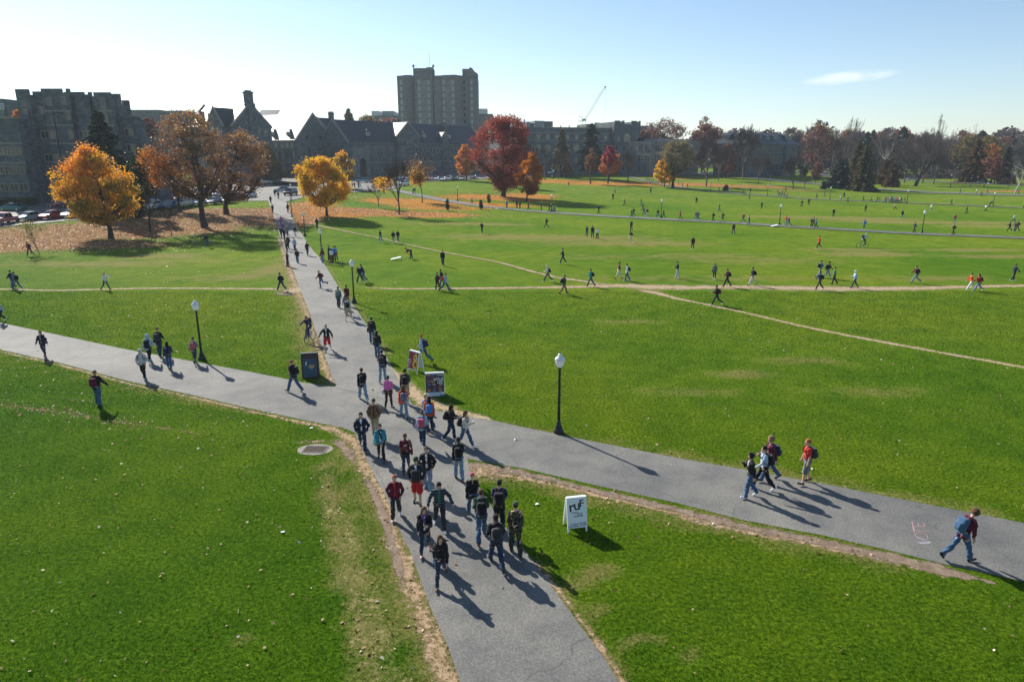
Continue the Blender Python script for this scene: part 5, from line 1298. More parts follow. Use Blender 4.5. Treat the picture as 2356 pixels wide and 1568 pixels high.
# ------------------------------------------------------------------ tower crane far behind
Yc = 640; C1, C2 = PY(1345.5, 276, Yc), PY(1392.6, 200, Yc); C3, C4 = PY(1333.4, 265.6, Yc), PY(1331.5, 280, Yc); Cb = PY(1343.7, 276, Yc)
cr = empty('tower_crane', (Cb.x, Yc, 5), 0, 'pale lattice crane with raised jib far behind the long stone hall', 'crane')
def lattice(a, b, w, n, name):
    mb = MB(); a, b = Vector(a), Vector(b); d = (b - a).normalized(); u = Vector((0, 1, 0)); v = d.cross(u).normalized()
    cs = [u * w + v * w, u * w - v * w, -u * w - v * w, -u * w + v * w]
    for q in cs: mb.tube([a + q, b + q], .14, 4)
    for k in range(n):
        p, q = a + (b - a) * k / n, a + (b - a) * (k + 1) / n
        for j in range(4): mb.tube([p + cs[j], q + cs[(j + 1) % 4]], .07, 3)
    mb.build(name, plain('crane_paint', (.75, .78, .8), .6), cr, off=cr.location)
lattice(C1, C2, .7, 14, 'jib'); lattice((Cb.x, Yc, 5), (Cb.x, Yc, Cb.z), 1.3, 12, 'mast'); lattice(C1, C4, .5, 6, 'counter_jib')
mb = MB(); mb.tube([Cb, C3], .2, 5); mb.tube([C3, C2], .09, 3); mb.tube([C3, C4], .09, 3); mb.tube([C2, PY(1392.3, 268, Yc)], .09, 3); mb.build('stay_cables', plain('crane_cable', (.3, .33, .36)), cr, off=cr.location)
mb = MB(); mb.box((C2.x, Yc, C2.z), (1.6, 1.0, 1.0)); mb.build('jib_head', plain('crane_head', (.2, .23, .26)), cr, off=cr.location)
mb = MB(); mb.box((Cb.x, Yc, Cb.z), (3.4, 2, 1.6)); mb.build('crane_cab', plain('crane_head', (.2, .23, .26)), cr, off=cr.location)
# ------------------------------------------------------------------ trees
def bark(name, col): return plain(name, col, .95, .25, 2.5, bmp=.4)
BARK = bark('bark_dark', (.045, .036, .030)); BARKG = bark('bark_grey', (.10, .085, .075)); BARKW = bark('bark_pale', (.42, .38, .33)); TWIG = bark('twig_brown', (.085, .062, .052)); TWIGP = bark('twig_purple', (.085, .060, .065))
def leafmat(name, stops, trans=0.5):
    m, nt, b, out = nodes('leaves_' + name)
    at = N(nt, 'ShaderNodeAttribute', attribute_name='tone'); c = ramp(nt, at.outputs['Fac'], stops)
    b.inputs['Roughness'].default_value = .55; b.inputs['Specular IOR Level'].default_value = .3; nt.links.new(c, b.inputs['Base Color'])
    t = N(nt, 'ShaderNodeBsdfTranslucent'); nt.links.new(c, t.inputs['Color']); mx = N(nt, 'ShaderNodeMixShader'); mx.inputs[0].default_value = trans
    nt.links.new(b.outputs[0], mx.inputs[1]); nt.links.new(t.outputs[0], mx.inputs[2]); nt.links.new(mx.outputs[0], out.inputs[0]); return m
LM = {
 'gold': leafmat('gold', [(0, (.24, .19, .02)), (.3, (.58, .36, .02)), (.65, (.80, .48, .03)), (1, (.82, .34, .03))], .6),
 'goldorange': leafmat('goldorange', [(0, (.09, .10, .015)), (.3, (.26, .21, .02)), (.5, (.50, .30, .02)), (.7, (.74, .38, .025)), (1, (.78, .28, .03))], .55),
 'orange': leafmat('orange', [(0, (.18, .10, .02)), (.4, (.48, .17, .02)), (1, (.74, .24, .03))], .5),
 'red': leafmat('red', [(0, (.07, .05, .018)), (.3, (.20, .05, .03)), (.75, (.40, .05, .045)), (1, (.52, .17, .06))], .45),
 'crimson': leafmat('crimson', [(0, (.18, .01, .03)), (1, (.50, .05, .09))], .5),
 'brown': leafmat('brown', [(0, (.07, .038, .022)), (.45, (.19, .095, .045)), (.85, (.35, .17, .06)), (1, (.54, .32, .08))], .4),
 'russet': leafmat('russet', [(0, (.06, .025, .02)), (.5, (.17, .065, .045)), (1, (.32, .13, .08))], .35),
 'olive': leafmat('olive', [(0, (.05, .06, .015)), (.5, (.15, .12, .03)), (1, (.42, .25, .05))], .4),
 'willow': leafmat('willow', [(0, (.07, .065, .03)), (1, (.26, .21, .09))], .4),
 'green': leafmat('green', [(0, (.012, .03, .012)), (1, (.045, .085, .03))], .2),
 'pine': leafmat('pine', [(0, (.012, .024, .018)), (1, (.045, .075, .048))], .2),
 'larch': leafmat('larch', [(0, (.04, .042, .018)), (1, (.17, .15, .07))], .3),
 'rust_fir': leafmat('rust_fir', [(0, (.045, .035, .018)), (1, (.20, .115, .045))], .3),
 'drab': leafmat('drab', [(0, (.045, .035, .035)), (1, (.16, .12, .11))], .3),
 'fallen': leafmat('fallen', [(0, (.16, .08, .04)), (.4, (.42, .24, .13)), (.8, (.62, .42, .27)), (1, (.80, .72, .62))], .3),
 'sapling': leafmat('sapling', [(0, (.06, .10, .02)), (1, (.30, .24, .05))], .4)}
def tubes(P0, P1, r0, r1, n=4):
    P0, P1 = np.asarray(P0, float), np.asarray(P1, float); r0, r1 = np.asarray(r0, float), np.asarray(r1, float); m = len(P0)
    d = P1 - P0; d /= np.linalg.norm(d, axis=1, keepdims=True) + 1e-9
    ref = np.where((np.abs(d[:, 2]) > .9)[:, None], np.array([1., 0, 0]), np.array([0, 0, 1.])); u = np.cross(d, ref); u /= np.linalg.norm(u, axis=1, keepdims=True) + 1e-9; w = np.cross(d, u)
    t = np.arange(n) * 2 * np.pi / n; ring = np.cos(t)[None, :, None] * u[:, None] + np.sin(t)[None, :, None] * w[:, None]
    V = np.concatenate([P0[:, None] + ring * r0[:, None, None], P1[:, None] + ring * r1[:, None, None]], 1).reshape(-1, 3)
    k = np.arange(n); q = np.stack([k, (k + 1) % n, (k + 1) % n + n, k + n], 1); Fq = (np.arange(m)[:, None, None] * 2 * n + q[None]).reshape(-1, 4)
    return V, Fq
def leaves(C, size, rng, tone, flat=0.0, up=None):
    """one small four-sided leaf per centre"""
    m = len(C); a = rng.normal(size=(m, 3)); a[:, 2] *= (1 - flat); a /= np.linalg.norm(a, axis=1, keepdims=True); b = rng.normal(size=(m, 3)); b -= (a * b).sum(1, keepdims=True) * a; b /= np.linalg.norm(b, axis=1, keepdims=True)
    if up is not None: b = up / (np.linalg.norm(up, axis=1, keepdims=True) + 1e-9); a = np.cross(b, rng.normal(size=(m, 3))); a /= np.linalg.norm(a, axis=1, keepdims=True) + 1e-9
    s = (size * rng.uniform(.6, 1.35, m))[:, None]
    V = np.stack([C - b * s * .6, C + a * s * .42, C + b * s * .6, C - a * s * .42], 1).reshape(-1, 3)
    return V, np.arange(m * 4).reshape(m, 4), np.repeat(tone, 4)
def leafmesh(name, C, size, rng, tone, **k):
    V, Fq, t = leaves(np.asarray(C), np.asarray(size), rng, np.asarray(tone), **k); me = mesh(name, V, Fq)
    at = me.attributes.new('tone', 'FLOAT', 'POINT'); at.data.foreach_set('value', t.astype(np.float32)); return me
PROF = {'round': lambda v: np.sin(np.pi * np.clip(v, 0.02, .99) ** .85) ** .62, 'oval': lambda v: np.sin(np.pi * np.clip(v, .02, .99) ** .75) ** .8, 'cone': lambda v: (1.02 - v) ** .75 * np.minimum(1, v * 7 + .35), 'spread': lambda v: np.sin(np.pi * np.clip(v, .02, .99) ** 1.15) ** .55,
        'egg': lambda v: np.sin(np.pi * np.clip(v, .02, .99) ** .68) ** .9, 'column': lambda v: np.minimum(1, np.minimum(v * 6 + .3, (1.03 - v) * 3.2))}
def leafy(h, w, cb, prof, n_leaf, size, seed, spars=0.35, lean=(0, 0), tr=None, n_cl=170, off=(0, 0), gap=0.0, tonebias=.3):
    """crown mesh and wood mesh of a broadleaf tree h tall, w wide, crown starting at cb"""
    rng = np.random.default_rng(seed); pr = PROF[prof]; tr = tr or max(.10, h * .022)
    lump = rng.uniform(0, 2 * np.pi, 6)
    v = rng.uniform(0.02, .99, n_cl * 2); keep = rng.uniform(0, 1, len(v)) < pr(v) + .12; v = v[keep][:n_cl]; m = len(v)
    th = rng.uniform(0, 2 * np.pi, m); rr = rng.uniform(0, 1, m) ** (.38)
    lum = 1 + .16 * np.sin(3 * th + lump[0] + 4 * v) + .12 * np.sin(5 * th + lump[1] - 7 * v) + rng.normal(0, .05, m)
    rad = np.minimum(w / 2 * .90 * pr(v) * rr * lum, w * .47)
    C = np.stack([np.cos(th) * rad + lean[0] * v + off[0], np.sin(th) * rad + lean[1] * v + off[1], cb + (h - cb) * v * (.96 + .04 * lum)], 1)
    nlb = max(12, int(w * 2.4)); LC = C[np.argsort(-rad / pr(v) + rng.uniform(0, w * .45, m))[:nlb]]; dl = np.linalg.norm(C[:, None] - LC[None], axis=2); j = dl.argmin(1); C = C + (LC[j] - C) * (.36 if spars < .5 else .38) * rng.uniform(.4, 1.2, m)[:, None] + rng.normal(0, .012, (m, 3)) * w
    ltone = rng.uniform(-.16, .16, nlb)[j]
    rc = w * (.042 if spars < .5 else .044) * (1 - spars * .2) + .05
    per = max(1, n_leaf // m); idx = np.repeat(np.arange(m), per)
    L = C[idx] + rng.normal(0, 1, (len(idx), 3)) * (rc, rc, rc * .72)
    tone = np.clip(ltone[idx] + rng.uniform(0, 1, m)[idx] * .45 + rng.uniform(0, 1, len(idx)) * .45 + tonebias * (L[:, 2] - cb) / (h - cb) - .1, 0, 1)  # tonebias shifts colour with height: crown shading put into the leaf tone
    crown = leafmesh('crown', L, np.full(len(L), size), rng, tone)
    # wood: trunk, limbs to chosen clusters, twigs from the nearest limb point
    S0, S1, A0, A1 = [], [], [], []
    tp_ = np.array([lean[0] * .8 + off[0], lean[1] * .8 + off[1], cb + (h - cb) * .82]); pts = []
    nseg = 9; prev = np.array([0., 0, -.3]); 
    for k in range(1, nseg + 1):
        t = k / nseg; p = np.array([tp_[0] * t ** 1.5 + math.sin(k * 1.7 + seed) * tr * .5, tp_[1] * t ** 1.5 + math.cos(k * 2.1 + seed) * tr * .5, tp_[2] * t])
        S0.append(prev); S1.append(p); A0.append(tr * (1.35 if k == 1 else 1 - .88 * (t - 1 / nseg))); A1.append(tr * (1 - .88 * t)); pts.append((p, tr * (1 - .88 * t))); prev = p
    nl = 13; order = np.argsort(-rad * (1.2 - v))[:nl * 3:3]
    for i in order:
        e = C[i]; z0 = cb * .75 + (e[2] - cb) * .30; f = np.clip(z0 / tp_[2], .15, .95); b0 = np.array([tp_[0] * f ** 1.5, tp_[1] * f ** 1.5, z0]); r0 = tr * (1 - .85 * f) * .75; prev = b0
        for k in range(1, 6):
            t = k / 5; p = b0 + (e - b0) * t; p = p + np.array([0, 0, -1.0]) * math.sin(math.pi * t) * .07 * np.linalg.norm(e - b0) + rng.normal(0, .02, 3) * w * .3
            if k == 5: p = e
            S0.append(prev); S1.append(p); A0.append(r0 * (1 - .85 * (t - .2)) + .012); A1.append(r0 * (1 - .85 * t) + .012); pts.append((p, r0 * (1 - .85 * t) + .01)); prev = p
    PP = np.array([p for p, r in pts]); PR = np.array([r for p, r in pts])
    for i in range(m):
        d = np.linalg.norm(PP - C[i], axis=1) + (PP[:, 2] > C[i][2]) * .6; j = int(np.argmin(d)); mid = (PP[j] + C[i]) / 2 + rng.normal(0, .02, 3) * w * .4; r = min(PR[j] * .6, .05 + w * .002)
        S0 += [PP[j], mid]; S1 += [mid, C[i]]; A0 += [r, r * .6]; A1 += [r * .6, .012]
    V, Fq = tubes(S0, S1, A0, A1, 5); wood = mesh('trunk', V, Fq, True)
    return crown, wood
def bare(h, w, seed, tr=None, depth=6, spread=1.0, trunk=.28, twig=.022, kids=3, lean=0.0):
    """leafless tree: limbs and twigs"""
    rng = np.random.default_rng(seed); tr = tr or h * .02; S0, S1, A0, A1 = [], [], [], []; T0, T1, B0, B1 = [], [], [], []
    d0 = np.array([lean, 0, 1.0]); d0 /= np.linalg.norm(d0)
    p = np.array([[0, 0, -.2]]); d = d0[None]; L = np.array([h * trunk]); r = np.array([tr])
    for k in range(depth, -1, -1):
        m = len(p); q = p + d * L[:, None] * .5 + rng.normal(0, .03, (m, 3)) * L[:, None]; e = q + (d + rng.normal(0, .12, (m, 3))) * L[:, None] * .5
        W4 = (S0, S1, A0, A1) if k > 2 else (T0, T1, B0, B1)
        W4[0].extend([p, q]); W4[1].extend([q, e]); W4[2].extend([r, r * .85]); W4[3].extend([r * .85, np.maximum(r * .68, twig * .5)])
        if k == 0: tips = e; break
        n = kids if k < depth else kids + 1; i = np.tile(np.arange(n), m); R3 = lambda v: np.repeat(v, n, axis=0)
        ang = rng.uniform(.25, .72, m * n) * spread * np.where(i == 0, .35, 1.0); dd = R3(d); a = rng.normal(size=(m * n, 3)); a -= (a * dd).sum(1, keepdims=True) * dd; a /= np.linalg.norm(a, axis=1, keepdims=True)
        nd = dd * np.cos(ang)[:, None] + a * np.sin(ang)[:, None]; nd[:, 2] += .10 if k > 1 else .02; nd /= np.linalg.norm(nd, axis=1, keepdims=True)
        f = np.where(i == 0, 1.0, rng.uniform(.1, 1, m * n))[:, None]; p = R3(q) + (R3(e) - R3(q)) * f; L = R3(L) * rng.uniform(.66, .86, m * n); r = np.maximum(R3(r) * .60, twig * .6); d = nd
    S0, S1, A0, A1, T0, T1, B0, B1 = [np.concatenate(v) for v in (S0, S1, A0, A1, T0, T1, B0, B1)]
    allp = np.concatenate([S1, T1]); zmax = allp[:, 2].max(); wx = np.percentile(np.abs(allp[:, :2] - np.array([lean * h * .4, 0])), 97) * 2
    sc = np.array([w / wx, w / wx, h / zmax])
    def mk(a, b, c, e, n, nm): V, Fq = tubes(a * sc, b * sc, c, e, n); return mesh(nm, V, Fq, True)
    tips = tips * sc
    return mk(S0, S1, A0, A1, 5, 'trunk'), mk(T0, T1, np.maximum(B0, twig), np.maximum(B1, twig * .7), 3, 'crown'), tips
def conifer(h, w, cb, seed, n_leaf=6000, size=.5, droop=.15, full=1.0, ragged=.15):
    rng = np.random.default_rng(seed); C, U, T_, S0, S1, A0, A1 = [], [], [], [], [], [], []
    nl = int(max(9, h * 1.5)); tot = 0; br = []
    for k in range(nl):
        v = k / nl; z = cb + (h - cb) * v; R_ = w / 2 * (1 - v) ** .62 * rng.uniform(1 - ragged, 1 + ragged) + .15; nb = int(9 - 4 * v)
        for j in range(nb):
            a = 2 * math.pi * (j + rng.uniform(-.3, .3)) / nb + k * 1.3; R2 = R_ * rng.uniform(1 - ragged * 1.6, 1.08); br.append((z + rng.uniform(-.4, .4), a, R2))
    tl = sum(b[2] for b in br)
    for z, a, R2 in br:
        m = max(4, int(n_leaf * R2 / tl)); t = rng.uniform(.08, 1, m) ** .8; dz = R2 * (.18 * t - (droop + .22) * t * t)
        p = np.stack([np.cos(a) * R2 * t, np.sin(a) * R2 * t, z + dz], 1) + rng.normal(0, 1, (m, 3)) * np.array([.11, .11, .05]) * R2 * full * (1.15 - t)[:, None]
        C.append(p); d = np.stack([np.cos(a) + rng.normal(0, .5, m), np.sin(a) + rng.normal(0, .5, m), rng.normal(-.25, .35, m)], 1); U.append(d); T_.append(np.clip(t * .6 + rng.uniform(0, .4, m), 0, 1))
        S0.append((0, 0, z)); S1.append((math.cos(a) * R2 * .85, math.sin(a) * R2 * .85, z + R2 * (.15 - droop * .7))); A0.append(.05 + R2 * .012); A1.append(.015)
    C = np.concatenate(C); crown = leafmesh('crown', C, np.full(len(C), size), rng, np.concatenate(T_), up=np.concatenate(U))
    S0.append((0, 0, -.3)); S1.append((0, 0, h * .55)); A0.append(h * .016); A1.append(h * .009); S0.append((0, 0, h * .55)); S1.append((0, 0, h * .99)); A0.append(h * .009); A1.append(.02)
    V, Fq = tubes(S0, S1, A0, A1, 6); return crown, mesh('trunk', V, Fq, True)
def dims(x, yb, yt, xl, xr, ycb):
    g = P(x, yb); d = g.y * CT - (zat((g.x, g.y), (yt + ycb) / 2) - CAMH) * ST; return g, zat((g.x, g.y), yt) - g.z, (xr - xl) / F * d, max(.4, zat((g.x, g.y), ycb) - g.z), ((xl + xr) / 2 - CX) / F * d - g.x
def tree(name, label, x, yb, yt, xl, xr, ycb, kind, lm, group=None, wood=None, seed=None, at=None, **kw):
    if at is not None:
        g = GY(x, at); d = g.y * CT - (zat((g.x, g.y), yt) - CAMH) * ST; g.x = (x - CX) / F * d; g.z = tz(g.x, g.y); h = zat((g.x, g.y), yt) - g.z; w = (xr - xl) / F * d; cb = max(.4, zat((g.x, g.y), ycb) - g.z); ox = ((xl + xr) / 2 - x) / F * d
    else: g, h, w, cb, ox = dims(x, yb, yt, xl, xr, ycb)
    seed = seed or int(x) % 91 + 3
    root = empty(name, g, 0, label, 'tree', group)
    if kind == 'bare':
        t, c, tips = bare(h, w, seed, **kw); link('trunk', t, wood or BARKG, root); link('crown', c, TWIG if lm is None else LM_T[lm], root); return root, tips, (g, h, w)
    if kind == 'conifer': c, t = conifer(h, w, cb, seed, **kw)
    else: c, t = leafy(h, w, cb, kind, kw.pop('n', 5000), kw.pop('size', .3), seed, off=(ox * .6, 0), lean=(ox * .8, 0), **kw)
    link('trunk', t, wood or BARK, root); link('crown', c, LM[lm], root); return root, None, (g, h, w)
LM_T = {'p': TWIGP, 'b': TWIG, 'w': BARKW, 'g': BARKG}
def sprinkle(root, tips, lm, sel, n, size, seed, spread=.5, name='leaves'):
    """clinging leaves on a bare tree"""
    rng = np.random.default_rng(seed); tp_ = tips[sel(tips)]
    if len(tp_) == 0: return
    C = tp_[rng.integers(0, len(tp_), n)] + rng.normal(0, spread, (n, 3)); link(name, leafmesh(name, C, np.full(n, size), rng, rng.uniform(0, 1, n)), LM[lm], root)

tree('maple_tree', 'broad round maple in gold and orange beside the left car park', 255, 549, 336, 128, 312, 512, 'egg', 'goldorange', n=30000, size=.23, n_cl=300, seed=5, tr=.36, tonebias=.5)
tree('spruce_tree', 'dark green spruce towering behind the broad gold maple', 262, 497, 252, 184, 330, 500, 'conifer', 'pine', n_leaf=13000, size=.75, droop=.05, ragged=.3, full=1.6)
tree('dark_tree', 'dark green crown between the spruce and the forked slim tree', 322, 500, 335, 288, 356, 480, 'oval', 'green', n=3600, size=.36, n_cl=160, spars=.6, seed=66)
r_, tp_, _ = tree('young_tree', 'forked slim tree with orange leaves left of the tallest brown tree', 346, 534.6, 345, 308, 398, 480, 'bare', None, seed=12, tr=.17, depth=6, kids=2, trunk=.24, lean=.02, wood=BARK)
sprinkle(r_, tp_, 'orange', lambda t: (t[:, 0] > .5), 1700, .24, 1, .4); sprinkle(r_, tp_, 'green', lambda t: (t[:, 0] < -.3), 900, .30, 2, .5)
tree('oak_tree', 'tallest of the brown leaved trees, in the middle of the leafy bank', 471, 523, 248, 350, 530, 462, 'round', 'brown', n=13500, size=.22, n_cl=480, spars=1.0, seed=8, tr=.50, tonebias=.25)
tree('oak_tree', 'brown leaved tree nearest the walk on the leafy bank', 521, 493, 296, 478, 614, 465, 'round', 'brown', n=10500, size=.23, n_cl=400, spars=1.0, seed=21, tr=.48, tonebias=.3)
tree('oak_tree', 'smaller brown tree behind the tallest brown one', 413, 486, 330, 372, 458, 455, 'oval', 'brown', n=4200, size=.32, n_cl=200, seed=33, tr=.22)
tree('bare_tree', 'knee-high looking bare sapling on the leafy bank', 395.4, 543, 478, 376, 418, 500, 'bare', 'p', seed=14, tr=.07, depth=5, kids=3, trunk=.35, twig=.012, wood=BARKG)
r_, tp_, _ = tree('bare_tree', 'tall bare tree leaning before the battlemented hall at far left', 62, 462, 290, 0, 112, 440, 'bare', 'p', seed=41, tr=.32, depth=7, kids=2, trunk=.3, lean=-.10, wood=BARK)
sprinkle(r_, tp_, 'fallen', lambda t: t[:, 2] < 14, 260, .22, 3, .6)
r_, tp_, _ = tree('young_tree', 'thin young tree with sparse leaves at the left lawn edge', 91, 583.7, 507, 72, 112, 560, 'bare', None, seed=17, tr=.05, depth=4, kids=2, trunk=.5, lean=-.22, twig=.010)
sprinkle(r_, tp_, 'sapling', lambda t: t[:, 2] > 1.6, 420, .17, 4, .28)
tree('small_tree', 'orange crown showing above the low left wing', 44, 0, 254, 26, 64, 285, 'round', 'orange', at=176, n=2200, size=.35)
tree('small_tree', 'reddish crown between the battlemented hall and the brown trees', 340, 0, 272, 316, 364, 318, 'round', 'russet', at=196, n=2600, size=.4)
tree('oak_tree', 'yellow green pin oak standing at the car park entrance', 621, 424, 330, 577, 656, 414, 'cone', 'olive', n=13000, size=.30, n_cl=240, seed=9)
tree('maple_tree', 'round golden yellow maple beside the top of the walk', 752.6, 497, 362, 680, 801, 478, 'round', 'gold', n=24000, size=.24, n_cl=260, seed=4, tr=.26)
tree('maple_tree', 'brownish gold tree right behind the round yellow maple', 786, 434, 347, 757, 819, 425, 'oval', 'goldorange', n=5200, size=.42, seed=6)
tree('bare_tree', 'small purplish bare tree left of the yellow and bare tree', 872, 477, 393, 848, 892, 455, 'bare', 'p', seed=22, tr=.10, depth=6, kids=3, trunk=.36, twig=.02, wood=BARKG)
r_, tp_, _ = tree('bare_tree', 'bare tree with a few yellow leaves low down', 918, 494, 361, 888, 956, 462, 'bare', None, seed=27, tr=.19, depth=6, kids=3, trunk=.30, wood=BARK)
sprinkle(r_, tp_, 'gold', lambda t: (t[:, 2] < 6.5) & (t[:, 0] < 1.0), 800, .26, 5, .5)
r_, tp_, _ = tree('young_tree', 'small tree, bright orange below and brown on top', 972, 466, 368, 945, 1000, 445, 'bare', None, seed=29, tr=.13, depth=6, kids=2, trunk=.3, wood=BARK)
sprinkle(r_, tp_, 'goldorange', lambda t: (t[:, 2] < 6.2), 2600, .30, 6, .8); sprinkle(r_, tp_, 'brown', lambda t: (t[:, 2] > 6), 800, .26, 7, .6)
tree('cypress_tree', 'pointed dark evergreen above the slate roofs', 801, 0, 251, 781, 822, 300, 'conifer', 'larch', at=345, n_leaf=1500, size=.9)
for x, yt, xl, xr, lm in ((845, 268, 818, 874, 'olive'), (898, 273, 862, 932, 'russet')): tree('distant_tree', 'yellow green crown above the slate roofs' if x < 860 else 'reddish crown below the residence tower', x, 0, yt, xl, xr, 300, 'round', lm, at=372, n=2600, size=.7)
r_, *_ = tree('red_oak', 'huge crimson and red oak in the centre of the slope', 1157, 452, 266, 1084, 1236, 436, 'spread', 'red', n=34000, size=.30, n_cl=360, seed=12, tr=.66, tonebias=.2, spars=.7)
tree('maple_tree', 'small red and orange tree at the left foot of the crimson oak', 1073, 415, 332, 1046, 1096, 405, 'oval', 'orange', n=4200, size=.5, seed=13)
tree('maple_tree', 'upright burnt orange maple right of the crimson oak', 1212.5, 465, 350, 1184, 1252, 450, 'oval', 'orange', n=16000, size=.27, n_cl=200, seed=16, tr=.2)
tree('dark_tree', 'dark green tree behind the trunk of the crimson oak', 1188, 432, 345, 1160, 1214, 428, 'oval', 'green', n=3600, size=.5, seed=19)
tree('bare_tree', 'purplish bare tree in front of the long stone hall', 1255, 0, 331, 1234, 1276, 380, 'bare', 'p', at=285, depth=7, kids=2, seed=31, twig=.035)
r_, tp_, _ = tree('bare_tree', 'rounded bare brown tree on the leafy ridge', 1284.5, 412.6, 346, 1266, 1308, 400, 'bare', None, seed=35, depth=6, kids=3, twig=.03, trunk=.25)
tree('small_tree', 'small yellow and brown tree beside the rounded bare one', 1303, 406, 373, 1292, 1319, 402, 'oval', 'goldorange', n=1500, size=.4, spars=.8)
tree('larch_tree', 'olive green larch before the long stone hall', 1293, 0, 294, 1270, 1318, 385, 'conifer', 'larch', at=305, n_leaf=5500, size=.9, droop=.25, ragged=.3)
tree('spruce_tree', 'large dark evergreen before the long stone hall', 1361, 0, 285, 1326, 1391, 388, 'conifer', 'pine', at=300, n_leaf=7500, size=1.1, droop=.1, ragged=.4, full=1.7)
tree('small_tree', 'narrow brown leaved tree on the leafy ridge', 1358, 423, 341, 1345, 1375, 402, 'oval', 'brown', n=3200, size=.36, spars=.8)
tree('maple_tree', 'round orange maple on the ridge before the square tower', 1401, 416.5, 350, 1376, 1431, 404, 'round', 'orange', n=7000, size=.45, seed=23)
tree('maple_tree', 'crimson maple peeping over the round orange maple', 1402, 0, 336, 1386, 1420, 380, 'round', 'crimson', at=268, n=2400, size=.5)
tree('bare_tree', 'slim bare grey tree on the ridge by the slope path', 1444.7, 419.7, 338, 1430, 1457, 400, 'bare', None, depth=6, kids=3, seed=39, twig=.03, wood=BARKG)
tree('maple_tree', 'brilliant golden tree in front of the willow', 1528.7, 431, 360, 1504, 1557, 421, 'egg', 'gold', n=6500, size=.42, seed=24, tr=.16)
r_, tp_, _ = tree('willow_tree', 'large olive willow with one long limb reaching right', 1549, 432, 325, 1510, 1602, 405, 'spread', 'willow', n=8500, size=.34, n_cl=420, spars=.9, tr=.55, seed=28)
for x, yb, yt, xl, xr, lm, at_, lb in ((1524, 0, 277, 1476, 1586, 'russet', 372, 'biggest russet crown above the low stone wing'), (1622, 0, 288, 1590, 1656, 'russet', 366, 'russet crown at the right end of the low stone wing'), (1624, 0, 269, 1602, 1646, 'russet', 430, 'tallest russet crown behind the low stone wing'), (1476, 0, 318, 1462, 1492, 'pine', 345, 'dark crown between the square tower and the low wing'), (1480, 0, 300, 1464, 1498, 'russet', 365, 'russet crown beside the bright pitched roof')):
    tree('background_tree', lb, x, 0, yt, xl, xr, 330, 'round', lm, at=at_, n=5200 if xr - xl > 50 else 2200, size=.6)
BT = [(1624.5, 429, 320, 1594, 1658, 'p', 'wide grey bare tree left of the small fir', 7, 3), (1652.8, 415, 335, 1640, 1676, None, 'thick trunked bare tree on the far lawn', 7, 3), (1709, 409, 283, 1686, 1742, None, 'tallest bare tree before the hipped roof hall', 7, 3), (1743, 424, 350, 1728, 1771, None, 'neat oval bare tree before the portico', 6, 3),
      (1824, 435.3, 356, 1803, 1845, 'p', 'neat round bare tree right of the hipped roof hall', 6, 3), (1850.5, 434, 380, 1840, 1864, None, 'smallest bare tree right of the hipped roof hall', 6, 3), (2080.5, 421, 338, 2064, 2102, None, 'bare tree with a short pale trunk', 6, 3), (2147.6, 424.6, 352, 2130, 2168, None, 'brown bare tree right of the giant bare tree', 6, 3), (2196, 419, 389, 2168, 2226, 'g', 'low grey dome shaped bare tree', 6, 3), (2317, 439, 405, 2300, 2332, None, 'low brown bare tree left of the pale sycamore', 6, 3)]
for x, yb, yt, xl, xr, lm, lb, dp, kd in BT: tree('bare_tree', lb, x, yb, yt, xl, xr, yb - 20, 'bare', lm, depth=dp, kids=kd, twig=.05, trunk=.27)
tree('bare_tree', 'giant spreading bare tree on the far right lawn', 2106, 428, 294, 2068, 2192, 400, 'bare', None, depth=7, kids=3, twig=.035, trunk=.24, lean=.12, seed=44, tr=.75, spread=1.15, wood=BARK)
tree('bare_tree', 'leaning bare trunk right of the giant bare tree', 2123, 421, 330, 2104, 2160, 400, 'bare', None, depth=6, kids=3, twig=.035, seed=47)
tree('sycamore_tree', 'white limbed sycamore behind the dark conifers', 2031, 412, 311, 2004, 2054, 390, 'bare', 'g', depth=7, kids=2, twig=.05, seed=52, wood=BARKW)
tree('sycamore_tree', 'white limbed sycamore at the right edge', 2334.6, 445.5, 340, 2298, 2400, 425, 'bare', 'b', depth=7, kids=2, twig=.04, seed=55, wood=BARKW)
tree('maple_tree', 'russet tree before the hipped roof hall', 1669, 410, 330, 1646, 1699, 402, 'oval', 'russet', n=4200, size=.48)
tree('maple_tree', 'small red brown tree right of the hipped roof hall', 1876.7, 419, 371, 1865, 1894, 412, 'round', 'russet', n=2000, size=.45)
for x, yb, yt, xl, xr, lm, lb, n in ((1928.6, 433.5, 363, 1898, 1957, 'pine', 'dark blue green spruce at the far lawn edge', 6500), (1984, 440, 330, 1948, 2010, 'larch', 'tall olive larch beside the dark spruce', 6500), (1966, 434, 324, 1938, 1992, 'larch', 'olive larch behind the tall one', 5500), (2032, 424.6, 366, 2010, 2054, 'rust_fir', 'brown green fir, left of two behind the crowd', 3600), (2050, 430, 372, 2032, 2072, 'rust_fir', 'brown green fir, right of two behind the crowd', 3600), (2237, 420, 318, 2204, 2270, 'rust_fir', 'huge brown green fir near the right edge', 8000),
                                (1670, 439, 425.5, 1663, 1678, 'green', 'small fir beside the farthest path', 1200), (1894, 435, 417, 1887, 1901, 'green', 'small fir left of the dark spruce', 1200), (1952, 438, 426, 1945, 1959, 'green', 'small fir between the dark spruce and larches', 900), (2308, 424, 336, 2292, 2324, 'pine', 'dark conifer at the right of the orange brown tree', 3500)):
    tree('fir_tree', lb, x, yb, yt, xl, xr, yb - 3, 'conifer', lm, n_leaf=n, size=.85 if xr - xl > 30 else .4, droop=.12, ragged=.25, full=1.5)
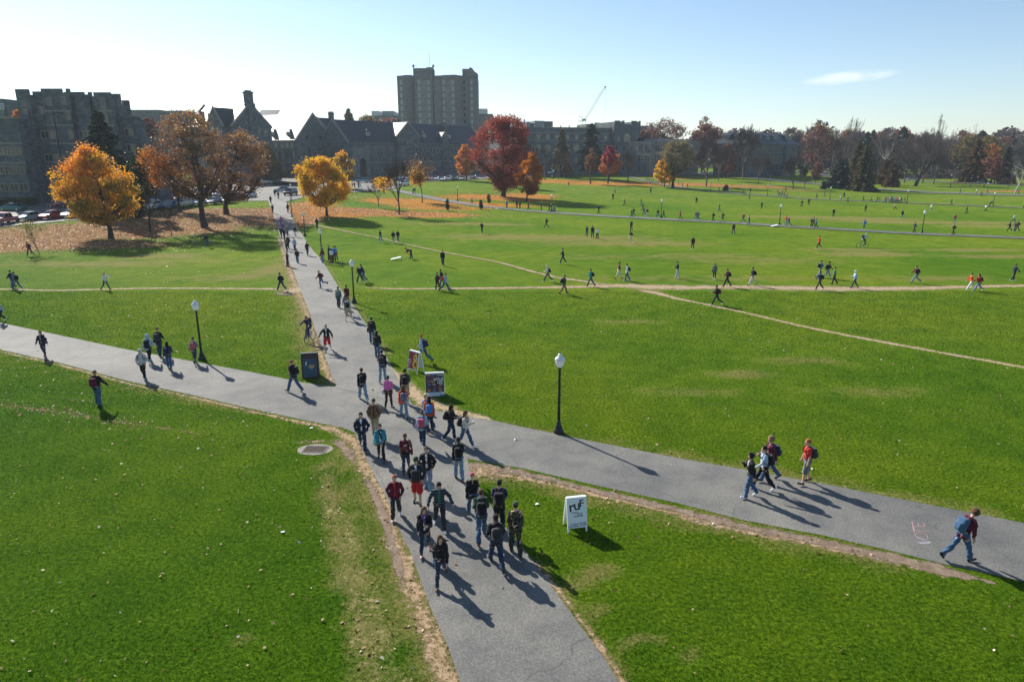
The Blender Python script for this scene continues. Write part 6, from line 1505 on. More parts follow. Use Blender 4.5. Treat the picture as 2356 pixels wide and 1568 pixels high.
tree('oak_tree', 'orange brown tree beside the huge fir', 2281, 421, 331, 2256, 2310, 412, 'round', 'orange', n=3200, size=.5, tonebias=-.2); tree('oak_tree', 'dull brown tree under the orange brown one', 2288, 424, 352, 2262, 2316, 414, 'round', 'russet', n=3000, size=.5)
for x, yb, yt, xl, xr, lb in ((1030, 484.6, 457.6, 1024, 1036.5, 'leftmost columnar evergreen shrub by the path'), (1107, 482, 459, 1100.5, 1114, 'middle columnar evergreen shrub by the path'), (1124.7, 468, 446, 1118, 1131, 'columnar evergreen shrub behind the middle one')):
    g, h, w, cb, ox = dims(x, yb, yt, xl, xr, yb - 1); root = empty('columnar_shrub', g, 0, lb, 'shrub', 'columnar shrubs by the path')
    c, t = leafy(h, w * .62, .15, 'column', 2600, .13, int(x), n_cl=120); link('crown', c, LM['green'], root); link('trunk', t, BARK, root)
# woods closing the right-hand side: individual trees from a few shared kinds
KINDS = []
for i in range(5):
    t, c, _ = bare(24, 15, 100 + i, depth=7, kids=2 if i % 2 else 3, twig=.05, trunk=.26) if i % 2 else bare(24, 15, 100 + i, depth=6, kids=3, twig=.05, trunk=.26); KINDS.append((t, c, BARKG, [TWIG, TWIGP, BARKG][i % 3]))
for lm, sd_ in (('russet', 7), ('drab', 8), ('olive', 9)): c, t = leafy(22, 15, 4, 'round', 2600, .75, sd_, n_cl=200, spars=.6); KINDS.append((t, c, BARK, LM[lm]))
c, t = conifer(24, 12, 2, 77, 3000, 1.3, .1, 1.5, .35); KINDS.append((t, c, BARK, LM['pine']))
rw = np.random.default_rng(5); TOP = [(1560, 300), (1640, 290), (1700, 300), (1780, 300), (1860, 284), (1905, 290), (1960, 292), (2020, 297), (2090, 300), (2150, 296), (2210, 300), (2280, 308), (2360, 320), (2500, 326)]
KW = ['bare grey', 'bare brown', 'tall bare', 'bare purple', 'slim bare', 'russet', 'drab brown', 'olive', 'dark pine']
row = 0
for Yr, n_ in ((372, 22), (398, 30), (432, 34), (475, 34)):
    rowno = 0
    for k in range(n_):
        x = 1580 + (2480 - 1580) * (k + rw.uniform(.1, .9)) / n_
        if Yr < 400 and x < 1850: continue
        if Yr < 380 and x < 1925: continue
        if x < 1700 and Yr < 440: continue
        ty = np.interp(x, [a for a, b in TOP], [b for a, b in TOP]) + rw.uniform(-4, 16) - (6 if rw.uniform() < .15 else 0); g = GY(x, Yr + rw.uniform(-12, 12)); hh = zat((g.x, g.y), ty) - g.z
        i = int(rw.choice(9, p=[.17, .16, .15, .14, .13, .11, .07, .04, .03])); t, c, wm, cm_ = KINDS[i]; s = hh / (22 if 5 <= i < 8 else 24)
        r = empty('woodland_tree', g, rw.uniform(0, 6), '%s tree in the woods closing the right horizon' % KW[i], 'tree', 'woodland %s trees on the right horizon' % KW[i], s)
        link('trunk', t, wm, r); link('crown', c, cm_, r)
for x, yt, xl, xr, k_ in ((1971, 265, 1955, 1988, 'bare'), (2165, 258, 2149, 2184, 'bare'), (2236, 282, 2205, 2260, 'bare'), (1868, 279, 1840, 1895, 'bare')):
    tree('bare_tree', {1971: 'bare treetop standing out above the woods, leftmost', 2165: 'highest treetop above the woods', 2236: 'slanting bare treetop right of the highest one', 1868: 'broad bare treetop right of the hipped roof hall'}[x], x, 0, yt, xl, xr, 340, k_, 'b', at=410, depth=7, kids=2, twig=.055)
tree('pine_tree', 'dark green pine crown rising out of the woods', 2080, 0, 293, 2060, 2100, 350, 'conifer', 'pine', at=400, n_leaf=4500, size=1.2, ragged=.4, full=1.7)
tree('pine_tree', 'dark green pine crown near the right end of the woods', 2262, 0, 300, 2236, 2290, 350, 'conifer', 'pine', at=430, n_leaf=4500, size=1.3, ragged=.4, full=1.7)
tree('pine_tree', 'dark pine behind the white limbed sycamore at right', 2330, 0, 312, 2306, 2352, 360, 'conifer', 'pine', at=430, n_leaf=3500, size=1.3, ragged=.4, full=1.7)
# far woods and undergrowth read as one mass
C = []; 
for k in range(26000):
    x = rw.uniform(1560, 2700); Yw = rw.uniform(500, 540); ty = 308 + 12 * math.sin(x * .021) + 7 * math.sin(x * .07) + rw.uniform(0, 12); q = (x - CX) / F * Yw * .9655; zt_ = zat((q, Yw), ty); C.append((q, Yw, 2 + (zt_ - 2) * rw.uniform(0, 1) ** .8))
o = link('woods', leafmesh('woods', np.array(C), np.full(len(C), 2.2), rw, rw.uniform(0, 1, len(C))), LM['drab']); tag(o, 'distant grey brown woods behind the far lawns', 'woods', None, 'stuff')
C = []
for k in range(9000):
    x = rw.uniform(1880, 2500); Yw = rw.uniform(352, 380); q = (x - CX) / F * Yw * .9655; C.append((q, Yw, 1.4 + rw.uniform(0, 1) ** 1.5 * (2.8 + 1.5 * math.sin(x * .05))))
o = link('undergrowth', leafmesh('undergrowth', np.array(C), np.full(len(C), .8), rw, rw.uniform(0, 1, len(C))), LM['drab']); tag(o, 'low brown undergrowth at the foot of the woods', 'undergrowth', None, 'stuff')
# hedges by the halls
for x0, x1, Yh, lb in ((-20, 80, 140, 'dark clipped hedge along the foot of the battlemented hall'), (630, 682, 214, 'low dark hedge at the car park entrance')):
    C = []; g0, g1 = GY(x0, Yh), GY(x1, Yh); rh = np.random.default_rng(int(x1))
    for k in range(5000): g = g0.lerp(g1, rh.uniform()); g.y += rh.uniform(-1, 1); C.append((g.x, g.y, g.z + rh.uniform(0, 1.5 if x0 < 0 else .9)))
    tag(link('hedge', leafmesh('hedge', np.array(C), np.full(len(C), .35), rh, rh.uniform(0, 1, len(C))), LM['green']), lb, 'hedge')
# fallen leaves as small real leaves
def inpoly(px, py, poly):
    ins = np.zeros(len(px), bool); n = len(poly)
    for i in range(n):
        x0, y0 = poly[i]; x1, y1 = poly[(i + 1) % n]
        c = ((y0 > py) != (y1 > py)) & (px < (x1 - x0) * (py - y0) / (y1 - y0 + 1e-9) + x0); ins ^= c
    return ins
C, S = [], []; rf = np.random.default_rng(3)
def scat(n, fx, s0, s1, zo=.02):
    q = np.array([fx() for _ in range(n)]); z = terr(q[:, 0], q[:, 1]) + zo + rf.uniform(0, .012, n) + np.where(q[:, 1] > 70, .05, 0)
    kp = np.ones(n, bool)
    for poly in PATHPOLYS: kp &= ~(inpoly(q[:, 0], q[:, 1], poly) & (rf.uniform(0, 1, n) > .12))
    C.extend(np.column_stack([q, z])[kp].tolist()); S.extend(rf.uniform(s0, s1, n)[kp].tolist())
def onlawn():
    x = rf.uniform(-30, 30); y = rf.uniform(11, 60); return x, y
scat(1700, onlawn, .05, .11, .045); scat(1700, lambda: (rf.uniform(-60, -5), rf.uniform(12, 75)), .05, .12, .045)
def along(pix, sd_):
    w = cached(('al', tuple(pix)), lambda: [P(*q) for q in pix]); k = rf.integers(0, len(w) - 1); t = rf.uniform(); p = w[k] + (w[k + 1] - w[k]) * t; return p.x + rf.normal(0, sd_), p.y + rf.normal(0, sd_)
for pix, n, sd_ in (([(-40, 928), (60, 938), (150, 950), (260, 968), (330, 980)], 420, .35), ([(752, 1070), (775, 1220), (815, 1380), (860, 1540)], 200, .45), ([(812, 1012), (868, 1120), (925, 1290), (1000, 1490), (1050, 1600)], 150, .5), ([(1090, 1085), (1208, 1100), (1559, 1182), (2039, 1283)], 260, .35), ([(690, 960), (560, 935), (293, 878)], 160, .3)): 
    pw = pix; scat(n, lambda pw=pw, sd_=sd_: along(pw, sd_), .035, .09)
for (x, y, rx, ry, s, h_) in LZ[:20]:
    q = P(x, y); scat(int(2200 * s) if y > 480 else 600, lambda q=q, rx=rx, ry=ry: (q.x + rf.normal(0, rx * .42), q.y + rf.normal(0, ry * .42)), .10, .20, .02)
C = np.array(C); up = np.stack([rf.normal(0, 1, len(C)), rf.normal(0, 1, len(C)), rf.normal(0, .25, len(C))], 1)
o = link('fallen_leaves', leafmesh('fallen_leaves', C, np.array(S), rf, rf.uniform(0, 1, len(C)), up=up), LM['fallen']); tag(o, 'loose brown leaves scattered over the lawns and verges', 'leaves', None, 'stuff')

# standing grass blades on the near lawns (kept off the asphalt and bare strips)
rg = np.random.default_rng(11); nb = 420000
Yb = 10.5 + (62 - 10.5) * rg.uniform(0, 1, nb) ** 1.25; Xb = rg.uniform(-.84, .84, nb) * (Yb + 1.5)
keep = np.ones(nb, bool)
for poly in PATHPOLYS: keep &= ~inpoly(Xb, Yb, poly)
for (ln, wd, fa) in BARELINES:
    for a, b, w0 in zip(ln[:-1], ln[1:], wd):
        ab = b - a; t = np.clip(((Xb - a.x) * ab.x + (Yb - a.y) * ab.y) / max(ab.length_squared, 1e-6), 0, 1); d = np.hypot(Xb - a.x - t * ab.x, Yb - a.y - t * ab.y) * (1 + .45 * np.sin(4.1 * Xb + 2.3 * Yb) * np.sin(3.3 * Yb - 2.9 * Xb) + .3 * np.sin(9 * Xb - 5 * Yb) * np.sin(8 * Yb + 6 * Xb)); keep &= ~((d < w0 * .5) & (rg.uniform(0, 1, nb) > fa + (1 - fa) * (d / max(w0 * .5, .01)) ** 2))
Xb, Yb = Xb[keep], Yb[keep]; nb = len(Xb); sc_b = np.clip(Yb / 24, .75, 2.2)
hb = rg.uniform(.03, .065, nb) * sc_b ** .5; wb = rg.uniform(.010, .020, nb) * sc_b; ab_ = rg.uniform(0, 2 * np.pi, nb); lx, ly = rg.normal(0, .5, nb) * hb, rg.normal(0, .5, nb) * hb
V = np.stack([np.stack([Xb - np.cos(ab_) * wb, Yb - np.sin(ab_) * wb, np.zeros(nb)], 1), np.stack([Xb + np.cos(ab_) * wb, Yb + np.sin(ab_) * wb, np.zeros(nb)], 1), np.stack([Xb + lx, Yb + ly, hb], 1)], 1).reshape(-1, 3)
me = mesh('grass', V, np.arange(nb * 3).reshape(nb, 3)); at = me.attributes.new('tone', 'FLOAT', 'POINT'); at.data.foreach_set('value', np.repeat(rg.uniform(0, 1, nb), 3).astype(np.float32))
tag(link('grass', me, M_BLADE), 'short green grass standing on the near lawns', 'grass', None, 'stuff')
# ------------------------------------------------------------------ the people, near to far
PEOPLE = '''
835 1034 1.80 172 wide pocket jacket:navy jeans:darkblue short:dark brown pack=maroon inner=white | striding at the left edge of the junction
864 1004 1.80 178 step pocket jacket:tan jeans:khaki short:chestnut brown cap=olive inner=maroon pack=black | just behind the teal cardigan
878 1060 1.66 172 walk swing jacket:teal slim:black tail:dark black f inner=white scarf=black bag=green | with a black scarf across the chest
935 1086 1.68 168 walk- phone tee:maroon slim:darkblue short:chestnut brown f waist=black chest=white bag=maroon bl dk=1 | with a dark top tied at the waist
930 962 1.66 345 walk swing jacket:orange jeans:palejean long:chestnut charcoal f pack=polka | with dotted bag, walking away beside the pink shirt
895 939 1.68 0 step- down tee:pink slim:black bun:dark grey f bag=silver bl | walking away near the poster boards
934 927 1.80 352 step swing jacket:charcoal shorts:khaki short:dark white pack=black | behind the orange jacket near the poster boards
836 921 1.80 338 wide swing jacket:black jeans:palejean short:chestnut white pack=black | crossing the junction from the lower left
983 986 1.68 312 walk swing jacket:lightblue jeans:darkblue bun:blond white f band=grey pack=black | with grey headband above the orange hood
989 993 1.68 350 step- swing hoodie:orange jeans:darkblue long:dark black f dk=1 pack=blue | with dark hair in front of the headband walker
973 1027 1.66 4 walk swing hoodie:lightblue jeans:darkblue bun:chestnut white f pack=rose | in mid junction seen from behind
1038 1013 1.68 95 step hold jacket:black jeans:darkblue long:dark white f dk=1 pack=black | on the right of the junction facing right
1070 1029 1.70 105 walk text jacket:cream jeans:jean long:chestnut white f pack=black inner=red cup | holding a cup beside the lawn corner
1056 1103 1.74 352 step swing jacket:black jeans:palejean tail:dark brown pack=black | walking away beside the bare muddy corner
984 1130 1.82 176 step pocket jacket:black jeans:palejean bald:chestnut white inner=white | with cropped hair behind the green knit cap
961 1160 1.82 180 stroll pocket jacket:charcoal shorts:red none:dark charcoal beanie=forest pouch=charcoal inner=white | with green knit cap coming down the walk
912 1194 1.68 172 step- pocket jacket:maroon jeans:charcoal tail:ginger white f inner=red | with ginger hair on the left edge of the walk
1012 1216 1.80 168 walk out hoodie:striped jeans:charcoal short:dark white inner=green nod=25 | head bowed, hooded top banded grey and black
979 1276 1.68 174 step- text jacket:black slim:darkblue long:chestnut peach f scarf=purple inner=white left yaw=-14 | with purple scarf on the near walk
1016 1340 1.68 176 wide- swing vest:black slim:darkblue blown:chestnut brown f bottle yaw=-10 | nearest of all, hair blown sideways
1088 1189 1.66 350 walk swing jacket:black jeans:jean tail:blond tan f cap=rose | with red cap and blond ponytail
1108 1243 1.82 352 walk- hold hoodie:forest jeans:jean short:chestnut brown pack=black | walking away in the crowd beneath the red cap
1149 1222 1.86 2 step hold tee:navy trousers:black short:dark black pack=black | walking away on the grass edge with bare forearms
1142 1303 1.80 350 wide hold hoodie:black jeans:darkblue short:dark black pack=charcoal dk=1 | lowest of the group walking away
1186 1274 1.78 354 step down shirt:camo trousers:camo short:dark black camocap=olive paper left | wearing camouflage with a field cap
754 808 1.82 176 walk- out jacket:black shorts:red short:blond white inner=white chest=navy | walking down beside the cyclist
678 902 1.80 292 walk swing jacket:black jeans:jean short:ginger grey pack=black | beside the tall black poster stand
780 708 1.76 0 step down hoodie:green jeans:darkblue short:dark black pack=grey dk=1 | leftmost of four beside the lamp post
799 704 1.74 0 stroll- swing hoodie:maroon jeans:darkblue short:dark black | farthest of four beside the lamp post
797 724 1.66 4 step swing hoodie:grey jeans:darkblue long:chestnut black f | between the green top and the khaki shorts
803 737 1.80 6 walk- swing jacket:cream shorts:khaki none:dark white cap=maroon pack=black | nearest of four beside the lamp post
857 791 1.82 354 step down jacket:black jeans:jean short:dark white pack=black bag=maroon bl | first of three filing up the walk edge
869 824 1.70 0 stroll down jacket:black jeans:jean long:dark black f pack=black | middle of three filing up the walk edge
881 878 1.82 356 step- swing jacket:black jeans:palejean short:dark grey pack=charcoal | last of three filing up the walk edge
974 834 1.84 292 wide swing shirt:lightblue jeans:jean short:ginger brown pack=navy | striding behind the red poster board
739 663 1.70 276 run out hoodie:maroon jeans:jean tail:blond brown f pack=maroon inner=white | hurrying across the walk
648 669 1.78 296 wide hold jacket:black jeans:darkblue short:dark white pack=black | on the bare patch by the drain
829 651 1.80 285 stoop swing shirt:black jeans:darkblue short:blond white pack=black | leaning forward past the lamp post
837 648 1.80 285 stoop- swing jacket:darkblue jeans:jean short:dark white | hidden behind the leaning blond walker
1019 661 1.80 290 stoop swing jacket:black jeans:jean short:chestnut brown | farthest of three on the dirt trail
1007 667 1.66 285 step hold jacket:brown jeans:maroon short:chestnut white pack=brown bag=black bl | left of three on the dirt trail
1024 670 1.76 96 wide swing jacket:lightblue jeans:jean short:dark black pack=red | right of three on the dirt trail
70 589 1.78 284 stoop swing hoodie:red jeans:darkblue short:dark black pack=navy | beside the thin young tree on the left
40 667 1.80 288 wide swing hoodie:grey jeans:jean short:dark white pack=black | right one of the pair at the left edge
31 662 1.76 288 wide- swing jacket:navy jeans:jean short:dark black | left one of the pair at the left edge
244 667 1.68 84 walk reach jacket:white slim:darkblue long:blond black f bag=black bl book left | alone on the left dirt trail
4 742 1.82 186 wide swing shirt:lightblue trousers:black short:dark white | cut off by the left edge of the picture
103 821 1.68 172 step swing jacket:navy slim:darkblue tail:dark rose f inner=peach | alone on the far left of the walk
229 934 1.84 4 apart out jacket:black jeans:jean bald:tan black pack=maroon | on the lawn at lower left
332 871 1.76 168 walk pocket jacket:silver trousers:black none:dark white hood=silver pack=black | with raised grey hood coming along the walk
345 832 1.78 352 wide swing hoodie:lightblue trousers:black none:dark white hood=lightblue pack=black | with raised pale hood walking away
369 819 1.82 354 step swing jacket:black jeans:darkblue none:dark black cap=maroon pack=charcoal | in maroon cap beside the raised pale hood
391 849 1.68 340 walk swing jacket:navy jeans:jean long:dark tan f pack=navy | behind the maroon cap with loose dark hair
449 835 1.68 352 wide swing hoodie:grey slim:darkblue bun:chestnut black f pack=rose | passing the left lamp post
477 569 1.78 272 run hold jacket:black jeans:jean short:dark black pack=black | running over the grass below the big trees
1722 1144 1.74 272 step strap jacket:black jeans:jean curly:dark white inner=white | nearest of the trio on the right walk
1753 1126 1.78 272 walk- swing shirt:lightblue trousers:black short:dark white pack=black | middle of the trio on the right walk
1768 1105 1.84 272 walk swing hoodie:maroon jeans:jean curly:tan black pack=navy | curly haired, farthest of the trio on the right walk
1851 1112 1.80 272 apart down tee:red shorts:grey short:ginger black pack=charcoal yaw=10 | behind the trio on the right walk
2204 1289 1.82 78 stoop- down hoodie:maroon jeans:jean curly:chestnut black pack=jean big=1.1 nod=40 | bent forward beside the chalk writing
714 786 1.78 188 bike bike jacket:darkblue jeans:darkblue short:chestnut black pack=black nod=16 | riding a bicycle beside the walk
662.6 615 1.76 92 stand text jacket:navy jeans:darkblue short:dark black inner=white | standing on the left edge of the upper walk
685 607 1.70 175 step swing jacket:black jeans:jean long:dark brown f inner=grey | walking down opposite the standing navy jacket
708 589 1.78 0 walk swing coat:black trousers:charcoal short:dark black | walking up alone in a dark coat
679 579 1.72 180 step swing jacket:lightblue jeans:darkblue short:dark black pack=navy | walking down the middle of the upper walk
660 578 1.72 178 step hold vest:tan jeans:black tail:blond black f | walking down the left side of the upper walk
664 573 1.80 180 walk swing jacket:black jeans:black none:dark black cap=silver | in pale cap behind the tan vest
655 553 1.76 182 step swing jacket:black jeans:darkblue short:dark black | behind the pale cap on the upper walk
662 545 1.70 176 walk swing jacket:grey jeans:darkblue long:blond black f | with loose blond hair on the upper walk
648 549 1.76 184 walk swing jacket:navy jeans:darkblue short:dark black | farthest left in the upper walk crowd
651 537 1.74 180 step swing hoodie:purple jeans:jean long:blond black f | at the back of the upper walk crowd
680 546 1.68 176 step down jacket:brown jeans:white long:dark tan f | in pale trousers on the right of the upper walk
648 521 1.68 0 stroll swing jacket:pink jeans:darkblue bun:dark black f | walking up in the tree shade
628 492 1.78 182 step swing coat:black trousers:black short:dark black | near the top of the walk, left side
663 490 1.70 0 step swing jacket:charcoal trousers:charcoal long:dark black f bag=black bl | near the top of the walk, right side
623.5 470 1.78 182 step down jacket:black trousers:charcoal short:dark black | where the walk meets the car park
633 453 1.78 180 walk down jacket:black jeans:darkblue short:dark black | left one of a pair in the car park
641 459 1.72 180 step swing jacket:maroon jeans:jean short:dark black | right one of a pair in the car park
730 527 1.78 2 step pocket jacket:navy jeans:darkblue short:dark black | below the round yellow maple
742 600 1.78 95 stand down jacket:charcoal jeans:jean short:chestnut black | half hidden by the lamp beside the walk
743 606 1.74 20 stand down vest:maroon jeans:palejean short:dark white cap=rose bag=black bl | in pink cap by the lamp beside the walk
758 600 1.76 100 stand hold jacket:darkblue trousers:charcoal short:chestnut black | left one of the chatting circle
764 609 1.78 10 stand hold tee:white trousers:brown short:dark white | nearest of the chatting circle
770 603 1.82 0 stand down tee:blue trousers:black short:dark black | tallest of the chatting circle
774 601 1.76 320 stand down tee:lightblue jeans:darkblue short:dark black | right one of the chatting circle
876 558 1.78 300 step swing jacket:navy jeans:palejean short:dark white | left of three near the thin diagonal trail
905.5 560 1.78 185 walk swing jacket:black trousers:khaki short:dark white | middle of three near the thin diagonal trail
916 558 1.74 185 step swing jacket:black jeans:grey short:dark white | right of three near the thin diagonal trail
946 596 1.76 272 bend swing jacket:maroon jeans:darkblue short:dark black | bending down beside the white game board
1019 612 1.80 186 step down jacket:black jeans:darkblue short:chestnut black | alone above the left dirt trail
1109 537 1.76 200 step phone jacket:charcoal jeans:darkblue none:dark grey beanie=black pack=black | alone left of the middle field
1257 525 1.74 284 walk text hoodie:brown trousers:black short:dark black pack=black | alone below the orange maple
1350 545 1.68 2 step swing jacket:grey jeans:jean short:dark black f pack=maroon | left of three in the middle field
1363 547 1.82 2 step down jacket:navy jeans:darkblue short:dark black | middle of three in the middle field
1374 551 1.72 182 walk hold tee:white trousers:black short:chestnut black f | right of three in the middle field
1452 532 1.80 4 step swing jacket:charcoal jeans:darkblue none:dark black cap=grey pack=charcoal | walking to the far path
1450 559 1.78 285 walk swing tee:maroon shorts:cream short:dark white pack=black | in the middle field
1593 575 1.78 182 step down hoodie:maroon jeans:darkblue short:dark white | alone right of the middle field
1295 608 1.82 274 walk swing jacket:black jeans:darkblue short:dark white | alone above the forked trail
1260 648 1.72 276 wide hold hoodie:cream jeans:darkblue none:dark white hood=cream pack=black | with raised cream hood by the trail
1297 677 1.82 84 walk pocket jacket:charcoal trousers:tan none:dark black cap=grey pack=black | facing right below the cream hood
1359 659 1.72 282 walk hold jacket:teal jeans:jean short:chestnut black f pack=black | on the trail left of the fork
1423 642 1.78 86 walk pocket hoodie:maroon shorts:cream short:dark black | left one of the pair above the fork
1442 647 1.78 282 step down jacket:white jeans:jean short:dark white pack=navy | right one of the pair above the fork
1558 641 1.76 280 apart hold jacket:black jeans:silver none:dark white cap=black | looking down right of the fork
1643 643 1.68 200 walk phone jacket:grey slim:darkblue long:dark white f bag=navy | left above the wide trail
1672 660 1.78 280 walk hold hoodie:maroon trousers:black short:chestnut black pack=black | on the wide trail, left one of two
1730 657 1.80 276 walk down jacket:charcoal jeans:silver short:dark black pack=black | on the wide trail, right one of two
1648 702 1.80 276 wide hold hoodie:black jeans:charcoal short:dark white pack=maroon | alone below the wide trail
1885 638 1.78 72 walk swing tee:blue jeans:palejean short:chestnut white pack=black | upper left of the cluster by the right trail
1903 640 1.80 86 wide swing jacket:charcoal jeans:palejean short:dark white pack=black | upper right of the cluster by the right trail
1884 667 1.78 276 walk reach jacket:navy trousers:brown short:dark white pack=black | lowest of the cluster by the right trail
1918 654 1.70 290 step hold tee:green trousers:charcoal short:dark black f | right side of the cluster by the right trail
1965 663 1.72 275 walk hold jacket:lightblue slim:darkblue none:dark black f beanie=white | with white knit cap on the right trail
2105 651 1.80 276 wide swing hoodie:maroon jeans:palejean short:chestnut grey pack=black | alone at the right trail
2232 668 1.72 275 wide reach shirt:orange jeans:white short:dark white | left of the orange pair at far right
2249 670 1.70 278 wide swing jacket:red jeans:palejean long:dark white f pack=navy | right of the red pair at far right
2330 647 1.76 88 step out jacket:navy trousers:charcoal short:chestnut white | near the right edge above the trail
1883 573 1.78 274 walk pocket jacket:red trousers:maroon short:dark white | left of the distant cyclist
1983 569 1.78 90 bike bike hoodie:lightblue trousers:charcoal none:dark black cap=white pack=navy | riding a bicycle across the field
1687 539 1.78 355 step down hoodie:brown jeans:darkblue none:dark black cap=silver | in white cap below the far lamp
1166 480 1.78 4 step swing jacket:blue jeans:darkblue short:blond black | leftmost on the tree-lined path
1189 480 1.76 5 stand down jacket:charcoal trousers:black short:dark black | in the red tree's shade, left one
1196 481.5 1.70 5 step down hoodie:brown jeans:charcoal short:dark black | in the red tree's shade, right one
1216 484 1.76 276 step swing jacket:black jeans:charcoal short:dark black pack=silver | with pale bag in the tree shade
1245 485 1.78 276 stand down jacket:charcoal trousers:charcoal short:dark black | upright in the tree shade
1263.5 488 1.70 95 step hold jacket:maroon jeans:charcoal long:dark black f bag=rose bl | left of the pair by the litter bin
1269 488.4 1.80 275 step down jacket:charcoal jeans:jean none:dark black cap=silver | right of the pair by the litter bin
1377 492.6 1.78 276 step hold hoodie:charcoal jeans:black short:dark black pack=black | alone on the path beyond the litter bin
1453 501 1.76 275 step hold jacket:charcoal jeans:jean long:blond black f | blond, left of two on the path
1457 498 1.76 275 walk hold jacket:olive jeans:darkblue short:chestnut black pack=black | brown haired, right of two on the path
1479 486 1.78 300 walk swing hoodie:maroon jeans:jean short:dark black | above the far path before the lamp
1488 500 1.78 276 step hold jacket:black jeans:silver short:dark white pack=black | light trousers on the path before the lamp
1481 495 1.78 276 walk swing jacket:charcoal jeans:jean short:dark black | partly hidden by the light trousers
1513 501 1.80 276 wide swing jacket:black jeans:jean short:dark white pack=black | just left of the far lamp
1526.5 502 1.76 276 walk swing jacket:navy jeans:darkblue short:chestnut black | just right of the far lamp
1565 505 1.72 275 walk reach hoodie:red trousers:brown short:dark black pack=silver | with pale bag on the far path
1605 507 1.80 275 wide swing jacket:purple jeans:jean short:dark white pack=navy | nearest of a pair on the far path
1601 506 1.80 275 wide- swing jacket:navy jeans:jean short:blond white | beyond the purple jacket
1640 510 1.76 275 step hold jacket:black trousers:black short:dark black pack=black | with head bowed on the far path
1662 510 1.76 275 walk swing tee:black shorts:black short:chestnut black pack=black | bare legged on the far path
1709 512 1.80 275 wide hold hoodie:red jeans:jean short:blond black pack=black | striding between the two big far lamps
1722 519.5 1.76 95 walk down jacket:charcoal jeans:jean short:dark white | going right past the red striding walker
1808 518.5 1.78 275 walk swing hoodie:red jeans:palejean short:dark white | left of the red pair beyond the lamp
1814 520 1.76 278 wide swing jacket:maroon jeans:jean short:blond black bag=navy | right of the pair beyond the lamp
1866 524 1.80 275 step swing jacket:navy trousers:brown short:dark white | left of three right of the lamp
1871 523 1.80 275 step- swing jacket:charcoal trousers:brown short:chestnut black | middle of three right of the lamp
1877 525 1.66 276 walk hold jacket:teal jeans:darkblue long:dark black f | right of three right of the lamp
1987 528.5 1.78 276 step swing jacket:blue jeans:jean short:chestnut white pack=blue | alone on the far path
2102.5 535.5 1.74 276 step hold hoodie:brown jeans:maroon short:chestnut black pack=teal | left of the big far right lamp
2192 541 1.76 276 step hold jacket:black jeans:maroon short:chestnut black pack=black | right of the big far right lamp
2195 514 1.78 200 step down jacket:rose jeans:palejean short:dark black | alone on the worn ground
2331 513 1.78 190 stoop down jacket:white jeans:darkblue short:dark black | leaning at the far right
2321 533 1.70 276 wide swing jacket:black trousers:black long:dark black f | left of the trio at the far right
2333 534 1.74 276 step swing hoodie:brown jeans:jean short:dark white | middle of the trio at the far right
2339 533 1.80 276 step- swing jacket:charcoal jeans:darkblue short:dark black pack=black | right of the trio at the far right
1917 499 1.78 200 step down jacket:charcoal trousers:charcoal short:blond black | fair haired on the open far field
1990.5 488.5 1.78 200 step swing jacket:olive trousers:charcoal short:dark black | on the open far field near the stain
1752 481.5 1.76 200 step hold jacket:black jeans:charcoal none:dark black cap=orange | orange cap on the open far field
1844 476.5 1.78 276 walk swing jacket:brown trousers:black short:dark black pack=black | left of two far field walkers
1860 473 1.80 200 step out jacket:black trousers:black short:chestnut black | right of two far field walkers
2059 483.4 1.72 276 wide hold tee:pink jeans:maroon short:dark black f | below the walking crowd
1724 459 1.78 276 step down jacket:black jeans:darkblue short:dark black | just below the farthest path
1726 445 1.78 0 step down jacket:navy trousers:charcoal short:dark black | just above the farthest path
1709 447.4 1.78 276 walk down jacket:black jeans:black short:dark black | left of the pair near the small fir
1713.5 448.4 1.66 276 walk down jacket:charcoal jeans:jean short:dark black f | right of the pair near the small fir
1676 444.5 1.76 276 step down jacket:grey jeans:grey short:dark black | first of two right of the small fir
1682.5 444 1.76 276 walk down hoodie:charcoal jeans:palejean short:dark black | second of two right of the small fir
1789 448 1.78 276 walk down jacket:charcoal jeans:jean short:dark black | upper left of the distant cluster
1792.5 453 1.76 276 walk down jacket:black jeans:jean short:dark black | lower left of the distant cluster
1796 455 1.78 276 step down jacket:navy jeans:palejean short:dark white | nearest of the distant cluster
1800 449 1.74 276 step down jacket:maroon jeans:charcoal short:dark black | centre of the distant cluster
1807 443 1.76 60 walk swing jacket:brown jeans:brown short:dark black | farthest of the distant cluster
1804.5 454.5 1.76 276 walk down jacket:olive jeans:jean short:dark white | before the red jacket of the cluster
1810 454.5 1.78 276 step down jacket:red jeans:jean short:dark black | right end of the distant cluster
1878.5 458 1.76 276 walk down jacket:black jeans:darkblue short:dark black | left of the thin far lamp
1896.5 454 1.76 276 step down jacket:olive jeans:grey short:dark black | just left of the thin far lamp
1934 462 1.74 276 walk reach jacket:white jeans:palejean short:dark white pack=black | right of the thin far lamp
1941.5 455 1.76 20 walk down jacket:brown jeans:darkblue short:dark black | behind the white jacket far away
1950 466 1.72 276 step down jacket:black trousers:black short:dark black | before the white jacket far away
1986 462.5 1.76 276 step down jacket:brown trousers:charcoal short:dark black | halfway to the walking crowd
2004 464 1.76 276 walk down jacket:tan trousers:charcoal short:dark black | second ahead of the walking crowd
2018 465 1.76 276 walk down jacket:black trousers:black short:dark black | just ahead of the walking crowd
2023 465.6 1.76 276 wide down jacket:charcoal jeans:palejean short:dark white | leading close before the walking crowd
2036 466 1.74 276 wide down jacket:maroon jeans:jean short:dark black | 1st in the walking crowd
2039 466.6 1.74 276 walk down jacket:charcoal jeans:jean short:dark black | 2nd in the walking crowd
2043.5 467 1.74 276 wide down jacket:black jeans:silver short:dark black | 3rd in the walking crowd
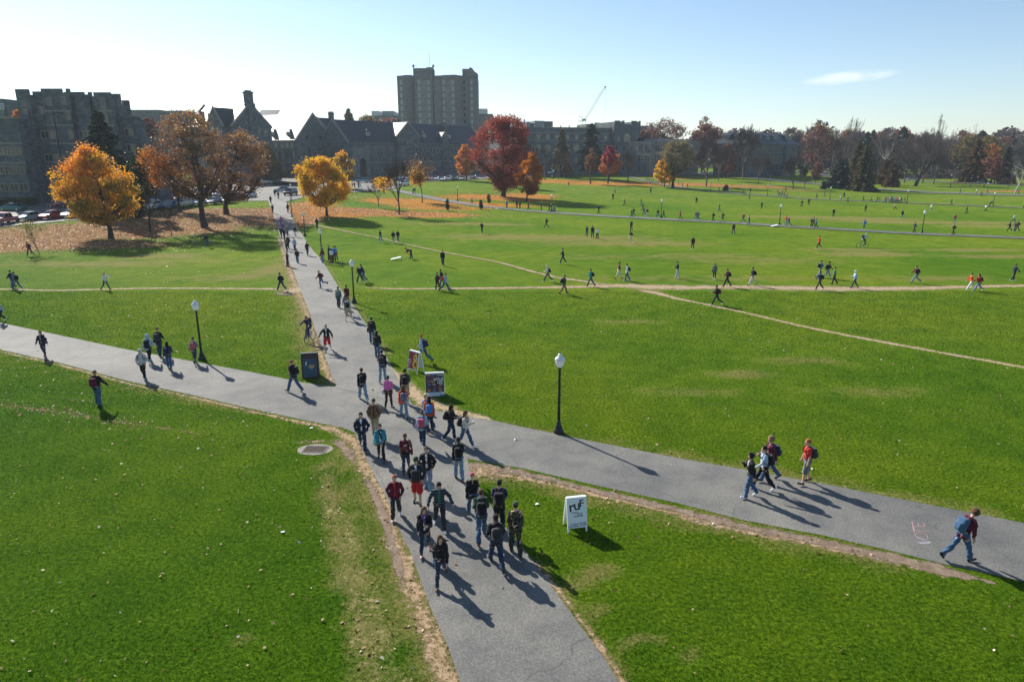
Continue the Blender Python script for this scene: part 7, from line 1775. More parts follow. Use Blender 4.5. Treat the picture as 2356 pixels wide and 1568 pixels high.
2045.5 466 1.70 276 walk down jacket:lightblue jeans:darkblue short:dark black | 4th in the walking crowd
2049.5 465.8 1.74 276 walk down jacket:navy jeans:darkblue short:dark black | 5th in the walking crowd
2052 466.6 1.74 276 step down jacket:olive jeans:black short:dark black | 6th in the walking crowd
2055.5 466.8 1.70 276 walk down jacket:teal jeans:jean short:dark black | 7th in the walking crowd
2059.5 466.6 1.74 276 wide down jacket:blue jeans:darkblue short:dark black | 8th in the walking crowd
2062 466.2 1.70 276 walk down jacket:red jeans:darkblue short:dark black | 9th in the walking crowd
2065.5 466.8 1.74 276 walk down jacket:brown jeans:jean short:dark black | 10th in the walking crowd
2068.5 466.6 1.70 276 step down jacket:white jeans:darkblue short:dark black | 11th in the walking crowd
2073 466.8 1.74 276 walk down jacket:black jeans:darkblue short:dark black | 12th, last in the walking crowd
2080.5 468 1.74 276 walk down jacket:charcoal jeans:grey short:dark black | following between the crowd and the lamp
2075 504 1.80 4 step down jacket:black jeans:palejean short:chestnut black | alone beneath the walking crowd
2142 486 1.74 276 wide swing hoodie:white jeans:palejean short:blond white | striding right of the crowd's lamp
2188 472.5 1.76 276 walk down jacket:charcoal jeans:charcoal short:dark black | alone on the farthest path at right
2223 493 1.78 276 walk down hoodie:black jeans:charcoal short:dark black | alone on the far right field
2267 487.5 1.72 276 walk hold jacket:white trousers:black long:dark black f | pale top beneath the leaning lamp
2277 476 1.78 90 push down jacket:navy trousers:black short:dark black | stooping against the leaning lamp
2355 479 1.74 276 step down jacket:grey trousers:black short:dark black | cut off at the right edge of the far path
2186 432.4 1.76 276 step down jacket:black trousers:black short:dark black | under the far right trees, left one
2209 444.5 1.76 276 walk down jacket:charcoal trousers:black short:dark black | on the far road verge, first
2246 446 1.74 276 step down jacket:silver jeans:grey short:dark black | on the far road verge, pale one
2257.5 452 1.76 276 walk down jacket:navy trousers:black short:dark black | just below the far road
2272 446 1.74 276 walk down jacket:grey jeans:grey short:dark black | on the far road by the lamp
2263 433 1.76 276 walk down jacket:black trousers:charcoal short:dark black | under the far right trees, right one
2343 447 1.76 276 walk down jacket:charcoal jeans:darkblue short:dark black | by the pale sycamore at the right
2037 434 1.76 0 stand down jacket:black trousers:black short:dark black | above the walking crowd under the pines
1086 469 1.72 95 step down jacket:lightblue jeans:darkblue none:dark black f cap=silver bag=navy | between the small columnar shrubs
1270 412 1.70 180 step down jacket:white jeans:charcoal short:dark black | on the leafy bank below the parked cars
1308 431 1.74 0 stroll down coat:maroon slim:cream short:dark black f | on the bank edge right of the orange maple
1414.5 445 1.72 0 step down jacket:silver jeans:darkblue short:dark black | at the tip of the long tree shadow
1410 460 1.78 0 stand down jacket:black jeans:darkblue short:dark black | standing below the pale jacket
1497 445.5 1.78 0 step down jacket:charcoal trousers:charcoal short:dark black | below the golden tree
1436.5 475 1.76 276 walk down jacket:black trousers:charcoal short:dark black | alone above the far path
1475 472 1.72 276 step down jacket:olive jeans:teal short:dark black | with teal trousers above the far path
1602 469 1.76 0 step down jacket:black trousers:black short:dark black | alone on the open grass right of centre
1654.5 487.5 1.78 276 step down jacket:charcoal jeans:jean short:dark black | alone above the far path's bare legged walker
1488 417 1.76 276 walk down jacket:black trousers:charcoal short:dark black | first on the slope path by the golden tree
1493 417.6 1.76 276 walk down jacket:maroon jeans:charcoal short:dark black | second on the slope path by the golden tree
1498 419 1.74 276 step down jacket:silver jeans:maroon short:dark black | third on the slope path by the golden tree
1509 421.6 1.70 276 walk down jacket:lightblue jeans:navy short:dark black | fourth on the slope path by the golden tree
1514.5 423 1.76 276 walk down jacket:brown trousers:charcoal short:dark black | fifth, partly behind the golden tree
1540 428 1.76 0 step down jacket:red jeans:darkblue short:dark black | between the golden tree and the big willow
1561 425.6 1.76 276 step down jacket:charcoal trousers:charcoal short:dark black | on the red leaves beyond the willow
1570 432 1.74 276 walk down jacket:navy jeans:palejean short:dark black | on the path right of the willow, left one
1581.5 433.3 1.78 276 walk swing jacket:black jeans:darkblue short:dark black | on the path right of the willow, right one
1654 442.4 1.76 276 walk down jacket:navy jeans:jean short:dark black | just left of the small fir
811 433 1.76 180 step down jacket:charcoal jeans:jean short:dark black | 1st of the car park group
816 433 1.76 180 stand down jacket:black trousers:charcoal short:dark black | 2nd of the car park group
825 433 1.76 180 step down jacket:navy jeans:jean short:dark black | 3rd of the car park group
829 433 1.72 276 walk down jacket:olive jeans:darkblue short:dark black | 4th of the car park group
950.5 447 1.76 30 stand down jacket:charcoal jeans:darkblue short:dark black pack=silver | left one by the small orange tree
955 447 1.76 60 stand down jacket:black trousers:charcoal short:dark black pack=black | right one by the small orange tree
'''
for ln in PEOPLE.strip().split('\n'):
    person(ln)
# ------------------------------------------------------------------ lamp posts
IRON = plain('lamp_iron', (.022, .026, .028), .45, .12, 8, .3, .5)
def mat_globe():
    m, nt, b, out = nodes('opal_globe'); b.inputs['Base Color'].default_value = (.80, .82, .84, 1); b.inputs['Roughness'].default_value = .18
    t = N(nt, 'ShaderNodeBsdfTranslucent'); t.inputs['Color'].default_value = (.85, .87, .9, 1); mx = N(nt, 'ShaderNodeMixShader'); mx.inputs[0].default_value = .45
    nt.links.new(b.outputs[0], mx.inputs[1]); nt.links.new(t.outputs[0], mx.inputs[2]); nt.links.new(mx.outputs[0], out.inputs[0]); return m
GLOBE = mat_globe(); CAPM = plain('lamp_cap_white', (.72, .74, .76), .3, .05)
def lamp_parts():
    a = MB().lathe((0, 0, 0), [(.225, -.05), (.225, .05), (.235, .10), (.215, .17), (.15, .22), (.165, .27), (.16, .33), (.105, .40), (.085, .52), (.082, .60)], 20)
    p = MB().lathe((0, 0, 0), [(.070, .58), (.060, 1.8), (.052, 2.98), (.075, 3.02), (.11, 3.09)], 14)
    g = MB().lathe((0, 0, 0), [(.105, 3.09), (.16, 3.17), (.20, 3.30), (.212, 3.43)], 20)
    c = MB().lathe((0, 0, 0), [(.225, 3.425), (.225, 3.46), (.18, 3.54), (.10, 3.58), (.085, 3.66), (.05, 3.71)], 20)
    f = MB().lathe((0, 0, 0), [(.02, 3.70), (.022, 3.74), (.006, 3.80)], 8)
    return [(n, mesh(n, q.v, q.f, True), m) for n, q, m in (('post_base', a, IRON), ('pole', p, IRON), ('lamp_globe', g, GLOBE), ('lamp_cap', c, CAPM), ('finial', f, IRON))]
LP = lamp_parts()
for x, y, lb in ((1285, 995, 'largest lamp post, centre of the picture beside the right walk'), (465, 827, 'lamp post on the left walk beside the pink backpack'), (815, 697, 'lamp post beside the upper walk where the dirt trail starts'), (741, 598, 'lamp post beside the chatting circle'), (702, 543, 'lamp post at the foot of the round yellow maple'), (672, 500, 'lamp post left of the round yellow maple'), (671, 461, 'lamp post at the car park end of the walk'),
                 (1521, 501, 'lamp post on the far path, left of the two big ones'), (1793, 516.5, 'lamp post on the far path near the red pair'), (2121, 535.5, 'lamp post on the far path at the right'), (1053, 463, 'lamp post on the grass between orange tree and columnar shrubs'), (1269.5, 486, 'lamp post behind the litter bin'), (1634.6, 440.4, 'lamp post on the red leaves right of the willow'), (1765, 451, 'lamp post before the hipped roof hall'),
                 (1909, 459, 'lamp post below the dark spruce'), (2086, 468, 'lamp post at the end of the walking crowd'), (2284.5, 476, 'lamp post with the stooping figure'), (2270, 445.5, 'lamp post on the far road verge'), (2232, 429.5, 'lamp post under the far right trees'), (2187, 421, 'lamp post before the grey dome tree'), (2001, 433, 'lamp post right of the larches'), (1503.5, 420, 'lamp post left of the brilliant golden tree'), (1853, 410, 'lamp post beyond the round bare tree'), (1273, 412, 'lamp post on the leafy ridge by the parked cars')):
    g = P(x, y); r = empty('lamp_post', g, 0, lb, 'lamp post', 'white globed lamp posts')
    for n_, me, m in LP: link(n_, me, m, r)
# ------------------------------------------------------------------ lettering
def text_obj(txt, size, mat, parent, loc, rot, name='lettering', sx=1.0, ext=.002, shear=0.0, space=1.0):
    cu = bpy.data.curves.new('t', 'FONT'); cu.body = txt; cu.size = size; cu.extrude = ext; cu.align_x = 'CENTER'; cu.align_y = 'CENTER'; cu.resolution_u = 3; cu.shear = shear; cu.space_character = space; cu.offset = size * .012
    o = bpy.data.objects.new('t', cu); COL.objects.link(o); dg = bpy.context.evaluated_depsgraph_get(); me = bpy.data.meshes.new_from_object(o.evaluated_get(dg)); bpy.data.objects.remove(o)
    me.materials.clear(); n = link(name, me, mat, parent, loc, rot); n.scale = (sx, 1, 1); return n
WHITE = plain('sign_white', (.78, .80, .82), .5, .03); BLK = plain('print_black', (.012, .012, .014), .6, .05)
def aboard(name, label, x, y, hd, w, h, mat, lean=12, legs=.14, thick=.03, leg_mat=None, spread=.62):
    """sandwich board: hd = heading its front face looks towards"""
    g = P(x, y); r = empty(name, g, -R(hd), label, 'sign'); fr = []
    for s in (1, -1):
        mb = MB(); mb.box((0, 0, (h - legs) / 2 + legs), (w, thick, h - legs)); M_ = Matrix.Translation((0, s * spread / 2, 0)) @ Matrix.Rotation(R(s * lean), 4, 'X'); mb.xf(M_)
        p = mb.build('front_panel' if s > 0 else 'back_panel', mat, r); fr.append((p, M_))
        for q in (-1, 1):
            m2 = MB(); m2.box((q * (w / 2 - .03), -s * (thick / 2 + .012), h / 2 - .01), (.055, .025, h)); m2.xf(M_); m2.build('leg', leg_mat or mat, r)
    m3 = MB(); m3.box((0, 0, h * math.cos(R(lean)) - .005), (w, .12, .02)); m3.build('top_hinge', leg_mat or mat, r)
    F_ = Matrix.Translation((0, spread / 2, 0)) @ Matrix.Rotation(R(lean), 4, 'X')
    return r, F_
def on_front(F_, thick, u, v, d=.004):
    """matrix for flat things on the front panel: u to the reader's right, v up from the foot"""
    return F_ @ Matrix.Translation((-u, thick / 2 + d, v)) @ Matrix.Rotation(R(180), 4, 'Z') @ Matrix.Rotation(R(90), 4, 'X')
def put(o, M_): o.matrix_local = M_ @ Matrix.Diagonal((o.scale[0], 1, 1, 1)); return o
def panel(r, F_, th, u, v, w, h, mat, name='printed_panel', d=.003):
    me = mesh(name, [(-w / 2, -h / 2, 0), (w / 2, -h / 2, 0), (w / 2, h / 2, 0), (-w / 2, h / 2, 0), (-w / 2, -h / 2, -.002), (w / 2, -h / 2, -.002), (w / 2, h / 2, -.002), (-w / 2, h / 2, -.002)], [(0, 1, 2, 3), (7, 6, 5, 4), (0, 4, 5, 1), (1, 5, 6, 2), (2, 6, 7, 3), (3, 7, 4, 0)])
    o = link(name, me, mat, r); o.matrix_local = on_front(F_, th, u, v, d); return o
# white board with ruf lettering
r, F_ = aboard('sandwich_board', 'white sandwich board lettered ruf on the lower lawn', 1323, 1213, 168, .68, 1.18, WHITE, 13, .16)
for t_, s_, u, v, sx in (('r', .46, -.185, .86, 1.05), ('u', .46, .0, .90, 1.05), ('F', .34, .165, .955, 1.1)): put(text_obj(t_, s_, BLK, r, (0, 0, 0), (0, 0, 0), sx=sx), on_front(F_, .03, u, v) @ Matrix.Rotation(R(4), 4, 'Z'))
GREYT = plain('print_grey', (.05, .05, .06), .6, .05)
for t_, s_, u, v in (('WORD', .065, -.08, .67), ('LOVE', .075, .08, .625), ('WORSHIP', .075, .04, .55), ('{TUESDAYS @ 8:30}', .062, .02, .30), ('WAR MEML CHAPEL', .072, 0, .225)): put(text_obj(t_, s_, GREYT, r, (0, 0, 0), (0, 0, 0), sx=1.0), on_front(F_, .03, u, v) @ Matrix.Rotation(R(3), 4, 'Z'))
# photo-collage poster board
DKB = plain('poster_dark', (.020, .022, .032), .5, .3, 3)
r, F_ = aboard('poster_board', 'dark poster board reading TRUE LIFE beside the junction', 1001, 908, 172, .98, 1.25, WHITE, 9, .03, .03, WHITE, .5)
panel(r, F_, .03, 0, .71, .94, .96, DKB)
cols = [(.32, .06, .06), (.35, .16, .10), (.08, .12, .25), (.26, .22, .2), (.4, .3, .26), (.06, .05, .08), (.16, .05, .05)]
k = 0
for rw_, v in enumerate((1.12, .96, .80, .645, .48, .33)):
    for u in (-.32, -.06, .2, .37) if rw_ == 0 else ((-.33, -.1) if rw_ in (1, 2) else (-.32, -.02, .28)):
        k += 1; panel(r, F_, .03, u + .02 * math.sin(k * 3), v, .17 if rw_ else .2, .085 if rw_ == 0 else .115, plain('photo_tone_%d' % (k % 7), cols[k % 7], .5, .7, 14), 'printed_photo', .006)
put(text_obj('#TRUE', .20, WHITE, r, (0, 0, 0), (0, 0, 0), sx=.82), on_front(F_, .03, .20, .90, .010)); put(text_obj('LIFE', .20, WHITE, r, (0, 0, 0), (0, 0, 0), sx=.82), on_front(F_, .03, .27, .76, .010))
panel(r, F_, .03, 0, .165, .94, .12, WHITE, 'printed_strip'); panel(r, F_, .03, -.08, .075, .78, .055, plain('pale_blue_print', (.55, .65, .75), .5, .05), 'printed_strip'); panel(r, F_, .03, .36, .07, .22, .065, plain('blue_print', (.02, .16, .42), .5, .1), 'printed_strip', .006); panel(r, F_, .03, -.42, .06, .10, .05, plain('blue_print', (.02, .16, .42), .5, .1), 'printed_strip', .006)
put(text_obj('Tuesday, Nov. 11, 7:30pm', .068, plain('blue_print', (.02, .16, .42), .5, .1), r, (0, 0, 0), (0, 0, 0)), on_front(F_, .03, 0, .192, .008)); put(text_obj('in Litton Reaves 1670', .068, plain('blue_print', (.02, .16, .42), .5, .1), r, (0, 0, 0), (0, 0, 0)), on_front(F_, .03, 0, .135, .008))
# red and yellow poster board, seen from its side
RED = plain('poster_maroon', (.26, .012, .035), .5, .1); YEL = plain('poster_yellow', (.72, .50, .02), .5, .15, 8)
r, F_ = aboard('poster_board', 'maroon and yellow poster on white legs behind the TRUE LIFE board', 957, 856, 222, .86, 1.30, WHITE, 11, .22, .03, WHITE, .60)
panel(r, F_, .03, 0, .76, .82, .98, RED)
def blobf(r, F_, pts, mat, d):
    V = [(u, v, 0) for u, v in pts]; me = mesh('printed_shape', V, [tuple(range(len(V)))]); o = link('printed_shape', me, mat, r); o.matrix_local = on_front(F_, .03, 0, .76, d)
blobf(r, F_, [(.05, .30), (.0, .12), (.06, -.05), (-.04, -.2), (.04, -.38), (.2, -.46), (.37, -.44), (.38, .0), (.3, .1), (.34, .3), (.2, .44)], YEL, .006)
blobf(r, F_, [(.12, -.12), (.24, -.05), (.34, -.2), (.28, -.36), (.14, -.3)], RED, .009); blobf(r, F_, [(.08, .2), (.16, .26), (.22, .18), (.14, .08)], RED, .009); blobf(r, F_, [(.26, .2), (.38, .25), (.39, -.02), (.3, .02)], plain('poster_grey', (.4, .36, .42), .5, .5, 12), .010)
put(text_obj('O', .34, plain('poster_white', (.7, .6, .66), .5), r, (0, 0, 0), (0, 0, 0)), on_front(F_, .03, -.28, .66, .008)); put(text_obj('K', .2, plain('poster_white', (.7, .6, .66), .5), r, (0, 0, 0), (0, 0, 0)), on_front(F_, .03, -.30, .42, .008))
# tall black stand
BK = plain('stand_black', (.012, .014, .018), .55, .2)
r, F_ = aboard('poster_stand', 'tall black poster stand with dim blue picture at the walk fork', 716, 866, 168, .92, 1.42, BK, 9, .0, .05, BK, .62)
mb = MB()
for s in (-1, 1): mb.add([(s * .44, -.30, 0), (s * .44, .30, 0), (s * .44, .03, 1.38), (s * .44, -.03, 1.38), (s * .42, -.30, 0), (s * .42, .30, 0), (s * .42, .03, 1.38), (s * .42, -.03, 1.38)], [(0, 1, 2, 3), (7, 6, 5, 4), (0, 4, 5, 1), (1, 5, 6, 2), (2, 6, 7, 3), (3, 7, 4, 0)])
mb.build('side_panel', BK, r)
panel(r, F_, .05, 0, .60, .72, 1.0, plain('poster_rim', (.10, .11, .13), .4)); panel(r, F_, .05, 0, .60, .69, .97, plain('poster_night', (.012, .055, .10), .4, .5, 4), 'printed_panel', .006)
me = mesh('printed_shape', [(.16 * math.cos(t) * (1 + .25 * math.sin(3 * t)), .13 * math.sin(t) * (1 + .2 * math.cos(2 * t)), 0) for t in np.linspace(0, 6.0, 16)], [tuple(range(16))]); o = link('printed_shape', me, plain('poster_glow', (.34, .24, .12), .5, .6, 10), r); o.matrix_local = on_front(F_, .05, .08, .66, .009)
panel(r, F_, .05, -.20, .86, .045, .22, WHITE, 'printed_mark', .009).rotation_euler.y += .2
put(text_obj('JUXTA', .22, plain('dull_red_print', (.10, .02, .025), .6), r, (0, 0, 0), (0, 0, 0)), on_front(F_, .05, 0, 1.24, .004))
# chalk writing, running up the walk
CHP = plain('chalk_pink', (.44, .25, .27), .95, .3, 30); CHW = plain('chalk_lilac', (.45, .44, .52), .95, .25, 30)
def chalk(strokes, mat, w=.022):
    """strokes in photo positions, laid flat on the walk"""
    mb = MB()
    for st in strokes:
        q = [P(*p) for p in st]
        for a, b in zip(q[:-1], q[1:]):
            d = (b - a); d.z = 0; d.normalize(); n = Vector((-d.y, d.x, 0)) * w / 2; z = .0125
            mb.add([(*(a - n - d * w * .3).xy, z), (*(a + n - d * w * .3).xy, z), (*(b + n + d * w * .3).xy, z), (*(b - n + d * w * .3).xy, z)], [(0, 3, 2, 1)])
    return mb
sxy = lambda x, y: ((3300 + x / 2.8505) / 1.73854, (1900 + y / 2.8505) / 1.73854)
r = empty('chalk_writing', P(*sxy(1080, 640)), 0, 'pink and lilac chalk word VOTE on the right walk', 'chalk writing')
for nm, m, st in (('letter', CHP, [[(990, 520), (1010, 632)], [(1012, 585), (1138, 583)], [(1062, 550), (1068, 583)], [(1125, 545), (1138, 583)]]), ('letter', CHP, [[(1012, 588), (1018, 650)], [(1018, 628), (1160, 640)]]),
                  ('letter', CHP, [[(1020, 668), (1060, 655), (1120, 662), (1165, 690), (1172, 720), (1150, 728), (1090, 715), (1035, 690), (1020, 668)]]), ('letter', CHW, [[(1035, 705), (1200, 764)], [(1200, 768), (1060, 768)], [(1195, 772), (1080, 778)]])):
    mb = chalk([[sxy(*p) for p in s] for s in st], m); mb.build(nm, m, r, off=r.location)
for st, lb in (([[(1410, 1083), (1432, 1050)], [(1432, 1050), (1446, 1033)]], 'faint white chalk slash on the walk below the largest lamp'), ([[(560, 893), (700, 908), (800, 921)]], 'faint white line across the walk junction, left part'), ([[(1080, 1021), (1208, 1025), (1360, 1030)]], 'faint white line along the right walk below the lamp'), ([[(640, 915), (760, 903)]], 'short faint white line on the left walk')):
    mb = chalk(st, CHW, .014); r = empty('chalk_line', P(*st[0][0]), 0, lb, 'chalk mark'); mb.build('chalk_stroke', plain('chalk_faint', (.25, .25, .25), .95, .3, 20), r, off=r.location)
# drains
CONCR = plain('drain_concrete', (.26, .235, .20), .9, .25, 4, bmp=.3); RUST = plain('rusty_iron', (.09, .045, .035), .8, .4, 6)
def drain(x, y, rx, ry, w, h, rz, lb, n=8, pad=True):
    g = P(x, y); r = empty('storm_drain', g, rz, lb, 'drain')
    if pad:
        mb = MB(); mb.prism([(rx * math.cos(t) * (1 + .03 * math.sin(5 * t)), ry * math.sin(t)) for t in np.linspace(0, 2 * math.pi, 33)[:-1]], -.06, .016); mb.build('concrete_collar', CONCR, r)
    mb = MB(); mb.box((0, 0, .012), (w, h, .02)); mb.build('pit', plain('pit_dark', (.008, .008, .008), .9), r)
    for k in range(n): mb = MB(); mb.box((-w / 2 + (k + .5) * w / n, 0, .028), (w / n * .32, h, .02)); mb.build('grate_bar', RUST if pad else plain('rusty_iron_pale', (.38, .26, .2), .7), r)
    mb = MB(); mb.box((0, h / 2 + .015, .026), (w + .06, .03, .022)); mb.box((0, -h / 2 - .015, .026), (w + .06, .03, .022)); mb.box((w / 2 + .015, 0, .026), (.03, h, .022)); mb.box((-w / 2 - .015, 0, .026), (.03, h, .022)); mb.build('grate_frame', CONCR if pad else RUST, r)
drain(725, 1034, .76, .56, .92, .62, R(-2), 'iron drain grate in a round concrete collar at the path corner', 8)
drain(658, 677, 0, 0, 1.5, .72, R(0), 'slotted drain grate in the grass by the dirt patch', 11, False)
# game boards, bin, litter
def gameboard(x, y, rz, lb, s=1.0):
    g = P(x, y) + Vector((0, 0, .03)); r = empty('game_board', g, rz, lb, 'game board'); mb = MB(); mb.box((0, 0, 0), (.62, 1.22, .05)); mb.xf(Matrix.Translation((0, 0, .20)) @ Matrix.Rotation(R(12), 4, 'X')); mb.build('deck', WHITE, r)
    for q in (-1, 1): mb = MB(); mb.box((q * .27, .5, .15), (.05, .06, .3)); mb.build('leg', WHITE, r)
    mb = MB(); mb.box((0, -.5, .045), (.6, .05, .09)); mb.build('front_rail', plain('blue_print', (.02, .16, .42)), r)
gameboard(911, 598, R(-75), 'white slanted game board by the bending figure'); gameboard(1782, 521.5, R(-80), 'white slanted game board beside the far path')
g = P(1275, 486); r = empty('litter_bin', g, 0, 'square grey litter bin beside the tree-shaded path', 'bin'); mb = MB(); mb.box((0, 0, .5), (.62, .62, 1.0), 0, .95); mb.build('bin_body', GREYP, r); mb = MB(); mb.box((0, 0, 1.06), (.68, .68, .12)); mb.build('bin_lid', METAL, r)
C = [(rf.uniform(-20, 16), rf.uniform(15, 50)) for _ in range(26)]
for i, (x, y) in enumerate(((267, 0),) if False else ()): pass
for x, y, lb in ((1186, 2018 / 1.0 * 0 + 1012, 'scrap of white paper on the mud by the walk corner'), (716, 986, 'scrap of white paper near the round drain collar'), (1236, 1161, 'scrap of white paper left of the ruf board'), (985, 1030, 'tiny white scrap on the junction asphalt'), (651, 1916 / 1.0 * 0 + 1225, 'crumpled white paper on the lower left lawn')):
    g = P(x, y) + Vector((0, 0, .02)); mb = MB(); rr_ = np.random.default_rng(int(x)); pts = [(.09 * math.cos(t) * rr_.uniform(.6, 1.2), .06 * math.sin(t) * rr_.uniform(.6, 1.2), rr_.uniform(0, .05)) for t in np.linspace(0, 5.4, 7)]
    mb.add([(0, 0, .05)] + pts, [(0, 1 + k, 1 + (k + 1) % 7) for k in range(7)]); o = mb.build('paper_scrap', WHITE); o.location = g; tag(o, lb, 'litter')
# ------------------------------------------------------------------ bicycles
RUB = plain('tyre_rubber', (.015, .015, .016), .8); CHROME = plain('spoke_steel', (.5, .5, .52), .3, .05, 6, 1.0)
def bike(g, hd, lb, col, lying=False, s=1.0):
    r = empty('bicycle', g, -R(hd), lb, 'bicycle', None, s); X = Matrix.Identity(4)
    if lying: X = Matrix.Translation((0, 0, .10)) @ Matrix.Rotation(R(78), 4, 'Y')
    fm = plain('bike_frame_' + col, CLR[col], .3, .05)
    for nm, yy in (('front_wheel', .52), ('rear_wheel', -.50)):
        mb = MB(); n = 28; ring = [(0, yy + .33 * math.cos(t), .345 + .33 * math.sin(t)) for t in np.linspace(0, 2 * math.pi, n + 1)]; mb.tube(ring, .022, 6); mb.xf(X); w = mb.build(nm, RUB, r)
        mb = MB()
        for k in range(10): t = math.pi * k / 10; mb.tube([(0, yy + .31 * math.cos(t), .345 + .31 * math.sin(t)), (0, yy - .31 * math.cos(t), .345 - .31 * math.sin(t))], .003, 3)
        mb.lathe((0, yy, .345), [(.02, -.04), (.02, .04)], 8); mb.xf(X); mb.build('spokes', CHROME, w)
    mb = MB(); A_, B2, C_, D_, E_ = (0, -.06, .32), (0, -.20, .80), (0, .34, .86), (0, -.50, .345), (0, .52, .345)
    for a, b in ((A_, B2), (B2, C_), (A_, (0, .38, .74)), (C_, (0, .38, .74))): mb.tube([a, b], .02, 8)
    for sx in (-.05, .05): mb.tube([(sx * .4, B2[1], B2[2] - .05), (sx, *D_[1:])], .011, 6); mb.tube([(sx * .4, *A_[1:]), (sx, *D_[1:])], .012, 6); mb.tube([(sx, .38, .72), (sx, *E_[1:])], .016, 6)
    mb.xf(X); mb.build('frame', fm, r)
    mb = MB(); mb.tube([(-.30, .36, .98), (-.12, .42, .96), (0, .40, .95), (.12, .42, .96), (.30, .36, .98)], .016, 6); mb.tube([(0, .40, .95), (0, .35, .86)], .018, 6); mb.xf(X); mb.build('handlebar', fm if lying else RUB, r)
    mb = MB(); mb.tube([B2, (0, -.22, .90)], .014, 6); mb.box((0, -.24, .92), (.12, .26, .05), 0, .8); mb.xf(X); mb.build('saddle', RUB, r)
    mb = MB(); mb.lathe((0, 0, 0), [(.09, -.01), (.09, .01)], 14); mb.v = [(v[2] + .06, v[0] - .06, v[1] + .32) for v in mb.v]; mb.tube([(.07, -.06, .32), (.09, .06, .20)], .012, 5); mb.tube([(-.05, -.06, .32), (-.09, -.18, .44)], .012, 5); mb.box((.13, .06, .2), (.09, .06, .02)); mb.box((-.13, -.18, .44), (.09, .06, .02)); mb.xf(X); mb.build('crank', CHROME, r)
    return r
bike(P(714, 786) + Vector((0, 0, 0)), 188, 'bicycle ridden along the edge of the upper walk', 'silver'); bike(P(1983, 570) + Vector((0, 0, .0)), 90, 'bicycle ridden across the far field', 'charcoal'); bike(P(789, 609), 70, 'dark bicycle lying on the grass by the chatting circle', 'charcoal', True)
# ------------------------------------------------------------------ cars
TYRE = plain('car_tyre', (.012, .012, .013), .85); RIM = plain('car_rim', (.45, .46, .48), .3, .1, 3, .8); HL = plain('headlight_glass', (.75, .78, .8), .1, .02); TL = plain('tail_light', (.35, .01, .01), .2, .02); UND = plain('car_trim', (.02, .02, .022), .7)
def carpaint(c):
    m = plain('car_paint_' + c, {'silver': (.42, .44, .46), 'white': (.74, .75, .76), 'red': (.42, .02, .03), 'teal': (.02, .17, .16), 'green': (.02, .10, .07), 'blue': (.04, .10, .25), 'maroon': (.10, .008, .02), 'black': (.012, .012, .014), 'grey': (.12, .13, .14), 'rose': (.45, .16, .18), 'pale': (.25, .38, .42)}[c], .28, .04, 2, .25)
    b = [n for n in m.node_tree.nodes if n.type == 'BSDF_PRINCIPLED'][0]; b.inputs['Coat Weight'].default_value = .8; b.inputs['Coat Roughness'].default_value = .06; return m
def loft(sts, closed=True):
    """cross-sections: (y, half width, z low, z mid, z high, crown inset)"""
    V = []; Fc = []
    for (y, w, zl, zm, zh, ins) in sts: V += [(-w * .96, y, zl), (-w, y, zl + .12), (-w, y, zm), (-w * ins, y, zh), (0, y, zh + .03), (w * ins, y, zh), (w, y, zm), (w, y, zl + .12), (w * .96, y, zl)]
    n = 9
    for i in range(len(sts) - 1):
        for k in range(n): k2 = (k + 1) % n; Fc.append((i * n + k, i * n + k2, (i + 1) * n + k2, (i + 1) * n + k))
    Fc.append(tuple(range(n - 1, -1, -1))); m = (len(sts) - 1) * n; Fc.append(tuple(range(m, m + n))); return V, Fc
def frustum(b, t, zb, zt): return [(-b[2], b[0], zb), (b[2], b[0], zb), (b[2], b[1], zb), (-b[2], b[1], zb), (-t[2], t[0], zt), (t[2], t[0], zt), (t[2], t[1], zt), (-t[2], t[1], zt)], [(0, 3, 2, 1), (4, 5, 6, 7), (0, 1, 5, 4), (1, 2, 6, 5), (2, 3, 7, 6), (3, 0, 4, 7)]
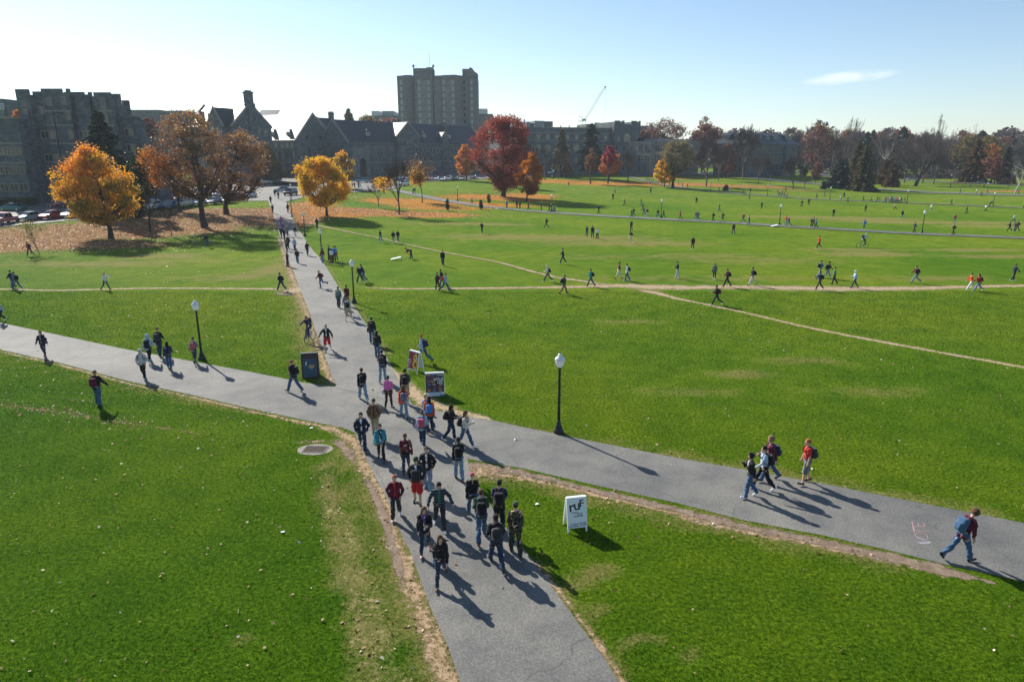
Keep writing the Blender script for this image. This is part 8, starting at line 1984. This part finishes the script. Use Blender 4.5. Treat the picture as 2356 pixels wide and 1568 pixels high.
def car_kind(k):
    if k == 'sedan': st = [(-2.28, .70, .34, .62, .80, .85), (-2.18, .84, .24, .66, .93, .88), (-1.5, .88, .20, .70, .96, .90), (0, .89, .20, .70, .95, .92), (1.0, .89, .20, .70, .93, .90), (1.95, .84, .22, .60, .77, .86), (2.26, .68, .30, .50, .62, .85)]; gb, gt, zb, zt, wy = (-1.75, 1.15, .80), (-1.05, .28, .60), .92, 1.40, (1.40, -1.38)
    elif k == 'suv': st = [(-2.25, .82, .40, .8, 1.02, .92), (-2.15, .90, .34, .85, 1.08, .95), (0, .92, .32, .85, 1.08, .95), (1.1, .92, .32, .85, 1.05, .93), (2.1, .88, .34, .80, .95, .9), (2.32, .76, .42, .68, .82, .9)]; gb, gt, zb, zt, wy = (-2.15, 1.25, .84), (-2.0, .45, .68), 1.05, 1.68, (1.45, -1.42)
    elif k == 'van': st = [(-2.45, .88, .40, .95, 1.12, .96), (-2.4, .95, .34, .95, 1.15, .97), (0, .96, .32, .95, 1.15, .97), (1.6, .94, .32, .90, 1.10, .94), (2.2, .88, .34, .80, .95, .9), (2.4, .74, .42, .68, .80, .9)]; gb, gt, zb, zt, wy = (-2.4, 1.8, .88), (-2.3, .9, .76), 1.12, 1.85, (1.5, -1.5)
    else: st = [(-2.65, .88, .45, .85, 1.02, .96), (-2.6, .92, .38, .85, 1.04, .96), (0, .93, .36, .85, 1.04, .95), (1.1, .93, .36, .85, 1.04, .93), (2.3, .90, .38, .85, .98, .9), (2.55, .80, .45, .70, .85, .9)]; gb, gt, zb, zt, wy = (-.75, 1.15, .84), (-.60, .45, .68), 1.03, 1.66, (1.65, -1.6)
    out = []; V, Fq = loft(st); out.append(('car_body', mesh('car_body', V, Fq, False), 'paint', (0, 0, 0)))
    V, Fq = frustum(gb, gt, zb, zt); out.append(('window_glass', mesh('window_glass', V, Fq), CARGL, (0, 0, 0)))
    mb = MB(); rt = (gt[0] - .03, gt[1] + .03, gt[2] + .02); V, Fq = frustum(rt, (rt[0] + .1, rt[1] - .1, rt[2] - .08), zt - .02, zt + .05); mb.add(V, Fq)
    for sx in (-1, 1):
        for yb, yt in ((gb[0], gt[0]), (gb[1], gt[1])): mb.tube([(sx * gb[2], yb, zb), (sx * gt[2], yt, zt)], .045, 4)
        ym, yt = (gb[0] + gb[1]) / 2, (gt[0] + gt[1]) / 2; mb.tube([(sx * (gb[2] + .005), ym, zb), (sx * (gt[2] + .01), yt, zt)], .035, 4)
    out.append(('car_roof', mesh('car_roof', mb.v, mb.f), 'paint', (0, 0, 0)))
    if k == 'pickup': mb = MB(); mb.box((0, -1.7, 1.06), (1.5, 1.6, .03)); out.append(('cargo_bed', mesh('cargo_bed', mb.v, mb.f), UND, (0, 0, 0)))
    q = lambda V: [(v[2], v[0], v[1]) for v in V]
    wh = MB().lathe((0, 0, 0), [(.24, -.11), (.32, -.10), (.335, 0), (.32, .10), (.24, .11)], 16); ri = MB().lathe((0, 0, 0), [(.05, -.118), (.20, -.115), (.20, .115), (.05, .118)], 12)
    wm, rm = mesh('wheel', q(wh.v), wh.f, True), mesh('rim', q(ri.v), ri.f)
    for y in wy:
        for sx in (-1, 1): out.append(('wheel', wm, TYRE, (sx * (st[2][1] - .10), y, .335), rm))
    L0, L1 = st[-1][0], st[0][0]
    hl = MB().box((0, 0, 0), (.30, .10, .14)); hm = mesh('headlight', hl.v, hl.f)
    for sx in (-1, 1): out.append(('headlight', hm, HL, (sx * .60, L0 - .06, st[-1][3] + .06))); out.append(('tail_light', hm, TL, (sx * .68, L1 + .05, st[0][3] + .05)))
    mb = MB().box((0, L0 - .02, st[-1][2] + .07), (1.3, .10, .16)).box((0, L1 + .02, st[0][2] + .07), (1.4, .10, .16)); out.append(('bumper_trim', mesh('bumper_trim', mb.v, mb.f), UND, (0, 0, 0)))
    if k != 'pickup' or True: mb = MB().box((0, gb[1] + (gt[1] - gb[1]) * .5, 0), (.01, .01, .01))
    for sx in (-1, 1): m_ = MB().box((0, 0, 0), (.14, .09, .11)); out.append(('wing_mirror', cached(('wm',), lambda: mesh('wing_mirror', m_.v, m_.f)), 'paint', (sx * (st[2][1] + .06), gb[1] - .35, zb + .06)))
    return out
CK = {k: car_kind(k) for k in ('sedan', 'suv', 'van', 'pickup')}
def car(kind, colr, x, y, hd, lb, back=0.0):
    g = P(x, y); g = g + Vector((0, back, 0)); g.z = tz(g.x, g.y) + .045 + max(0, (g.y - 70) * .0004) + .01
    n_ = {'suv': 'suv', 'van': 'van', 'pickup': 'pickup_truck', 'sedan': 'parked_car'}[kind]; r = empty(n_, g, -R(hd), '%s %s %s' % ({'pale': 'pale blue', 'rose': 'dusty red'}.get(colr, colr), kind, lb), 'car', 'cars in the car parks')
    pm = carpaint(colr)
    for it in CK[kind]:
        o = link(it[0], it[1], pm if it[2] == 'paint' else it[2], r, it[3])
        if len(it) > 4: link('rim', it[4], RIM, o)
CARS = '''pickup rose 13 515 184 nose out at the left end of the front row
sedan pale 68 508 188 nose out, second in the left front row
sedan red 119 504.5 186 nose out, third in the left front row
sedan white 168 501 186 nose out left of the broad gold maple
sedan teal 30 486 272 driving behind the left front row
sedan maroon 140 478 278 half hidden behind the broad gold maple
van white 345 484 184 seen behind the forked slim tree
sedan blue 389 480.5 184 first right of the forked slim tree
van silver 424 477 184 left of the tallest brown tree trunk
sedan silver 456 473.5 184 right behind the tallest brown tree trunk
sedan grey 494 470 184 between the two brown tree trunks
sedan black 527 467.5 184 right of the second brown tree trunk
sedan black 303 489 184 in shade right of the broad gold maple
suv blue 378 458 272 in the second row, left end
sedan white 401 450 272 in the farthest left row
suv silver 421 455 184 in the second row, middle
sedan white 441 451.5 184 in the second row behind the tallest brown tree
suv grey 468 456 184 in the second row, right of its middle
sedan silver 500 453 184 in the second row before the second trunk
sedan black 549 459 184 under the second brown tree
sedan silver 575 455 184 at the right end of the second row
pickup white 608 424 262 beneath the yellow green pin oak
suv white 598 417 262 behind the truck at the pin oak
sedan silver 633 417 262 right of the pin oak trunk
sedan silver 651 443 258 gleaming at the top of the walk
suv black 669 450 188 facing down the walk from the car park
suv pale 834 421 272 side-on right of the round yellow maple
sedan rose 864 421 272 side-on behind the small purplish tree
sedan black 890 412 272 in the far row behind bare trees
van white 903 427 200 in front of the bare and yellow tree
suv white 930 428 200 behind the bare and yellow tree
sedan white 921 413 272 in the far row, behind the white van
sedan grey 941 415.5 184 first of the row near the small orange tree
sedan grey 981 409 272 in the back row above the small orange tree
suv maroon 1012 404.5 272 dark red one of the back row
sedan green 1051 402.5 272 in the back row, right
sedan maroon 979 416.5 184 in the front row right above the orange foliage
sedan rose 991 416 184 beside the dark red one in the front row
sedan white 1005 415.5 184 first white one in the front row
sedan white 1020 416.5 184 second white one in the front row
suv white 1034 415.5 184 tallest in the front row
sedan green 1049 415 184 dark one among the white front row
sedan white 1063 415 184 left of the small red and orange tree
pickup white 1073 411.5 262 behind the small red and orange tree
sedan black 1090 411.5 184 under the crimson oak's left side
sedan white 1262 400.5 262 at the left end of the ridge
sedan white 1437.5 397.5 184 left one before the square tower
sedan white 1450 398 184 second before the square tower
sedan silver 1463.5 398 184 third before the square tower
suv pale 1477 398 184 fourth before the square tower
sedan black 1490 398 184 last before the square tower
sedan silver 1599 402.5 200 behind the willow, left one
sedan white 1615.5 403 262 behind the willow, middle one
sedan silver 1632 403 262 behind the willow, right one
suv black 1763 409.5 272 before the portico
sedan silver 1838 400 272 beyond the round bare tree, left
sedan white 1896 406 272 left of the dark spruce
sedan silver 2098 415 92 on the upper road under the trees
pickup green 2263 423 272 dark on the upper road at the right'''
for ln in CARS.split('\n'):
    t = ln.split(' ', 5); car(t[0], t[1], float(t[2]), float(t[3]), float(t[4]), t[5])
# parking bay lines
STR = plain('bay_paint', (.62, .63, .64), .8, .2, 6)
for k, (x, y) in enumerate(((40, 519), (94, 514), (143, 509.5), (194, 504.5), (364, 483.5), (406, 479), (440, 476), (475, 472.5), (510, 469), (-10, 522))):
    a = P(x, y); b = a + Vector((-1.2, 5, 0)); d = (b - a).normalized(); n = Vector((-d.y, d.x, 0)) * .07; V = []
    for i in range(5): q = a + (b - a) * i / 4; zz = tz(q.x, q.y) + .095; V += [(q.x - n.x, q.y - n.y, zz), (q.x + n.x, q.y + n.y, zz)]
    me = mesh('bay_line', V, [(2 * i, 2 * i + 1, 2 * i + 3, 2 * i + 2) for i in range(4)])
    if me.polygons[0].normal.z < 0: me.flip_normals()
    tag(link('bay_line', me, STR), kind='structure')
# ------------------------------------------------------------------ air
HZ = 0.00016
mb = MB(); mb.prism([(-3200, -400), (3200, -400), (3200, 3700), (-3200, 3700)], -3.0, 80.0)
m, nt, b, out = nodes('air_haze'); nt.nodes.remove(b); pv = N(nt, 'ShaderNodeVolumePrincipled'); pv.inputs['Color'].default_value = (.70, .80, .90, 1); pv.inputs['Density'].default_value = HZ; pv.inputs['Anisotropy'].default_value = .3
nt.links.new(pv.outputs[0], out.inputs['Volume'])
hz = mb.build('haze', m); tag(hz, 'thin pale haze over the whole field', 'haze', None, 'stuff')
